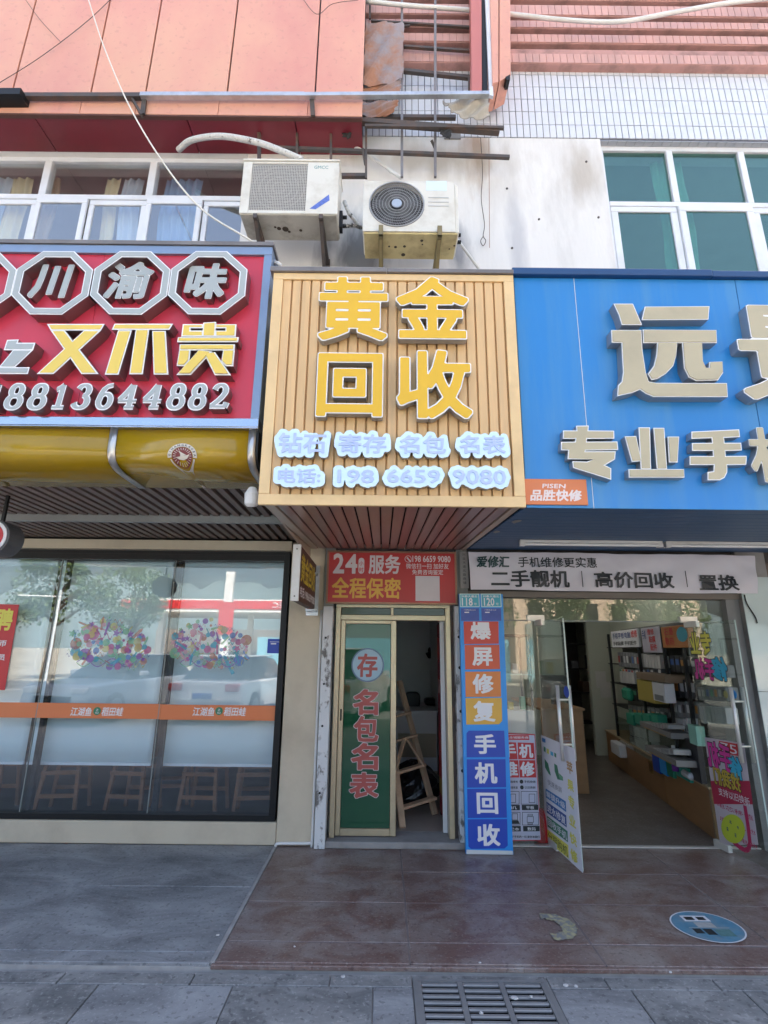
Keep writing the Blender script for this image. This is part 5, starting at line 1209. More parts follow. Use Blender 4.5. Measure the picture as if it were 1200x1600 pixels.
obj('sheet', bx(r[0], r[1], 4.845, 4.848, r[2], r[3]), M('grey_paper', (.28, .27, .26), .8), pc_); mb = MB()
for k, ch in enumerate('兴业大道北路商铺'): cz = r[3] - (r[3] - r[2]) * (k + .7) / 9; mb.text(ch, ((r[0] + r[1]) / 2 - .014, (r[0] + r[1]) / 2 + .014, cz - .013, cz + .013), -4.8442, None, .01)
obj('lettering', mb, print_black, pc_)
# its room
gw = M('grey_room_paint', (.80, .81, .80), .8, var=.04); gfl = M('grey_room_floor', (.36, .32, .28), .45, var=.15, scale=5)
part('room_wall', bx(-.60, -.46, 5.11, 8.3, 0, 2.7), gw); part('room_wall', bx(.74, .80, 5.06, 8.3, 0, 2.7), gw); part('room_wall', bx(-.6, .8, 8.3, 8.4, 0, 2.7), gw); part('room_ceiling', bx(-.6, .8, 5.06, 8.3, 2.6, 2.7), gw); part('room_floor', bx(-.459, .739, 5.125, 8.29, -.05, .05), gfl)
ct = thing('counter', 'white reception counter with beige panel at the back of the narrow shop', 'counter', (.12, 7.0, .05)); Wc = Wall(7.0); cz = Wc.at(660, 1110)[1]
obj('body', bx(-.455, .70, 7.0, 7.45, .05, cz - .03), white_paint, ct); obj('top', bx(-.456, .71, 6.97, 7.48, cz - .029, cz), white_paint, ct, bevel=.004); r = Wc.rect(622, 1146, 684, 1183); obj('panel', bx(r[0], r[1] - .02, 6.992, 6.999, r[2], r[3]), M('beige_laminate', (.42, .35, .25), .5), ct); obj('plinth', bx(-.455, .70, 6.99, 6.999, .05, .15), M('beige_laminate', (.42, .35, .25), .5), ct)
ch_ = thing('office_chair', 'black office chair behind the white counter', 'chair', (.22, 7.8, .05)); q = Wall(7.75).rect(632, 1081, 657, 1112)
n = 14; P = []
for k in range(n): a = R(180 - 180 * k / (n - 1)); P.append(((q[0] + q[1]) / 2 + (q[1] - q[0]) / 2 * math.copysign(abs(math.cos(a)) ** .5, math.cos(a)), q[3] - .12 + .12 * math.sin(a) ** .6))
P += [(q[1] - .03, q[2] - .15), (q[0] + .03, q[2] - .15)]
obj('backrest', MB().prism(P, -7.83, -7.75), M('black_leather', (.02, .02, .022), .45), ch_, bevel=.02); u = (q[0] + q[1]) / 2
obj('seat', bx(u - .24, u + .24, 7.5, 7.98, .48, .56), MATS['black_leather'], ch_, bevel=.03); obj('armrest', bx(u + .17, u + .34, 7.6, 7.85, cz + .0, cz + .09), MATS['black_leather'], ch_, bevel=.03)
obj('post', MB().tube([(u, 7.74, .12), (u, 7.74, .48)], .03, 10), steel, ch_)
for k in range(5): a = 2 * math.pi * k / 5; obj('foot', MB().bar((u, 7.74, .12), (u + .28 * math.cos(a), 7.74 + .28 * math.sin(a), .08), .04), black_metal, ch_)
q = Wall(8.28).rect(667, 1013, 676, 1028); obj('wall_hook', MB().tube([((q[0] + q[1]) / 2, 8.28, q[3]), ((q[0] + q[1]) / 2, 8.24, q[3] - .03), ((q[0] + q[1]) / 2, 8.23, (q[2] + q[3]) / 2), ((q[0] + q[1]) / 2, 8.25, q[2])], [.02, .035, .075, .03], 12), black_metal, label='small black pouch hanging on the grey back wall of the narrow shop', cat='pouch')
# garbage bag
bag = MB(); bc = Vector((Wall(6.1).at(645, 1232)[0], 6.1, 0)); nb_, nr = 20, 9
for j in range(nr + 1):
    v = j / nr
    for i in range(nb_):
        a = 2 * math.pi * i / nb_; rr = .30 * (math.sin(math.pi * min(.98, .18 + .80 * v)) ** .6) * (1 + .10 * math.sin(3 * a + 5 * v) + .06 * math.sin(7 * a - 9 * v)); bag.v.append((bc.x + rr * math.cos(a), bc.y + rr * math.sin(a), .05 + .38 * v + .02 * math.sin(4 * a) * v))
for j in range(nr):
    for i in range(nb_): bag.f.append((j * nb_ + i, j * nb_ + (i + 1) % nb_, (j + 1) * nb_ + (i + 1) % nb_, (j + 1) * nb_ + i)); bag.m.append(0)
bag.f.append(tuple(range(nr * nb_, (nr + 1) * nb_))); bag.m.append(0)
obj('garbage_bag', bag, M('black_plastic_bag', (.012, .012, .013), .25, bump=.8, bscale=25), label='full black plastic garbage bag on the floor behind the wooden ladder', cat='garbage bag', smooth=False)
# ladder
ld = thing('wooden_ladder', 'rough home made wooden stepladder leaning in the open half of the narrow doorway', 'ladder', (.15, 5.4, .05))
def lp(px, py, Y): u, v = Wall(Y).at(px, py); return (u, Y, v)
def plank(name, p, q, a, b): obj(name, MB().bar(p, q, a, b), wood, ld, bevel=.004, seg=1)
Af, At = lp(680, 1281, 5.60), lp(624, 1064, 6.05); Bf, Bt = lp(629, 1304, 5.20), lp(612, 1150, 5.75); Cf = lp(622, 1250, 5.45)
Af = (Af[0], 5.6, .055); Bf = (Bf[0], 5.2, .055)
plank('rail', Af, At, .06, .035); plank('rail', Bf, Bt, .06, .035); plank('rail', (Bf[0] - .04, 5.9, .055), (Bt[0] - .02, 5.82, Bt[2] + .35), .05, .03)
plank('step', lp(612, 1121, 5.84), lp(643, 1113, 5.84), .075, .022); plank('step', lp(612, 1160, 5.70), lp(652, 1148, 5.70), .06, .022); plank('step', lp(618, 1208, 5.52), lp(664, 1194, 5.64), .07, .025); plank('step', lp(626, 1263, 5.33), lp(680, 1246, 5.52), .07, .025)
plank('brace', lp(636, 1155, 5.66), lp(664, 1198, 5.60), .045, .02); plank('brace', lp(632, 1155, 5.66), lp(617, 1205, 5.5), .04, .02)
# poster rack along the right inner wall
rk = thing('poster_rack', 'tall narrow board of red posters just inside the narrow doorway on the right', 'poster board', (.60, 5.3, .05))
RK = Side((.60, 5.62), (.60, 5.12))
obj('board', bx(.585, .735, 5.60, 5.63, .05, 1.88), dark, rk); mb = None
rc = random.Random(3); z = 1.86; cols = [print_red, M('poster_crimson', (.30, .02, .04), .5), M('poster_gold', (.45, .28, .06), .5), M('poster_pink', (.50, .25, .25), .5)]
while z > .15:
    h = rc.uniform(.10, .24); m = cols[rc.randrange(4) if rc.random() < .5 else rc.randrange(2)]
    obj('poster', bx(.582, .735, 5.12, 5.599, z - h + .006, z) if False else bx(.578, .584, 5.12, 5.62, max(.06, z - h + .006), z), m, rk); z -= h

# ------------------------------------------------------------------ leaning number board
NB = Wall(4.745, 0.0, 0.0)
nbd = thing('advertising_board', 'tall blue board with orange and blue character squares standing between the two doors', 'board', (.88, 4.745, 0))
bl, br_ = .695, 1.078; tl, tr_ = NB.at(717.5, 930)[0], NB.at(785.5, 930)[0]; bzt_ = NB.at(750, 928)[1]
obj('board', MB().prism([(bl, .004), (br_, .004), (tr_, bzt_), (tl, bzt_)], -4.80, -4.745), print_sky, nbd)
obj('bare_edge', MB().prism([(bl + .002, .005), (br_ - .002, .005), (br_ - .004, .032), (bl + .004, .036)], -4.746, -4.7437), M('bare_board', (.55, .58, .58), .8, var=.1), nbd)
ZN = lambda x, y: NB.at(440 + x / 3.077, 840 + y / 3.077)
def cell(name, pts, m, parent=nbd, w0=-4.7445, w1=-4.7425): return obj(name, MB().prism([ZN(*p) for p in pts], w0, w1), m, parent)
def ntext(ch, x0, y0, x1, y1, off=.05, w=-4.7418): return MB().text(ch, NB.rect(440 + x0 / 3.077, 840 + y0 / 3.077, 440 + x1 / 3.077, 840 + y1 / 3.077), w, None, off)
for pts, m, ch, tx in ((((875, 403), (1042, 403), (1044, 510), (878, 512)), M('cell_red', (.58, .06, .035), .45), '爆', (908, 405, 1006, 490)), (((880, 516), (1046, 515), (1050, 632), (883, 634)), M('cell_vermilion', (.62, .10, .04), .45), '屏', (916, 528, 1014, 616)),
        (((882, 645), (1052, 643), (1055, 765), (885, 766)), M('cell_orange', (.68, .22, .05), .45), '修', (918, 655, 1018, 750)), (((884, 772), (1058, 770), (1060, 880), (1045, 897), (888, 899)), M('cell_amber', (.70, .40, .06), .45), '复', (922, 785, 1026, 885)),
        (((900, 928), (1070, 928), (1076, 1055), (890, 1056), (889, 940)), print_blue, '手', (925, 945, 1030, 1040)), (((890, 1066), (1076, 1065), (1079, 1200), (892, 1202)), print_blue, '机', (928, 1080, 1036, 1182)), (((892, 1208), (1079, 1207), (1083, 1346), (895, 1348)), print_blue, '回', (938, 1226, 1040, 1328)), (((895, 1354), (1084, 1353), (1087, 1480), (1072, 1494), (910, 1496), (898, 1484)), print_blue, '收', (940, 1376, 1050, 1482))):
    o = cell('character_square', pts, m); obj('lettering', ntext(ch, *tx), print_white, o)
for x0, x1, num, tx in ((854, 952, '118', (866, 290, 918, 328)), (957, 1057, '120', (972, 290, 1022, 328))):
    t = thing('number_plate', ('left' if num == '118' else 'right') + ' of the two teal house number plates at the top of the blue board', 'number plate', (ZN((x0 + x1) / 2, 335)[0], 4.742, ZN(x0, 335)[1]), group='house number plates on the blue board')
    o = cell('plate', ((x0, 270), (x1 - 3, 270), (x1, 334), (x0 + 3, 334)), M('plate_rim', (.50, .70, .72), .4), t, -4.7443, -4.7395); obj('plate_face', MB().prism([ZN(*p) for p in ((x0 + 4, 274), (x1 - 7, 274), (x1 - 4, 330), (x0 + 7, 330))], -4.7394, -4.7388), print_teal, o)
    mb = ntext(num, *tx, off=.03, w=-4.7383); mb.text('兴泰大道北', NB.rect(440 + (x0 + 10) / 3.077, 840 + 277 / 3.077, 440 + (x1 - 12) / 3.077, 840 + 288 / 3.077), -4.7383, None, .03); mb.text('号', NB.rect(440 + (x1 - 28) / 3.077, 840 + 314 / 3.077, 440 + (x1 - 14) / 3.077, 840 + 326 / 3.077), -4.7383, None, .0)
    obj('lettering', mb, print_white, t)
for x0, x1 in ((861, 950), (960, 1056)):
    o = cell('notice_square', ((x0, 340), (x1 - 2, 340), (x1, 400), (x0 + 2, 400)), M('notice_navy', (.03, .07, .36), .35, var=.2, scale=25)); mb = MB(); mb.prism([ZN(*p) for p in ((x0 + 18, 357), (x0 + 40, 357), (x0 + 40, 362), (x0 + 18, 362))], -4.7424, -4.742); mb.text('门牌信息公示', NB.rect(440 + (x0 + 16) / 3.077, 840 + 345 / 3.077, 440 + (x0 + 72) / 3.077, 840 + 351 / 3.077), -4.742, None, 0); obj('lettering', mb, print_white, o)

# ------------------------------------------------------------------ banner over the phone shop
bn = thing('banner', 'wrinkled pale grey cloth banner with black characters over the phone shop glass', 'banner', (2.1, 4.8, 2.15))
Wn = Wall(4.78); c4 = [Vector((Wn.at(*p)[0], 0, Wn.at(*p)[1])) for p in ((732, 862), (1179, 868), (1184, 928), (736, 921))]
def ban(u, v, d=0.0):
    q = (c4[0] * (1 - u) + c4[1] * u) * (1 - v) + (c4[3] * (1 - u) + c4[2] * u) * v
    y = 4.78 + .010 * math.sin(26 * u + 7 * v) * (.4 + .6 * v) + .007 * math.sin(61 * u - 9 * v + 1) * (1.2 - v) + .012 * math.sin(9 * u + 2) * v + .006 * math.sin(40 * (u + .25 * v)) * math.exp(-8 * u)
    return (q.x, y - d, q.z + .006 * math.sin(14 * u) * (v - .5))
b = MB(); b.grid(lambda u, v: ban(u, v), 150, 14); b.f = [f[::-1] for f in b.f]
o = obj('cloth', b, M('banner_cloth', (.64, .62, .67), .7, var=.03), bn, smooth=True)
def bantext(s, px, off, shear=0.0):
    r = Wn.rect(*px); mb = MB().text(s, r, 0, None, off, shear=shear); out = []
    for x, y, z in mb.v:
        u = (x - c4[0].x) / (c4[1].x - c4[0].x); zt_, zb_ = c4[0].z * (1 - u) + c4[1].z * u, c4[3].z * (1 - u) + c4[2].z * u; v = (zt_ - z) / (zt_ - zb_); p = ban(u, v, .010); out.append((x, p[1], z))
    mb.v = out; return mb
mb = bantext('爱修汇', (744, 869, 796, 887), .045, .12)
obj('lettering', mb, M('banner_teal', (.02, .06, .06), .5), bn)
mb = MB()
for s, px, off in (('手机维修更实惠', (809, 871, 932, 887), .02), ('二手靓机', (767, 891, 889, 918), .04), ('高价回收', (928, 894, 1052, 919), .04), ('置换', (1092, 898, 1151, 923), .04)):
    m2 = bantext(s, px, off); mb.add(m2.v, m2.f)
obj('lettering', mb, print_black, bn)
mb = MB()
for px in (908.5, 1070.5):
    u, v = Wn.at(px, 905); mb.box(u - .003, u + .003, 4.758, 4.762, v - .075, v + .075)
obj('divider', mb, print_black, bn)
part('header_beam', bx(.80, 4.6, 4.90, 5.08, 2.145, 2.62), M('dark_header', (.04, .035, .033), .7)); part('header_rail', bx(.80, 3.36, 4.87, 5.0, 2.09, 2.143), M('brown_rail', (.14, .12, .10), .5))

# ------------------------------------------------------------------ phone shop front of frameless glass
sf = part('glass_front', bx(.80, 3.22, 4.945, 4.957, 1.885, 2.088), clear_glass)
obj('pane', bx(1.08, 1.405, 4.945, 4.957, .02, 1.875), clear_glass, sf); obj('pane', bx(.80, 1.076, 4.945, 4.957, .02, 1.875), clear_glass, sf); obj('pane', bx(2.93, 3.22, 4.945, 4.957, .02, 1.875), clear_glass, sf)
obj('joint', bx(1.0765, 1.0795, 4.944, 4.958, .02, 1.875), MATS['silicone'], sf); obj('joint', bx(.80, 3.22, 4.946, 4.956, 1.8755, 1.8845), MATS['silicone'], sf)
chrome = M('brushed_steel', (.66, .64, .60), .3, metal=.35, var=.06)
def door_leaf(p, q):
    PL = Side(p, q); Ln = math.hypot(q[0] - p[0], q[1] - p[1])
    d = bpy.data.objects.new('glass_door', None); COL.objects.link(d); d.parent = B
    d.matrix_local = Matrix.Translation((p[0], p[1] - 4.9, 0)) @ Matrix.Rotation(math.atan2(q[1] - p[1], q[0] - p[0]), 4, 'Z'); ORG[d.name] = Vector((0, 0, 0))
    obj('pane', MB().box(0, Ln, -.006, .006, .03, 1.87), clear_glass, d)
    obj('edge', MB().box(Ln, Ln + .002, -.0062, .0062, .03, 1.87), M('glass_edge', (.36, .46, .42), .2), d)
    obj('patch_fitting', MB().box(-.01, .16, -.018, .018, 1.83, 1.885), chrome, d, bevel=.003); obj('patch_fitting', MB().box(-.01, .16, -.018, .018, .012, .065), chrome, d, bevel=.003)
    for s_ in (-1, 1): obj('handle', MB().tube([(Ln - .10, s_ * .05, .76), (Ln - .10, s_ * .05, 1.33)], .0145, 14), chrome, d, smooth=True)
    obj('handle_stud', MB().tube([(Ln - .10, -.05, .88), (Ln - .10, .05, .88)], .009, 8).tube([(Ln - .10, -.05, 1.22), (Ln - .10, .05, 1.22)], .009, 8), chrome, d)
    return PL, Ln
L1, n1 = door_leaf((1.45, 4.96), (1.50, 4.36)); L2, n2 = door_leaf((2.865, 4.96), (2.93, 4.36))
part('top_patch', bx(1.36, 1.52, 4.925, 4.977, 1.876, 1.93), chrome); part('top_patch', bx(2.80, 2.96, 4.925, 4.977, 1.876, 1.93), chrome)
part('door_sill', bx(1.10, 3.22, 4.925, 4.965, .0005, .012), chrome)
# posters on the left leaf
def onleaf(PL, name, label, cat, pts, m, w=.0075):
    xz = [PL.at(*p, w) for p in pts]; t = thing(name, label, cat, (sum(a for a, _ in xz) / len(xz), -w, min(b for _, b in xz)), PL)
    obj('sheet', MB().prism(xz, w, w + .0015), m, t); return t
lf = onleaf(L1, 'door_poster', 'white repair poster with blue and green bands on the open left glass door', 'poster', ((845, 1148), (898, 1170), (911, 1364), (853, 1311)), print_white)
# its own print, laid out in the poster's frame
def bandp(PL, t, pts, m, s, off, mi_m, w=.0094, shear=0.0):
    xz = [PL.at(*p, w) for p in pts]; xs_, zs_ = [a for a, _ in xz], [b for _, b in xz]
    if m: o = obj('band', MB().prism(xz, w - .0003, w + .0005), m, t)
    x0, x1 = (xs_[0] + xs_[3]) / 2, (xs_[1] + xs_[2]) / 2; z1, z0 = (zs_[0] + zs_[1]) / 2, (zs_[3] + zs_[2]) / 2
    if s: obj('lettering', MB().text(s, (x0 + .012, x1 - .012, z0 + .012, z1 - .012), w + .001, None, off), mi_m, t)
Zl = lambda *L: [(785 + x / 6.667, 1130 + y / 6.667) for x, y in L]
bandp(L1, lf, Zl((450, 680), (660, 815), (664, 925), (453, 772)), M('band_blue', (.03, .18, .42), .5), '解锁升级', .03, print_white); bandp(L1, lf, Zl((458, 815), (664, 960), (670, 1085), (463, 930)), M('band_navy', (.02, .07, .26), .5), '进水修复', .03, print_white); bandp(L1, lf, Zl((465, 965), (678, 1125), (683, 1240), (470, 1075)), print_green, '回收手机', .03, print_white)
bandp(L1, lf, Zl((468, 1105), (685, 1270), (692, 1410), (475, 1235)), print_lemon, '分期购机', .0, print_black); bandp(L1, lf, Zl((465, 560), (625, 660), (628, 760), (468, 645)), None, '快速换屏', .01, M('print_mid_grey', (.22, .22, .24), .5))
for ch, y0, y1, m in (('苹', 360, 520, M('print_ochre', (.50, .30, .12), .5)), ('果', 555, 700, print_lemon), ('专', 720, 880, print_lemon), ('业', 920, 1070, print_lemon), ('快', 1110, 1260, print_lemon), ('修', 1280, 1440, print_lemon)):
    bandp(L1, lf, Zl((662 + (y0 - 360) * .045, y0), (738 + (y0 - 360) * .055, y0 + 45), (742 + (y0 - 360) * .055, y1 + 45), (664 + (y0 - 360) * .045, y1)), None, ch, .05, m)
for (pts, m) in ((((440, 370), (475, 420), (505, 545), (485, 530), (445, 460)), print_green), (((540, 420), (570, 440), (600, 590), (575, 585), (545, 500)), print_green), (((590, 520), (630, 560), (632, 600), (600, 590)), MATS['decal_green']), (((430, 240), (450, 255), (450, 305), (432, 290)), print_green), (((460, 260), (485, 275), (485, 325), (462, 310)), print_lemon), (((500, 290), (530, 305), (530, 345), (502, 330)), print_cyan), (((540, 305), (560, 318), (560, 360), (542, 345)), print_green), (((412, 150), (448, 165), (448, 205), (414, 190)), M('band_blue', (.03, .18, .42), .5))):
    obj('picture', MB().prism([L1.at(*p, .0094) for p in Zl(*pts)], .0091, .0099), m, lf)
# right leaf: poster and mirrored stickers (seen through the glass from behind)
Zr = lambda *L: [(1090 + x / 8, 1140 + y / 8) for x, y in L]
rp = onleaf(L2, 'door_poster', 'pink and white battery poster with 75 in red on the open right glass door', 'poster', Zr((88, 96), (580, 170), (760, 1440), (285, 1440)), M('poster_white_pink', (.52, .46, .50), .5))
bandp(L2, rp, Zr((160, 640), (650, 640), (690, 935), (205, 930)), M('poster_deep_red', (.42, .03, .07), .5), None, 0, None); bandp(L2, rp, Zr((265, 140), (500, 180), (510, 330), (290, 290)), print_red, '75', .0, print_white)
for s, y0, y1, x0, x1 in (('电芯移值', 960, 1065, 240, 690), ('原装电池', 1140, 1240, 270, 715), ('品牌电池', 1310, 1415, 300, 740), ('支持以旧换新', 760, 900, 250, 650)):
    bandp(L2, rp, Zr((x0, y0), (x1, y0 + 10), (x1 + 15, y1 + 10), (x0 + 15, y1)), None, s, .01, M('print_crimson', (.46, .03, .10), .5) if y0 > 900 else print_white)
def swoosh(PL, t, pts, wd, m, w):
    P = [Vector(PL.at(*p, w)) for p in pts]; b = MB()
    for i in range(len(P) - 1):
        d = (P[i + 1] - P[i]).normalized(); n_ = Vector((-d.y, d.x)) * wd / 2; b.prism([tuple(P[i] - n_), tuple(P[i + 1] - n_), tuple(P[i + 1] + n_), tuple(P[i] + n_)], w - .0003, w + .0006 + .00005 * i)
    obj('arrow_band', b, m, t)
swoosh(L2, rp, Zr((590, 950), (630, 1200), (655, 1420), (640, 1490), (600, 1510), (540, 1480), (440, 1400)), .035, M('print_crimson', (.46, .03, .10), .5), .0108)
def mirrored(PL, name, label, rows_, w, back):
    t = None
    for s, pts, m in rows_:
        xz = [PL.at(*p, w) for p in pts]; x0, x1 = min(a for a, _ in xz), max(a for a, _ in xz); z0, z1 = min(b for _, b in xz), max(b for _, b in xz)
        if t is None: t = thing(name, label, 'window sticker', (x0, -w, z0), PL)
        obj('outline', MB().text(s, (x0, x1, z0, z1), w, w + .0006, .11, fit_off=.11, mirror=True), back, t); obj('lettering', MB().text(s, (x0, x1, z0, z1), w + .0010, None, .055, fit_off=.11, mirror=True), m, t)
Z8 = lambda *L: [(780 + x / 2.857, 840 + y / 2.857) for x, y in L]
m1 = [('专业', Z8((858, 418), (940, 418), (940, 528), (858, 528)), print_lemon), ('手机', Z8((878, 535), (955, 535), (955, 635), (878, 635)), print_magenta), ('修', Z8((955, 530), (1012, 530), (1012, 640), (955, 640)), print_cyan)]
mirrored(L2, 'mirror_sticker', 'yellow, magenta and cyan mirrored sticker high on the open right glass door', m1, .0078, print_black)
m2_ = [('手机', Zr((120, 160), (400, 190), (400, 520), (140, 470)), print_magenta), ('修', Zr((405, 330), (540, 350), (540, 640), (410, 600)), print_cyan), ('找我们', Zr((190, 450), (520, 560), (520, 790), (210, 640)), M('print_mustard', (.50, .36, .05), .5))]
mirrored(L2, 'mirror_sticker', 'overlapping magenta, cyan and mustard mirrored sticker over the pink poster', m2_, .0115, print_black)
t = onleaf(L2, 'oval_sticker', 'lime yellow oval sticker with blue characters low on the pink poster', 'sticker', [Zr((445 + 150 * math.cos(a) * .95 + 40 * math.sin(a), 1240 - 165 * math.sin(a) + 75 * math.cos(a)))[0] for a in [2 * math.pi * k / 24 for k in range(24)]], M('lime_print', (.52, .60, .05), .5), .0125)
for s, pts in (('北', ((385, 1110), (440, 1120), (440, 1200), (385, 1190))), ('店', ((350, 1190), (400, 1200), (400, 1290), (350, 1280))), ('专', ((480, 1180), (530, 1190), (530, 1270), (480, 1260))), ('店', ((450, 1270), (500, 1280), (500, 1370), (450, 1360)))): bandp(L2, t, Zr(*pts), None, s, .05, M('print_dark_teal', (.03, .12, .16), .5), .0142)
obj('round_sticker', MB().prism([(L2.at(1147, 1085, .0078)[0] + .028 * math.cos(2 * math.pi * k / 16), L2.at(1147, 1085, .0078)[1] + .034 * math.sin(2 * math.pi * k / 16)) for k in range(16)], .0078, .0086), print_sky, None, wall=L2, label='round blue sticker beside the tall handle of the right glass door', cat='sticker')
obj('round_sticker', MB().prism([(L2.at(1134, 1085, .0078)[0] + .024 * math.cos(2 * math.pi * k / 16), L2.at(1134, 1085, .0078)[1] + .032 * math.sin(2 * math.pi * k / 16)) for k in range(16)], .0078, .0086), M('print_olive', (.30, .30, .12), .5), None, wall=L2, label='round olive sticker left of the blue one on the right glass door', cat='sticker')
obj('round_sticker', MB().prism([(L1.at(885, 1081, .0078)[0] + .05 * math.cos(2 * math.pi * k / 16), L1.at(885, 1081, .0078)[1] + .045 * math.sin(2 * math.pi * k / 16)) for k in range(16)], .0078, .0086), print_blue, None, wall=L1, label='blue sticker above the handle of the left glass door', cat='sticker')
# standing phone repair poster behind the blue board
W47 = Wall(4.90); ZP = lambda *L: [W47.at(785 + x / 6.667, 1130 + y / 6.667) for x, y in L]
sp = thing('standing_poster', 'white poster with red phone repair heading leaning on the glass behind the blue board', 'poster', (1.2, 4.9, .02))
obj('board', MB().prism(ZP((-60, 100), (340, 118), (406, 1222), (-10, 1228)), -4.93, -4.90), print_red, sp); obj('sheet', MB().prism(ZP((-50, 110), (333, 126), (398, 1214), (0, 1220)), -4.8999, -4.8985), M('poster_lilac', (.52, .53, .64), .5), sp)
def pt_(s, x0, y0, x1, y1, off, m, mb): r = W47.rect(785 + x0 / 6.667, 1130 + y0 / 6.667, 785 + x1 / 6.667, 1130 + y1 / 6.667); mb.text(s, r, -4.8955, None, off); return mb
mb = MB()
for pts in (((-30, 195), (142, 200), (158, 375), (-20, 378)), ((158, 200), (326, 205), (338, 375), (164, 375)), ((-15, 385), (164, 385), (174, 565), (-5, 565)), ((172, 385), (340, 385), (352, 565), (180, 565)), ((-30, 120), (275, 125), (280, 175), (-25, 172))): mb.prism(ZP(*pts), -4.8983, -4.897)
obj('red_square', mb, print_red, sp)
mb = MB()
for s, a in (('手', (-15, 215, 140, 360)), ('机', (172, 215, 318, 360)), ('维', (0, 400, 158, 552)), ('修', (184, 400, 332, 552))): pt_(s, *a, .05, None, mb)
pt_('手机全城服务商', -10, 135, 270, 160, .02, None, mb); pt_('手机', 0, 862, 150, 895, .02, None, mb); pt_('平板', 245, 860, 330, 895, .02, None, mb); pt_('笔记本', 20, 1085, 175, 1118, .02, None, mb); pt_('数码', 260, 1082, 345, 1118, .02, None, mb)
obj('white_lettering', mb, print_white, sp)
mb = MB()
for pts in (((200, 850), (372, 848), (374, 903), (203, 905)), ((60, 850), (180, 850), (182, 905), (60, 905)), ((214, 1070), (386, 1068), (388, 1124), (217, 1126)), ((60, 1070), (190, 1070), (192, 1126), (60, 1126))): mb.prism(ZP(*pts), -4.8983, -4.897)
def outline(mb, x0, y0, x1, y1, t=5):
    for a in ((x0, y0, x1, y0 + t), (x0, y1 - t, x1, y1), (x0, y0 + t, x0 + t, y1 - t), (x1 - t, y0 + t, x1, y1 - t)): mb.prism(ZP((a[0], a[1]), (a[2], a[1]), (a[2], a[3]), (a[0], a[3])), -4.8983, -4.8976)
for a in ((192, 708, 362, 845), (70, 708, 176, 845), (205, 925, 378, 1062), (80, 925, 186, 1062), (275, 735, 340, 828), (85, 735, 140, 828), (255, 970, 325, 1035), (262, 945, 315, 966), (262, 1038, 315, 1056), (98, 940, 160, 1010)): outline(mb, *a)
mb.prism(ZP((95, 1012), (165, 1012), (180, 1048), (95, 1048)), -4.8983, -4.897)
for x, y in ((198, 608), (202, 668)): u, v = W47.at(785 + x / 6.667, 1130 + y / 6.667); cylY(mb, u, v, .016, 4.897, 4.8983, 16)
pt_('手机快修', 225, 595, 345, 622, .02, None, mb); pt_('以旧换新', 230, 655, 345, 682, .02, None, mb); pt_('电脑维修', 60, 595, 160, 622, .02, None, mb); pt_('数据恢复', 65, 655, 160, 682, .02, None, mb); pt_('关于手机的一切,请咨询我们', 70, 1168, 385, 1195, .03, None, mb)
obj('black_print', mb, print_black, sp)
loose('red_bag', 'small red bag on the floor between the leaning poster and the left glass door', 'bag', MB().tube([(1.40, 5.05, .01), (1.40, 5.05, .10), (1.41, 5.05, .2), (1.41, 5.05, .26)], [.06, .075, .05, .02], 12), print_red)
ORD2 = ('first', 'second', 'third', 'fourth', 'fifth', 'sixth', 'seventh', 'eighth')

# ------------------------------------------------------------------ right edge: pillar clad in pale glass, roller shutter
part('pillar_reveal', bx(3.235, 3.36, 4.90, 5.20, 0, 2.14), M('grey_reveal', (.20, .20, .20), .6, var=.1))
pc0 = part('clad_pillar', bx(3.362, 3.64, 4.85, 5.2, 0, 2.62), concrete)
pale = M('pale_back_painted_glass', (.52, .60, .58), .05, var=.05, coat=.5)
for z0, z1 in ((.01, .80), (.804, 1.27), (1.274, 2.30)): obj('panel', bx(3.36, 3.642, 4.84, 4.849, z0, z1), pale, pc0, bevel=.002, seg=1)
sh = thing('roller_shutter', 'beige roller shutter of horizontal slats beyond the pale pillar at the right edge', 'roller shutter', (4.2, 5.0, 0)); sl = None
for k in range(33):
    z = .02 + .078 * k
    if sl is None: sl = obj('slat', MB().prism([(3.645, z), (4.9, z), (4.9, z + .074), (3.645, z + .074)], -5.03, -5.0), M('shutter_beige', (.42, .37, .30), .5, var=.1), sh, bevel=.010)
    else: like(sl, ORG[sl.name] + Vector((0, 0, .078 * k)), sh)
u, v = Wall(4.9).at(1196, 892); obj('motor_box', MB().tube([(u, 4.99, v), (u, 4.9, v), (u, 4.88, v)], [.09, .085, .06], 14), M('brown_fitting', (.14, .10, .08), .7), sh)
loose('cable', 'black cable hanging from the banner corner down the pale pillar', 'cable', MB().tube(spline([(3.38, 4.835, 2.13), (3.385, 4.83, 2.05), (3.44, 4.83, 1.93), (3.45, 4.83, 1.87)]), .006, 6), black_metal)

# ------------------------------------------------------------------ phone shop room
rmw = M('olive_room_paint', (.40, .42, .35), .8, var=.04)
part('room_floor', bx(.80, 3.9, 4.97, 10.5, -.05, .008), M('shop_floor', (.135, .11, .095), .4, var=.25, scale=6, dirt=(.22, .20, .18), dirt_amt=.8, dscale=4, grit=[((.34, .3, .27), .4, 50)]))
part('room_wall', bx(3.85, 3.95, 5.2, 10.5, 0, 2.75), rmw); part('room_ceiling', bx(.8, 3.9, 5.08, 10.5, 2.52, 2.6), M('shop_ceiling', (.42, .43, .38), .8)); part('room_wall', bx(.8, 4.0, 10.5, 10.6, 0, 2.75), dk_wall)
Wk = Wall(8.9); kx0, kx1 = Wk.at(884, 1080)[0], Wk.at(925, 1080)[0]
part('room_wall', bx(kx1, 3.849, 8.9, 9.0, 0, 2.52), rmw); part('room_wall', bx(.80, kx0, 8.9, 9.0, 0, 2.52), rmw); part('room_wall', bx(kx0, kx1, 8.9, 9.0, Wk.at(900, 972)[1], 2.52), rmw)
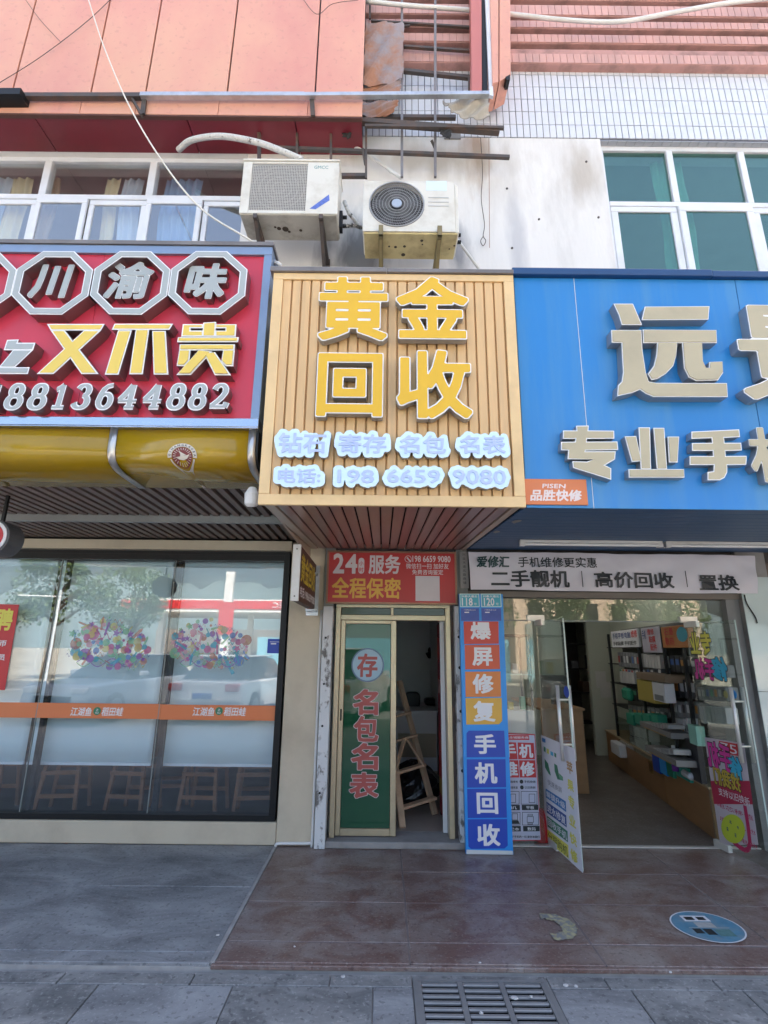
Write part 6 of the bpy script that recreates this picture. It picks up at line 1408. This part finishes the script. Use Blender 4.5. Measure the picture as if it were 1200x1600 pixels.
for k, (x, y) in enumerate(((1.25, 7.2), (2.3, 7.0), (3.2, 7.4))):
    t = thing('led_tube', ('left', 'middle', 'right')[k] + ' one of the lit tubes on the ceiling of the phone shop', 'light', (x, y, 2.47), group='lit ceiling tubes of the phone shop')
    obj('batten', bx(x - .02, x + .02, y - .6, y + .6, 2.495, 2.519), white_pl, t); obj('tube', MB().tube([(x, y - .58, 2.48), (x, y + .58, 2.48)], .013, 8), lit_white, t)
# rack in the dark back room and a desk before it
rkx = thing('black_rack', 'black metal rack with dark goods in the back room of the phone shop', 'rack', ((kx0 + kx1) / 2, 9.6, 0)); 
for x in (kx0 - .25, kx1 + .25): obj('upright', bx(x - .02, x + .02, 9.5, 9.54, .008, 1.75), black_metal, rkx)
for z in (.4, .9, 1.3, 1.72): obj('shelf', bx(kx0 - .27, kx1 + .27, 9.48, 9.85, z, z + .02), black_metal, rkx)
for k in range(8):
    x = kx0 - .15 + .17 * k; z = (.92, 1.32)[k % 2]; h = .12 + .05 * (k % 3); obj('dark_box', bx(x, x + .13, 9.55, 9.8, z, z + h), (M('dark_brown_box', (.10, .06, .04), .6), M('dark_grey_box', (.07, .07, .08), .6))[k % 2], label=ORD2[k] + ' dark box from the left on the black rack in the back room', cat='box', group='dark boxes on the back room rack')
dk_ = thing('wooden_desk', 'brown wooden desk end behind the open left glass door', 'desk', (1.9, 6.9, 0)); Wd6 = Wall(6.6); q = Wd6.rect(848, 1110, 914, 1196)
obj('end_panel', bx(q[0], q[1], 6.6, 6.63, .008, q[3]), cab_wood, dk_, bevel=.004); obj('side_panel', bx(q[1] - .03, q[1], 6.632, 8.0, .008, q[3] - .002), cab_wood, dk_); obj('top', bx(q[0] - .02, q[1] + .02, 6.58, 8.0, q[3] + .001, q[3] + .028), cab_wood, dk_, bevel=.004)
q = Wall(7.0).rect(846, 1055, 884, 1092); mon = thing('monitor', 'dark monitor standing on the wooden desk', 'monitor', ((q[0] + q[1]) / 2, 7.0, dk_.location.z)); obj('screen', bx(q[0], q[1], 7.0, 7.03, q[2], q[3]), black_metal, mon, bevel=.006); obj('stand', bx((q[0] + q[1]) / 2 - .03, (q[0] + q[1]) / 2 + .03, 7.01, 7.06, .78, q[2]), black_metal, mon)
# white display cabinet behind the left fixed pane
cb = thing('display_cabinet', 'white display cabinet with colourful packets behind the left fixed glass of the phone shop', 'cabinet', (1.1, 5.6, 0)); Wc5 = Wall(5.55); q = Wc5.rect(792, 1110, 840, 1290)
obj('body', bx(.86, q[1], 5.55, 5.95, .008, q[3]), white_paint, cb, bevel=.006); z2 = Wc5.at(810, 1055)[1]; obj('shelf', bx(.86, q[1], 5.55, 5.95, z2, z2 + .015), M('shelf_glass', (.40, .48, .46), .1), cb); obj('post', bx(q[1] - .02, q[1], 5.55, 5.57, q[3], 1.75), black_metal, cb); obj('post', bx(q[1] - .02, q[1], 5.93, 5.95, q[3], 1.75), black_metal, cb); obj('top', bx(.86, q[1], 5.55, 5.95, 1.75, 1.77), black_metal, cb)
rnd = random.Random(5)
cs = [('orange', (.60, .18, .03)), ('yellow', (.62, .48, .05)), ('white', (.6, .6, .6)), ('green', (.08, .35, .2)), ('blue', (.06, .16, .42))]
for k in range(9):
    x = .90 + .066 * k; cn, cc = cs[k % 5]; h = rnd.uniform(.07, .13); zz = q[3] if k % 2 == 0 else z2 + .015
    obj('packet', bx(x, x + .055, 5.60 + .01 * (k % 3), 5.68, zz, zz + h), M('packet_' + cn, cc, .35), label=f'{ORD2[k // 2]} packet, {cn}, on the ' + ('top' if k % 2 == 0 else 'glass shelf') + ' of the white display cabinet', cat='packet', bevel=.004)
# goods shelf along the right hand wall
GS = Side((3.47, 8.55), (2.985, 5.33)); GL = math.hypot(.485, 3.22); DP = .36
gsx = thing('goods_shelf', 'long wall shelf of phone accessories on a brown wooden plinth in the phone shop', 'shelf', (GL / 2, .15, 0), GS)
zp = .42
obj('plinth', bx(0, GL - .9, 0, DP, .008, zp), cab_wood, gsx, bevel=.006); obj('plinth', bx(GL - .897, GL + .24, 0, DP, .008, zp), cab_wood, gsx, bevel=.006)
obj('top', bx(-.01, GL + .25, -.015, DP, zp + .001, zp + .02), M('pale_wood_edge', (.42, .30, .18), .5), gsx)
obj('back_panel', bx(0, GL, DP + .01, DP + .03, zp, 1.95), M('shelf_back', (.12, .125, .115), .8), gsx)
g7 = lambda zx, zy, w=0.0: GS.at(930 + zx / 4.8, 950 + zy / 4.8, w)
for zx in (130, 350, 545, 690): x = g7(zx, 600)[0]; obj('upright', bx(x - .018, x + .018, .0, .03, zp + .021, 1.86), black_metal, gsx)
for z in (.82, 1.14, 1.42, 1.66): obj('shelf_board', bx(.05, GL, .12, DP, z, z + .014), black_metal, gsx)
def goods(name, label, zx0, zy0, zx1, zy1, m, dep=.10, y=.05, group=None, cat='box', bev=.003, txt=None, tm=None, label_card=None):
    w = -y; pts = [g7(zx0, (zy0 + zy1) / 2, w)[0], g7(zx1, (zy0 + zy1) / 2, w)[0]]; z1, z0 = g7((zx0 + zx1) / 2, zy0, w)[1], g7((zx0 + zx1) / 2, zy1, w)[1]
    x0, x1 = min(pts), max(pts)
    t = thing(name, label, cat, ((x0 + x1) / 2, y, z0), GS, group=group)
    obj('body', bx(x0, x1, y, y + dep, z0, z1), m, t, bevel=bev, seg=1)
    if label_card: obj('label_card', bx(x0 + .15 * (x1 - x0), x1 - .15 * (x1 - x0), y - .003, y - .0005, z0 + (z1 - z0) * label_card[0], z0 + (z1 - z0) * label_card[1]), label_card[2], t)
    if txt:
        for s, fx0, fz0, fx1, fz1, mm in txt: obj('lettering', MB().text(s, (x0 + (x1 - x0) * fx0, x0 + (x1 - x0) * fx1, z0 + (z1 - z0) * fz0, z0 + (z1 - z0) * fz1), -(y - .002), None, .03), mm, t)
    return t
wsign = M('board_white', (.62, .63, .66), .5); navy_t = M('print_navy_text', (.02, .05, .20), .5)
goods('shelf_sign', 'white sign with navy characters and red corner on top of the goods shelf', 122, 166, 322, 295, wsign, .03, -.01, cat='sign', txt=[('手机平板电脑', .06, .52, .76, .88, navy_t), ('维修', .78, .52, .98, .95, print_red), ('手机贴膜 手机配件', .06, .12, .94, .36, print_black)])
goods('price_poster', 'small poster of red price squares beside the white shelf sign', 352, 145, 488, 335, M('poster_pale', (.50, .48, .56), .5), .01, -.012, cat='poster', txt=[('维修', .36, .70, .72, .96, print_red), ('贴膜', .40, .40, .76, .66, print_red), ('配件', .44, .08, .80, .34, print_red), ('手机', .04, .55, .26, .92, navy_t)])
goods('orange_sign', 'orange sign with red character block and blue disc on top of the goods shelf', 500, 132, 700, 298, M('board_orange', (.50, .19, .05), .5), .05, -.012, cat='sign', txt=[('石墨', .12, .58, .48, .92, print_red), ('散热', .12, .12, .48, .50, print_red), ('●', .60, .25, .98, .92, print_teal)])
ORD = ('first', 'second', 'third', 'fourth', 'fifth', 'sixth', 'seventh', 'eighth', 'ninth', 'tenth')
tints = [M('card_red', (.40, .05, .05), .5), M('card_blue', (.06, .14, .40), .5), M('card_orange', (.50, .22, .05), .5), M('card_dark', (.05, .05, .06), .5), M('card_green', (.08, .30, .18), .5)]
def many(n, name, what, zx0, zy0, zx1, zy1, m, gap=.18, slant=0, card=None, **k):
    for i in range(n):
        a = zx0 + (zx1 - zx0) * i / n; c = a + (zx1 - zx0) / n * (1 - gap); dy = slant * i
        goods(name, what.replace('#', ORD[i]), a, zy0 + dy + rnd.uniform(-4, 4), c, zy1 + dy, m, label_card=(card if card is None or rnd.random() < .6 else (card[0], card[1], rnd.choice(tints))), group=what.replace('#', '').replace('  ', ' ').strip(), **k)
blk, gry, pal = M('case_black', (.03, .03, .035), .4), M('case_grey', (.20, .21, .22), .5), M('case_pale', (.50, .50, .50), .5)
wcard = M('card_white', (.55, .56, .58), .5)
many(8, 'phone_case', '# slim dark phone case from the far end of the upper left shelf row', 172, 330, 335, 438, gry, card=(.3, .75, wcard), slant=2)
many(6, 'phone_case', '# slim pale phone case in the upper row between the first two posts', 352, 345, 492, 445, pal, slant=2)
many(5, 'phone_case', '# black case with white label right of the second post', 562, 358, 760, 480, blk, card=(.45, .8, wcard), slant=3)
many(5, 'boxed_cable', '# white box with red top in the second shelf row', 186, 462, 296, 560, pal, card=(.86, 1.0, print_red), slant=2)
many(4, 'phone_case', '# black case with large white label in the third shelf row', 592, 530, 760, 668, blk, card=(.35, .85, wcard), slant=4)
many(6, 'accessory_box', '# grey accessory box in the fourth shelf row', 590, 700, 780, 815, gry, card=(.3, .8, wcard), slant=2)
many(7, 'accessory_box', '# dim grey box in the upper row seen through the right glass door', 770, 590, 985, 690, gry, slant=1, card=(.3, .8, pal))
many(7, 'accessory_box', '# dim pale box in the lower row seen through the right glass door', 785, 740, 985, 860, pal, slant=1)
many(7, 'hanging_packet', '# hanging packet with pale card in the row under the white sign', 300, 455, 500, 500, M('packet_slate', (.10, .11, .13), .4), card=(.2, .8, wcard), y=.06)
many(9, 'hanging_packet', '# dark hanging packet behind the mustard tray', 250, 610, 560, 690, blk, card=(.5, .85, M('card_lilac', (.40, .40, .52), .5)), y=.10, slant=3)
many(10, 'slim_packet', '# slim packet on the shelf above the upper tray', 250, 735, 590, 800, gry, card=(.15, .6, wcard), y=.12, slant=3)
many(9, 'lying_packet', '# packet lying in the upper grey tray', 352, 862, 550, 896, M('packet_silver', (.33, .33, .33), .35), y=-.13, slant=1, dep=.16)
many(9, 'lying_packet', '# packet lying in the lower grey tray', 394, 1052, 590, 1088, M('packet_silver', (.33, .33, .33), .35), y=-.19, slant=1, dep=.16)
many(6, 'boxed_phone', '# white boxed phone behind the mint box, under the shelf', 600, 830, 700, 930, wsign, card=(.1, .5, gry), y=.08)
many(6, 'hanging_packet', '# hanging packet in the top row behind the mirrored sticker', 770, 430, 960, 520, gry, card=(.3, .8, wcard), y=.06)
goods('tray', 'mustard cardboard tray of packets on the middle shelf', 320, 545, 440, 700, M('mustard_card', (.38, .30, .06), .6), .16, -.10, cat='tray')
goods('cardboard_lid', 'brown cardboard lid lying on the mustard tray', 310, 492, 520, 545, M('brown_card', (.20, .14, .09), .7), .2, -.12, cat='lid')
goods('phone_box', 'white phone box with small picture beside the mustard tray', 432, 560, 522, 700, wsign, .10, -.11, cat='box', label_card=(.05, .35, gry))
goods('toy_ring', 'small green cushion on the left of the third row', 195, 600, 246, 690, M('green_plush', (.03, .26, .16), .9), .08, .02, cat='cushion', bev=.03)
many(4, 'green_packet', '# green packet lying on the glass counter edge', 235, 795, 480, 870, M('green_packet', (.03, .28, .18), .5), y=-.02)
goods('packet_tray', 'upper grey tray of flat packets on the counter', 340, 893, 560, 932, M('tray_grey', (.22, .21, .20), .6), .2, -.14, cat='tray', label_card=(.0, .22, M('tray_edge', (.33, .22, .10), .6)))
goods('packet_tray', 'lower grey tray of flat packets jutting over the plinth', 382, 1085, 600, 1128, M('tray_grey', (.22, .21, .20), .6), .2, -.20, cat='tray', label_card=(.0, .22, M('tray_edge', (.33, .22, .10), .6)))
for row, (ya, yb, what) in enumerate(((885, 968, 'top'), (978, 1085, 'middle'), (1095, 1195, 'bottom'))):
    for i in range(4):
        a = 258 + 37 * i + row * 6; goods('white_box', f'{ORD[i]} white box from the left in the {what} row of the low glass case', a, ya + 9 * i, a + 33, yb + 9 * i, wsign, .12, .01, label_card=(.1, .16, gry), group='white boxes in the low glass case')
goods('yellow_box', 'yellow box at the end of the white boxes in the low glass case', 404, 1150, 432, 1240, print_lemon, .1, .0)
for i, (m, nm) in enumerate(((print_blue, 'navy'), (print_sky, 'blue'), (M('folder_green', (.02, .26, .16), .5), 'green'), (M('folder_teal', (.03, .34, .26), .5), 'broad teal'))):
    goods('folder', f'{nm} packet standing at the foot of the goods shelf', 432 + 52 * i + (20 if i == 3 else 0), 1110 + 25 * i, 478 + 52 * i + (70 if i == 3 else 0), 1225 + 18 * i, m, .05, -.03, cat='packet')
goods('mint_box', 'mint green box standing by the third post', 702, 880, 758, 1020, M('mint', (.30, .58, .48), .5), .08, -.03)
goods('black_board', 'tall black panel at the near end of the low glass case', 690, 1000, 775, 1285, blk, .05, -.02, cat='board')
t = thing('purple_bottle', 'purple bottle standing on the plinth of the goods shelf', 'bottle', (g7(612, 1270, .05)[0], -.05, zp + .02), GS); bxx = g7(612, 1270, .05)[0]
obj('body', MB().tube([(bxx, -.05, zp + .021), (bxx, -.05, zp + .16), (bxx, -.05, zp + .2), (bxx, -.05, zp + .23)], [.035, .035, .02, .016], 14), print_purple, t, smooth=True); obj('cap', MB().tube([(bxx, -.05, zp + .231), (bxx, -.05, zp + .26)], .017, 12), white_pl, t)
goods('white_bag', 'crumpled white bag at the foot of the goods shelf', 640, 1225, 700, 1275, wsign, .1, -.06, cat='bag', bev=.02)
goods('paper_bundle', 'folded white paper bundle lying at the far end of the goods shelf', 118, 1010, 178, 1100, wsign, .1, -.1, cat='bundle', bev=.012)
goods('glass_case', 'low glass case front along the plinth of the goods shelf', 180, 905, 600, 1130, clear_glass, .004, -.005, cat='glass case', bev=0)
for px, py, w_, h_, lab in ((939, 1062, 16, 26, 'upper sheet of paper taped to the olive back wall'), (946, 1078, 17, 24, 'lower sheet of paper taped to the olive back wall')):
    q = Wk.rect(px - w_ / 2, py - h_ / 2, px + w_ / 2, py + h_ / 2); obj('paper_sheet', bx(q[0], q[1], 8.893 + (.003 if py < 1070 else 0), 8.896 + (.003 if py < 1070 else 0), q[2], q[3]), M('paper_grey', (.45, .46, .44), .7), label=lab, cat='paper')

# ------------------------------------------------------------------ across the street (seen in the glass)
hill = MB()
def hz(x, y): return 95 * max(0, 1 - ((x + 150) / 420) ** 2) + 70 * max(0, 1 - ((x - 320) / 300) ** 2) + 60 * max(0, 1 - ((x + 520) / 260) ** 2) + 6 * math.sin(x * .05) + 4 * math.sin(x * .13 + 1)
hill.grid(lambda u, v: (-760 + 1520 * u, -560 - 200 * v, -1 + hz(-760 + 1520 * u, 0) * math.sin(v * math.pi / 2)), 90, 8)
obj('hills', hill, M('wooded_hill_haze_blue', (.12, .16, .17), .95, var=.2, scale=.03), kind='structure', smooth=True)  # bluish colour has the haze of distance painted in
gsn = thing('petrol_station', 'petrol station with a wide red and white canopy across the street', 'petrol station', (-14, -38, -.2))
obj('canopy', bx(-27, -5, -56, -44, 5.2, 6.5), white_paint, gsn); obj('red_band', bx(-27.05, -4.95, -43.98, -43.9, 5.5, 6.35), print_red, gsn)
T_ = MB().text('SINOPEC', (7.6, 11.4, 5.65, 6.2), 0, None, .02); T_.v = [(-x, -43.85, z) for x, y, z in T_.v]; T_.f = [f for f in T_.f]; obj('lettering', T_, print_white, gsn)
for x in (-25, -15, -7): obj('column', bx(x - .3, x + .3, -50, -49.4, -.3, 5.2), white_paint, gsn)
obj('shop', bx(-30, -12, -70, -60, -.3, 4.0), paver, gsn)
pr = thing('price_sign', 'tall white and red price sign of the petrol station', 'sign', (-9.5, -22, -.3)); obj('post', bx(-9.75, -9.25, -22.2, -21.9, -.3, 6.2), white_paint, pr); obj('panel', bx(-9.95, -9.05, -21.88, -21.8, 2.4, 4.3), print_red, pr)
sfn = thing('site_fence', 'light blue corrugated site fence across the street', 'fence', (-4, -24, -.3))
for i in range(26): obj('sheet', bx(-8 + i * .62, -8 + i * .62 + .6, -24.05 - (.03 if i % 2 else 0), -24 - (.03 if i % 2 else 0), -.3, 2.3), M('fence_blue', (.22, .48, .60), .5), sfn)
wl = thing('far_house', 'pale plastered house across the street', 'building', (24, -48, -.3)); obj('wall', bx(14, 34, -56, -46, -.3, 12), M('far_plaster', (.55, .42, .32), .8), wl)
for i in range(6):
    for j in range(3): obj('window', bx(15.5 + i * 3, 17 + i * 3, -46.0, -45.95, 1.2 + j * 3.6, 3 + j * 3.6), black_metal, wl)
leafm = M('leaf_green', (.075, .12, .03), .6, var=.5, scale=1.2); bark = M('bark', (.10, .075, .055), .9, var=.3, scale=8)
def tree(x, y, h, r, seed, label, group='street trees across the road'):
    rd_ = random.Random(seed); t = thing('street_tree', label, 'tree', (x, y, -.3), group=group)
    b = MB().tube([(x, y, -.3), (x + .1, y, h * .25), (x + .05, y + .1, h * .5), (x, y, h * .8)], [.22, .17, .12, .04], 8)
    for k in range(7): a = rd_.random() * 6.28; z = h * rd_.uniform(.3, .6); b.tube([(x, y, z), (x + r * .4 * math.cos(a), y + r * .4 * math.sin(a), z + h * .15), (x + r * .8 * math.cos(a), y + r * .8 * math.sin(a), z + h * .22)], [.09, .06, .02], 6)
    obj('trunk', b, bark, t)
    b = MB(); cl = []
    for k in range(16): a = rd_.random() * 6.28; q = rd_.random() ** .5 * r * .75; cl.append((x + q * math.cos(a), y + q * math.sin(a), h * rd_.uniform(.45, .95), r * rd_.uniform(.22, .45)))
    for k in range(3600):
        c = cl[rd_.randrange(16)]; p = Vector((rd_.gauss(0, 1), rd_.gauss(0, 1), rd_.gauss(0, .8))); p = p.normalized() * c[3] * rd_.random() ** .4
        o = Vector(c[:3]) + p; d1 = Vector((rd_.gauss(0, 1), rd_.gauss(0, 1), rd_.gauss(0, 1))).normalized(); d2 = d1.cross(Vector((rd_.gauss(0, 1), rd_.gauss(0, 1), rd_.gauss(0, 1)))).normalized(); s_ = r * .042
        b.add([tuple(o - d1 * s_), tuple(o + d2 * s_ * .6), tuple(o + d1 * s_), tuple(o - d2 * s_ * .6)], [(0, 1, 2, 3)])
    obj('crown', b, leafm, t, kind='stuff')
tree(-16.5, -24.5, 7.0, 2.6, 1, 'broad street tree at the left of the petrol station'); tree(-3.6, -25.5, 6.0, 2.2, 2, 'street tree before the blue fence'); tree(5.5, -19.5, 7.5, 3.0, 3, 'large street tree across from the phone shop')
tree(10.5, -20.5, 6.6, 2.6, 4, 'street tree right of the large one'); tree(-20, -22, 8, 3.2, 5, 'dark tree at the far left across the road'); tree(16, -21, 7.2, 2.8, 6, 'street tree before the pale house')
lp_ = thing('street_lamp', 'white street pole with arm beside the road', 'lamp post', (-15.5, -15, -.2)); obj('pole', MB().tube([(-15.5, -15, -.2), (-15.5, -15, 4.2)], .06, 8), white_paint, lp_); obj('arm', MB().tube([(-15.5, -15, 3.9), (-17.5, -15, 3.95)], .04, 6), white_paint, lp_)
def car(x, y, rz, paint, label, suv):
    """a parked car: body shell lofted from its side outline, windows, wheels with tyres and rims, lamps"""
    PM = Plane(Matrix.Translation((x, y, -.05)) @ Matrix.Rotation(R(rz), 4, 'Z')); t = thing('parked_car', label, 'car', (0, 0, 0), PM, group='cars parked in front of the shops')
    L, Wd_, Ht = (4.4, 1.84, 1.66) if suv else (4.6, 1.80, 1.46)
    low_ = [(-L / 2, .30), (-L / 2 + .05, .62), (-L / 2 + .12, .84 if suv else .86), (-L * .22, 1.02 if suv else .92), (L * .30, 1.04 if suv else .95), (L / 2 - .06, .98 if suv else .93), (L / 2, .55), (L / 2 - .02, .30)]
    cab = [(-L * .24, 1.0 if suv else .91), (-L * .10, Ht - .06), (L * .02, Ht), (L * .26, Ht - .03), (L * (.42 if suv else .38), 1.03 if suv else .94)]
    def shell(pts, w0, w1, zk):
        b = MB(); n = len(pts); rows_ = []
        for s_, k in ((-1, 1.0), (-.86, 1.0), (.86, 1.0), (1, 1.0)):
            rows_.append([(px * (1 if abs(s_) < .9 else .985), s_ * (w0 + (w1 - w0) * max(0, min(1, (pz - zk[0]) / (zk[1] - zk[0]))))/2, pz if abs(s_) < .9 else pz - .03) for px, pz in pts])
        vs = [p for r_ in rows_ for p in r_]
        fs = [(j * n + i, j * n + (i + 1) % n, (j + 1) * n + (i + 1) % n, (j + 1) * n + i) for j in range(3) for i in range(n)] + [tuple(reversed(range(n))), tuple(range(3 * n, 4 * n))]
        b.add(vs, fs); return b
    obj('body', shell(low_, Wd_, Wd_ * .95, (.3, 1.0)), paint, t, bevel=.05, seg=3); obj('cabin', shell(cab, Wd_ * .93, Wd_ * .74, (.95, Ht)), M('car_glass', (.02, .025, .03), .05), t, bevel=.03)
    obj('roof', bx(-L * .08, L * .28, -Wd_ * .36, Wd_ * .36, Ht - .02, Ht + .018), paint, t, bevel=.03)
    for sx_ in (-1, 1):
        for sy_ in (-1, 1):
            cx = sx_ * L * .31; cyw = sy_ * (Wd_ / 2 - .08); wb2 = MB().tube([(cx, cyw - .1, .33), (cx, cyw + .1, .33)], .33, 24); wo = obj('wheel', wb2, M('tyre', (.02, .02, .02), .8), t, bevel=.03); obj('rim', MB().tube([(cx, cyw - .105, .33), (cx, cyw + .105, .33)], .21, 20), zinc, wo)
    for sy_ in (-1, 1):
        obj('headlight', bx(-L / 2 + .02, -L / 2 + .25, sy_ * Wd_ * .33 - .2, sy_ * Wd_ * .33 + .2, .66, .80), M('lamp_glass', (.7, .72, .75), .1), t, bevel=.03); obj('tail_lamp', bx(L / 2 - .16, L / 2 + .005, sy_ * Wd_ * .37 - .16, sy_ * Wd_ * .37 + .16, .72, .88), print_red, t, bevel=.03); obj('mirror', bx(-L * .16, -L * .12, sy_ * Wd_ * .54 - .08, sy_ * Wd_ * .54 + .08, .98, 1.10), paint, t, bevel=.03)
    obj('grille', bx(-L / 2 - .012, -L / 2 + .06, -.45, .45, .42, .62), black_metal, t, bevel=.01); obj('number_plate', bx(L / 2 - .02, L / 2 + .012, -.22, .22, .56, .68), print_blue, t)
wp = M('car_white', (.72, .73, .75), .25, var=.02, coat=.8); sp_ = M('car_silver', (.45, .48, .52), .3, metal=.5, coat=.8)
car(-6.6, -4.0, -78, sp_, 'silver saloon parked with its boot to the restaurant', False); car(-3.7, -4.4, 97, wp, 'white saloon parked nose to the shops in the middle', False); car(-1.0, -4.3, 104, wp, 'white off road car parked nose to the shops', True)
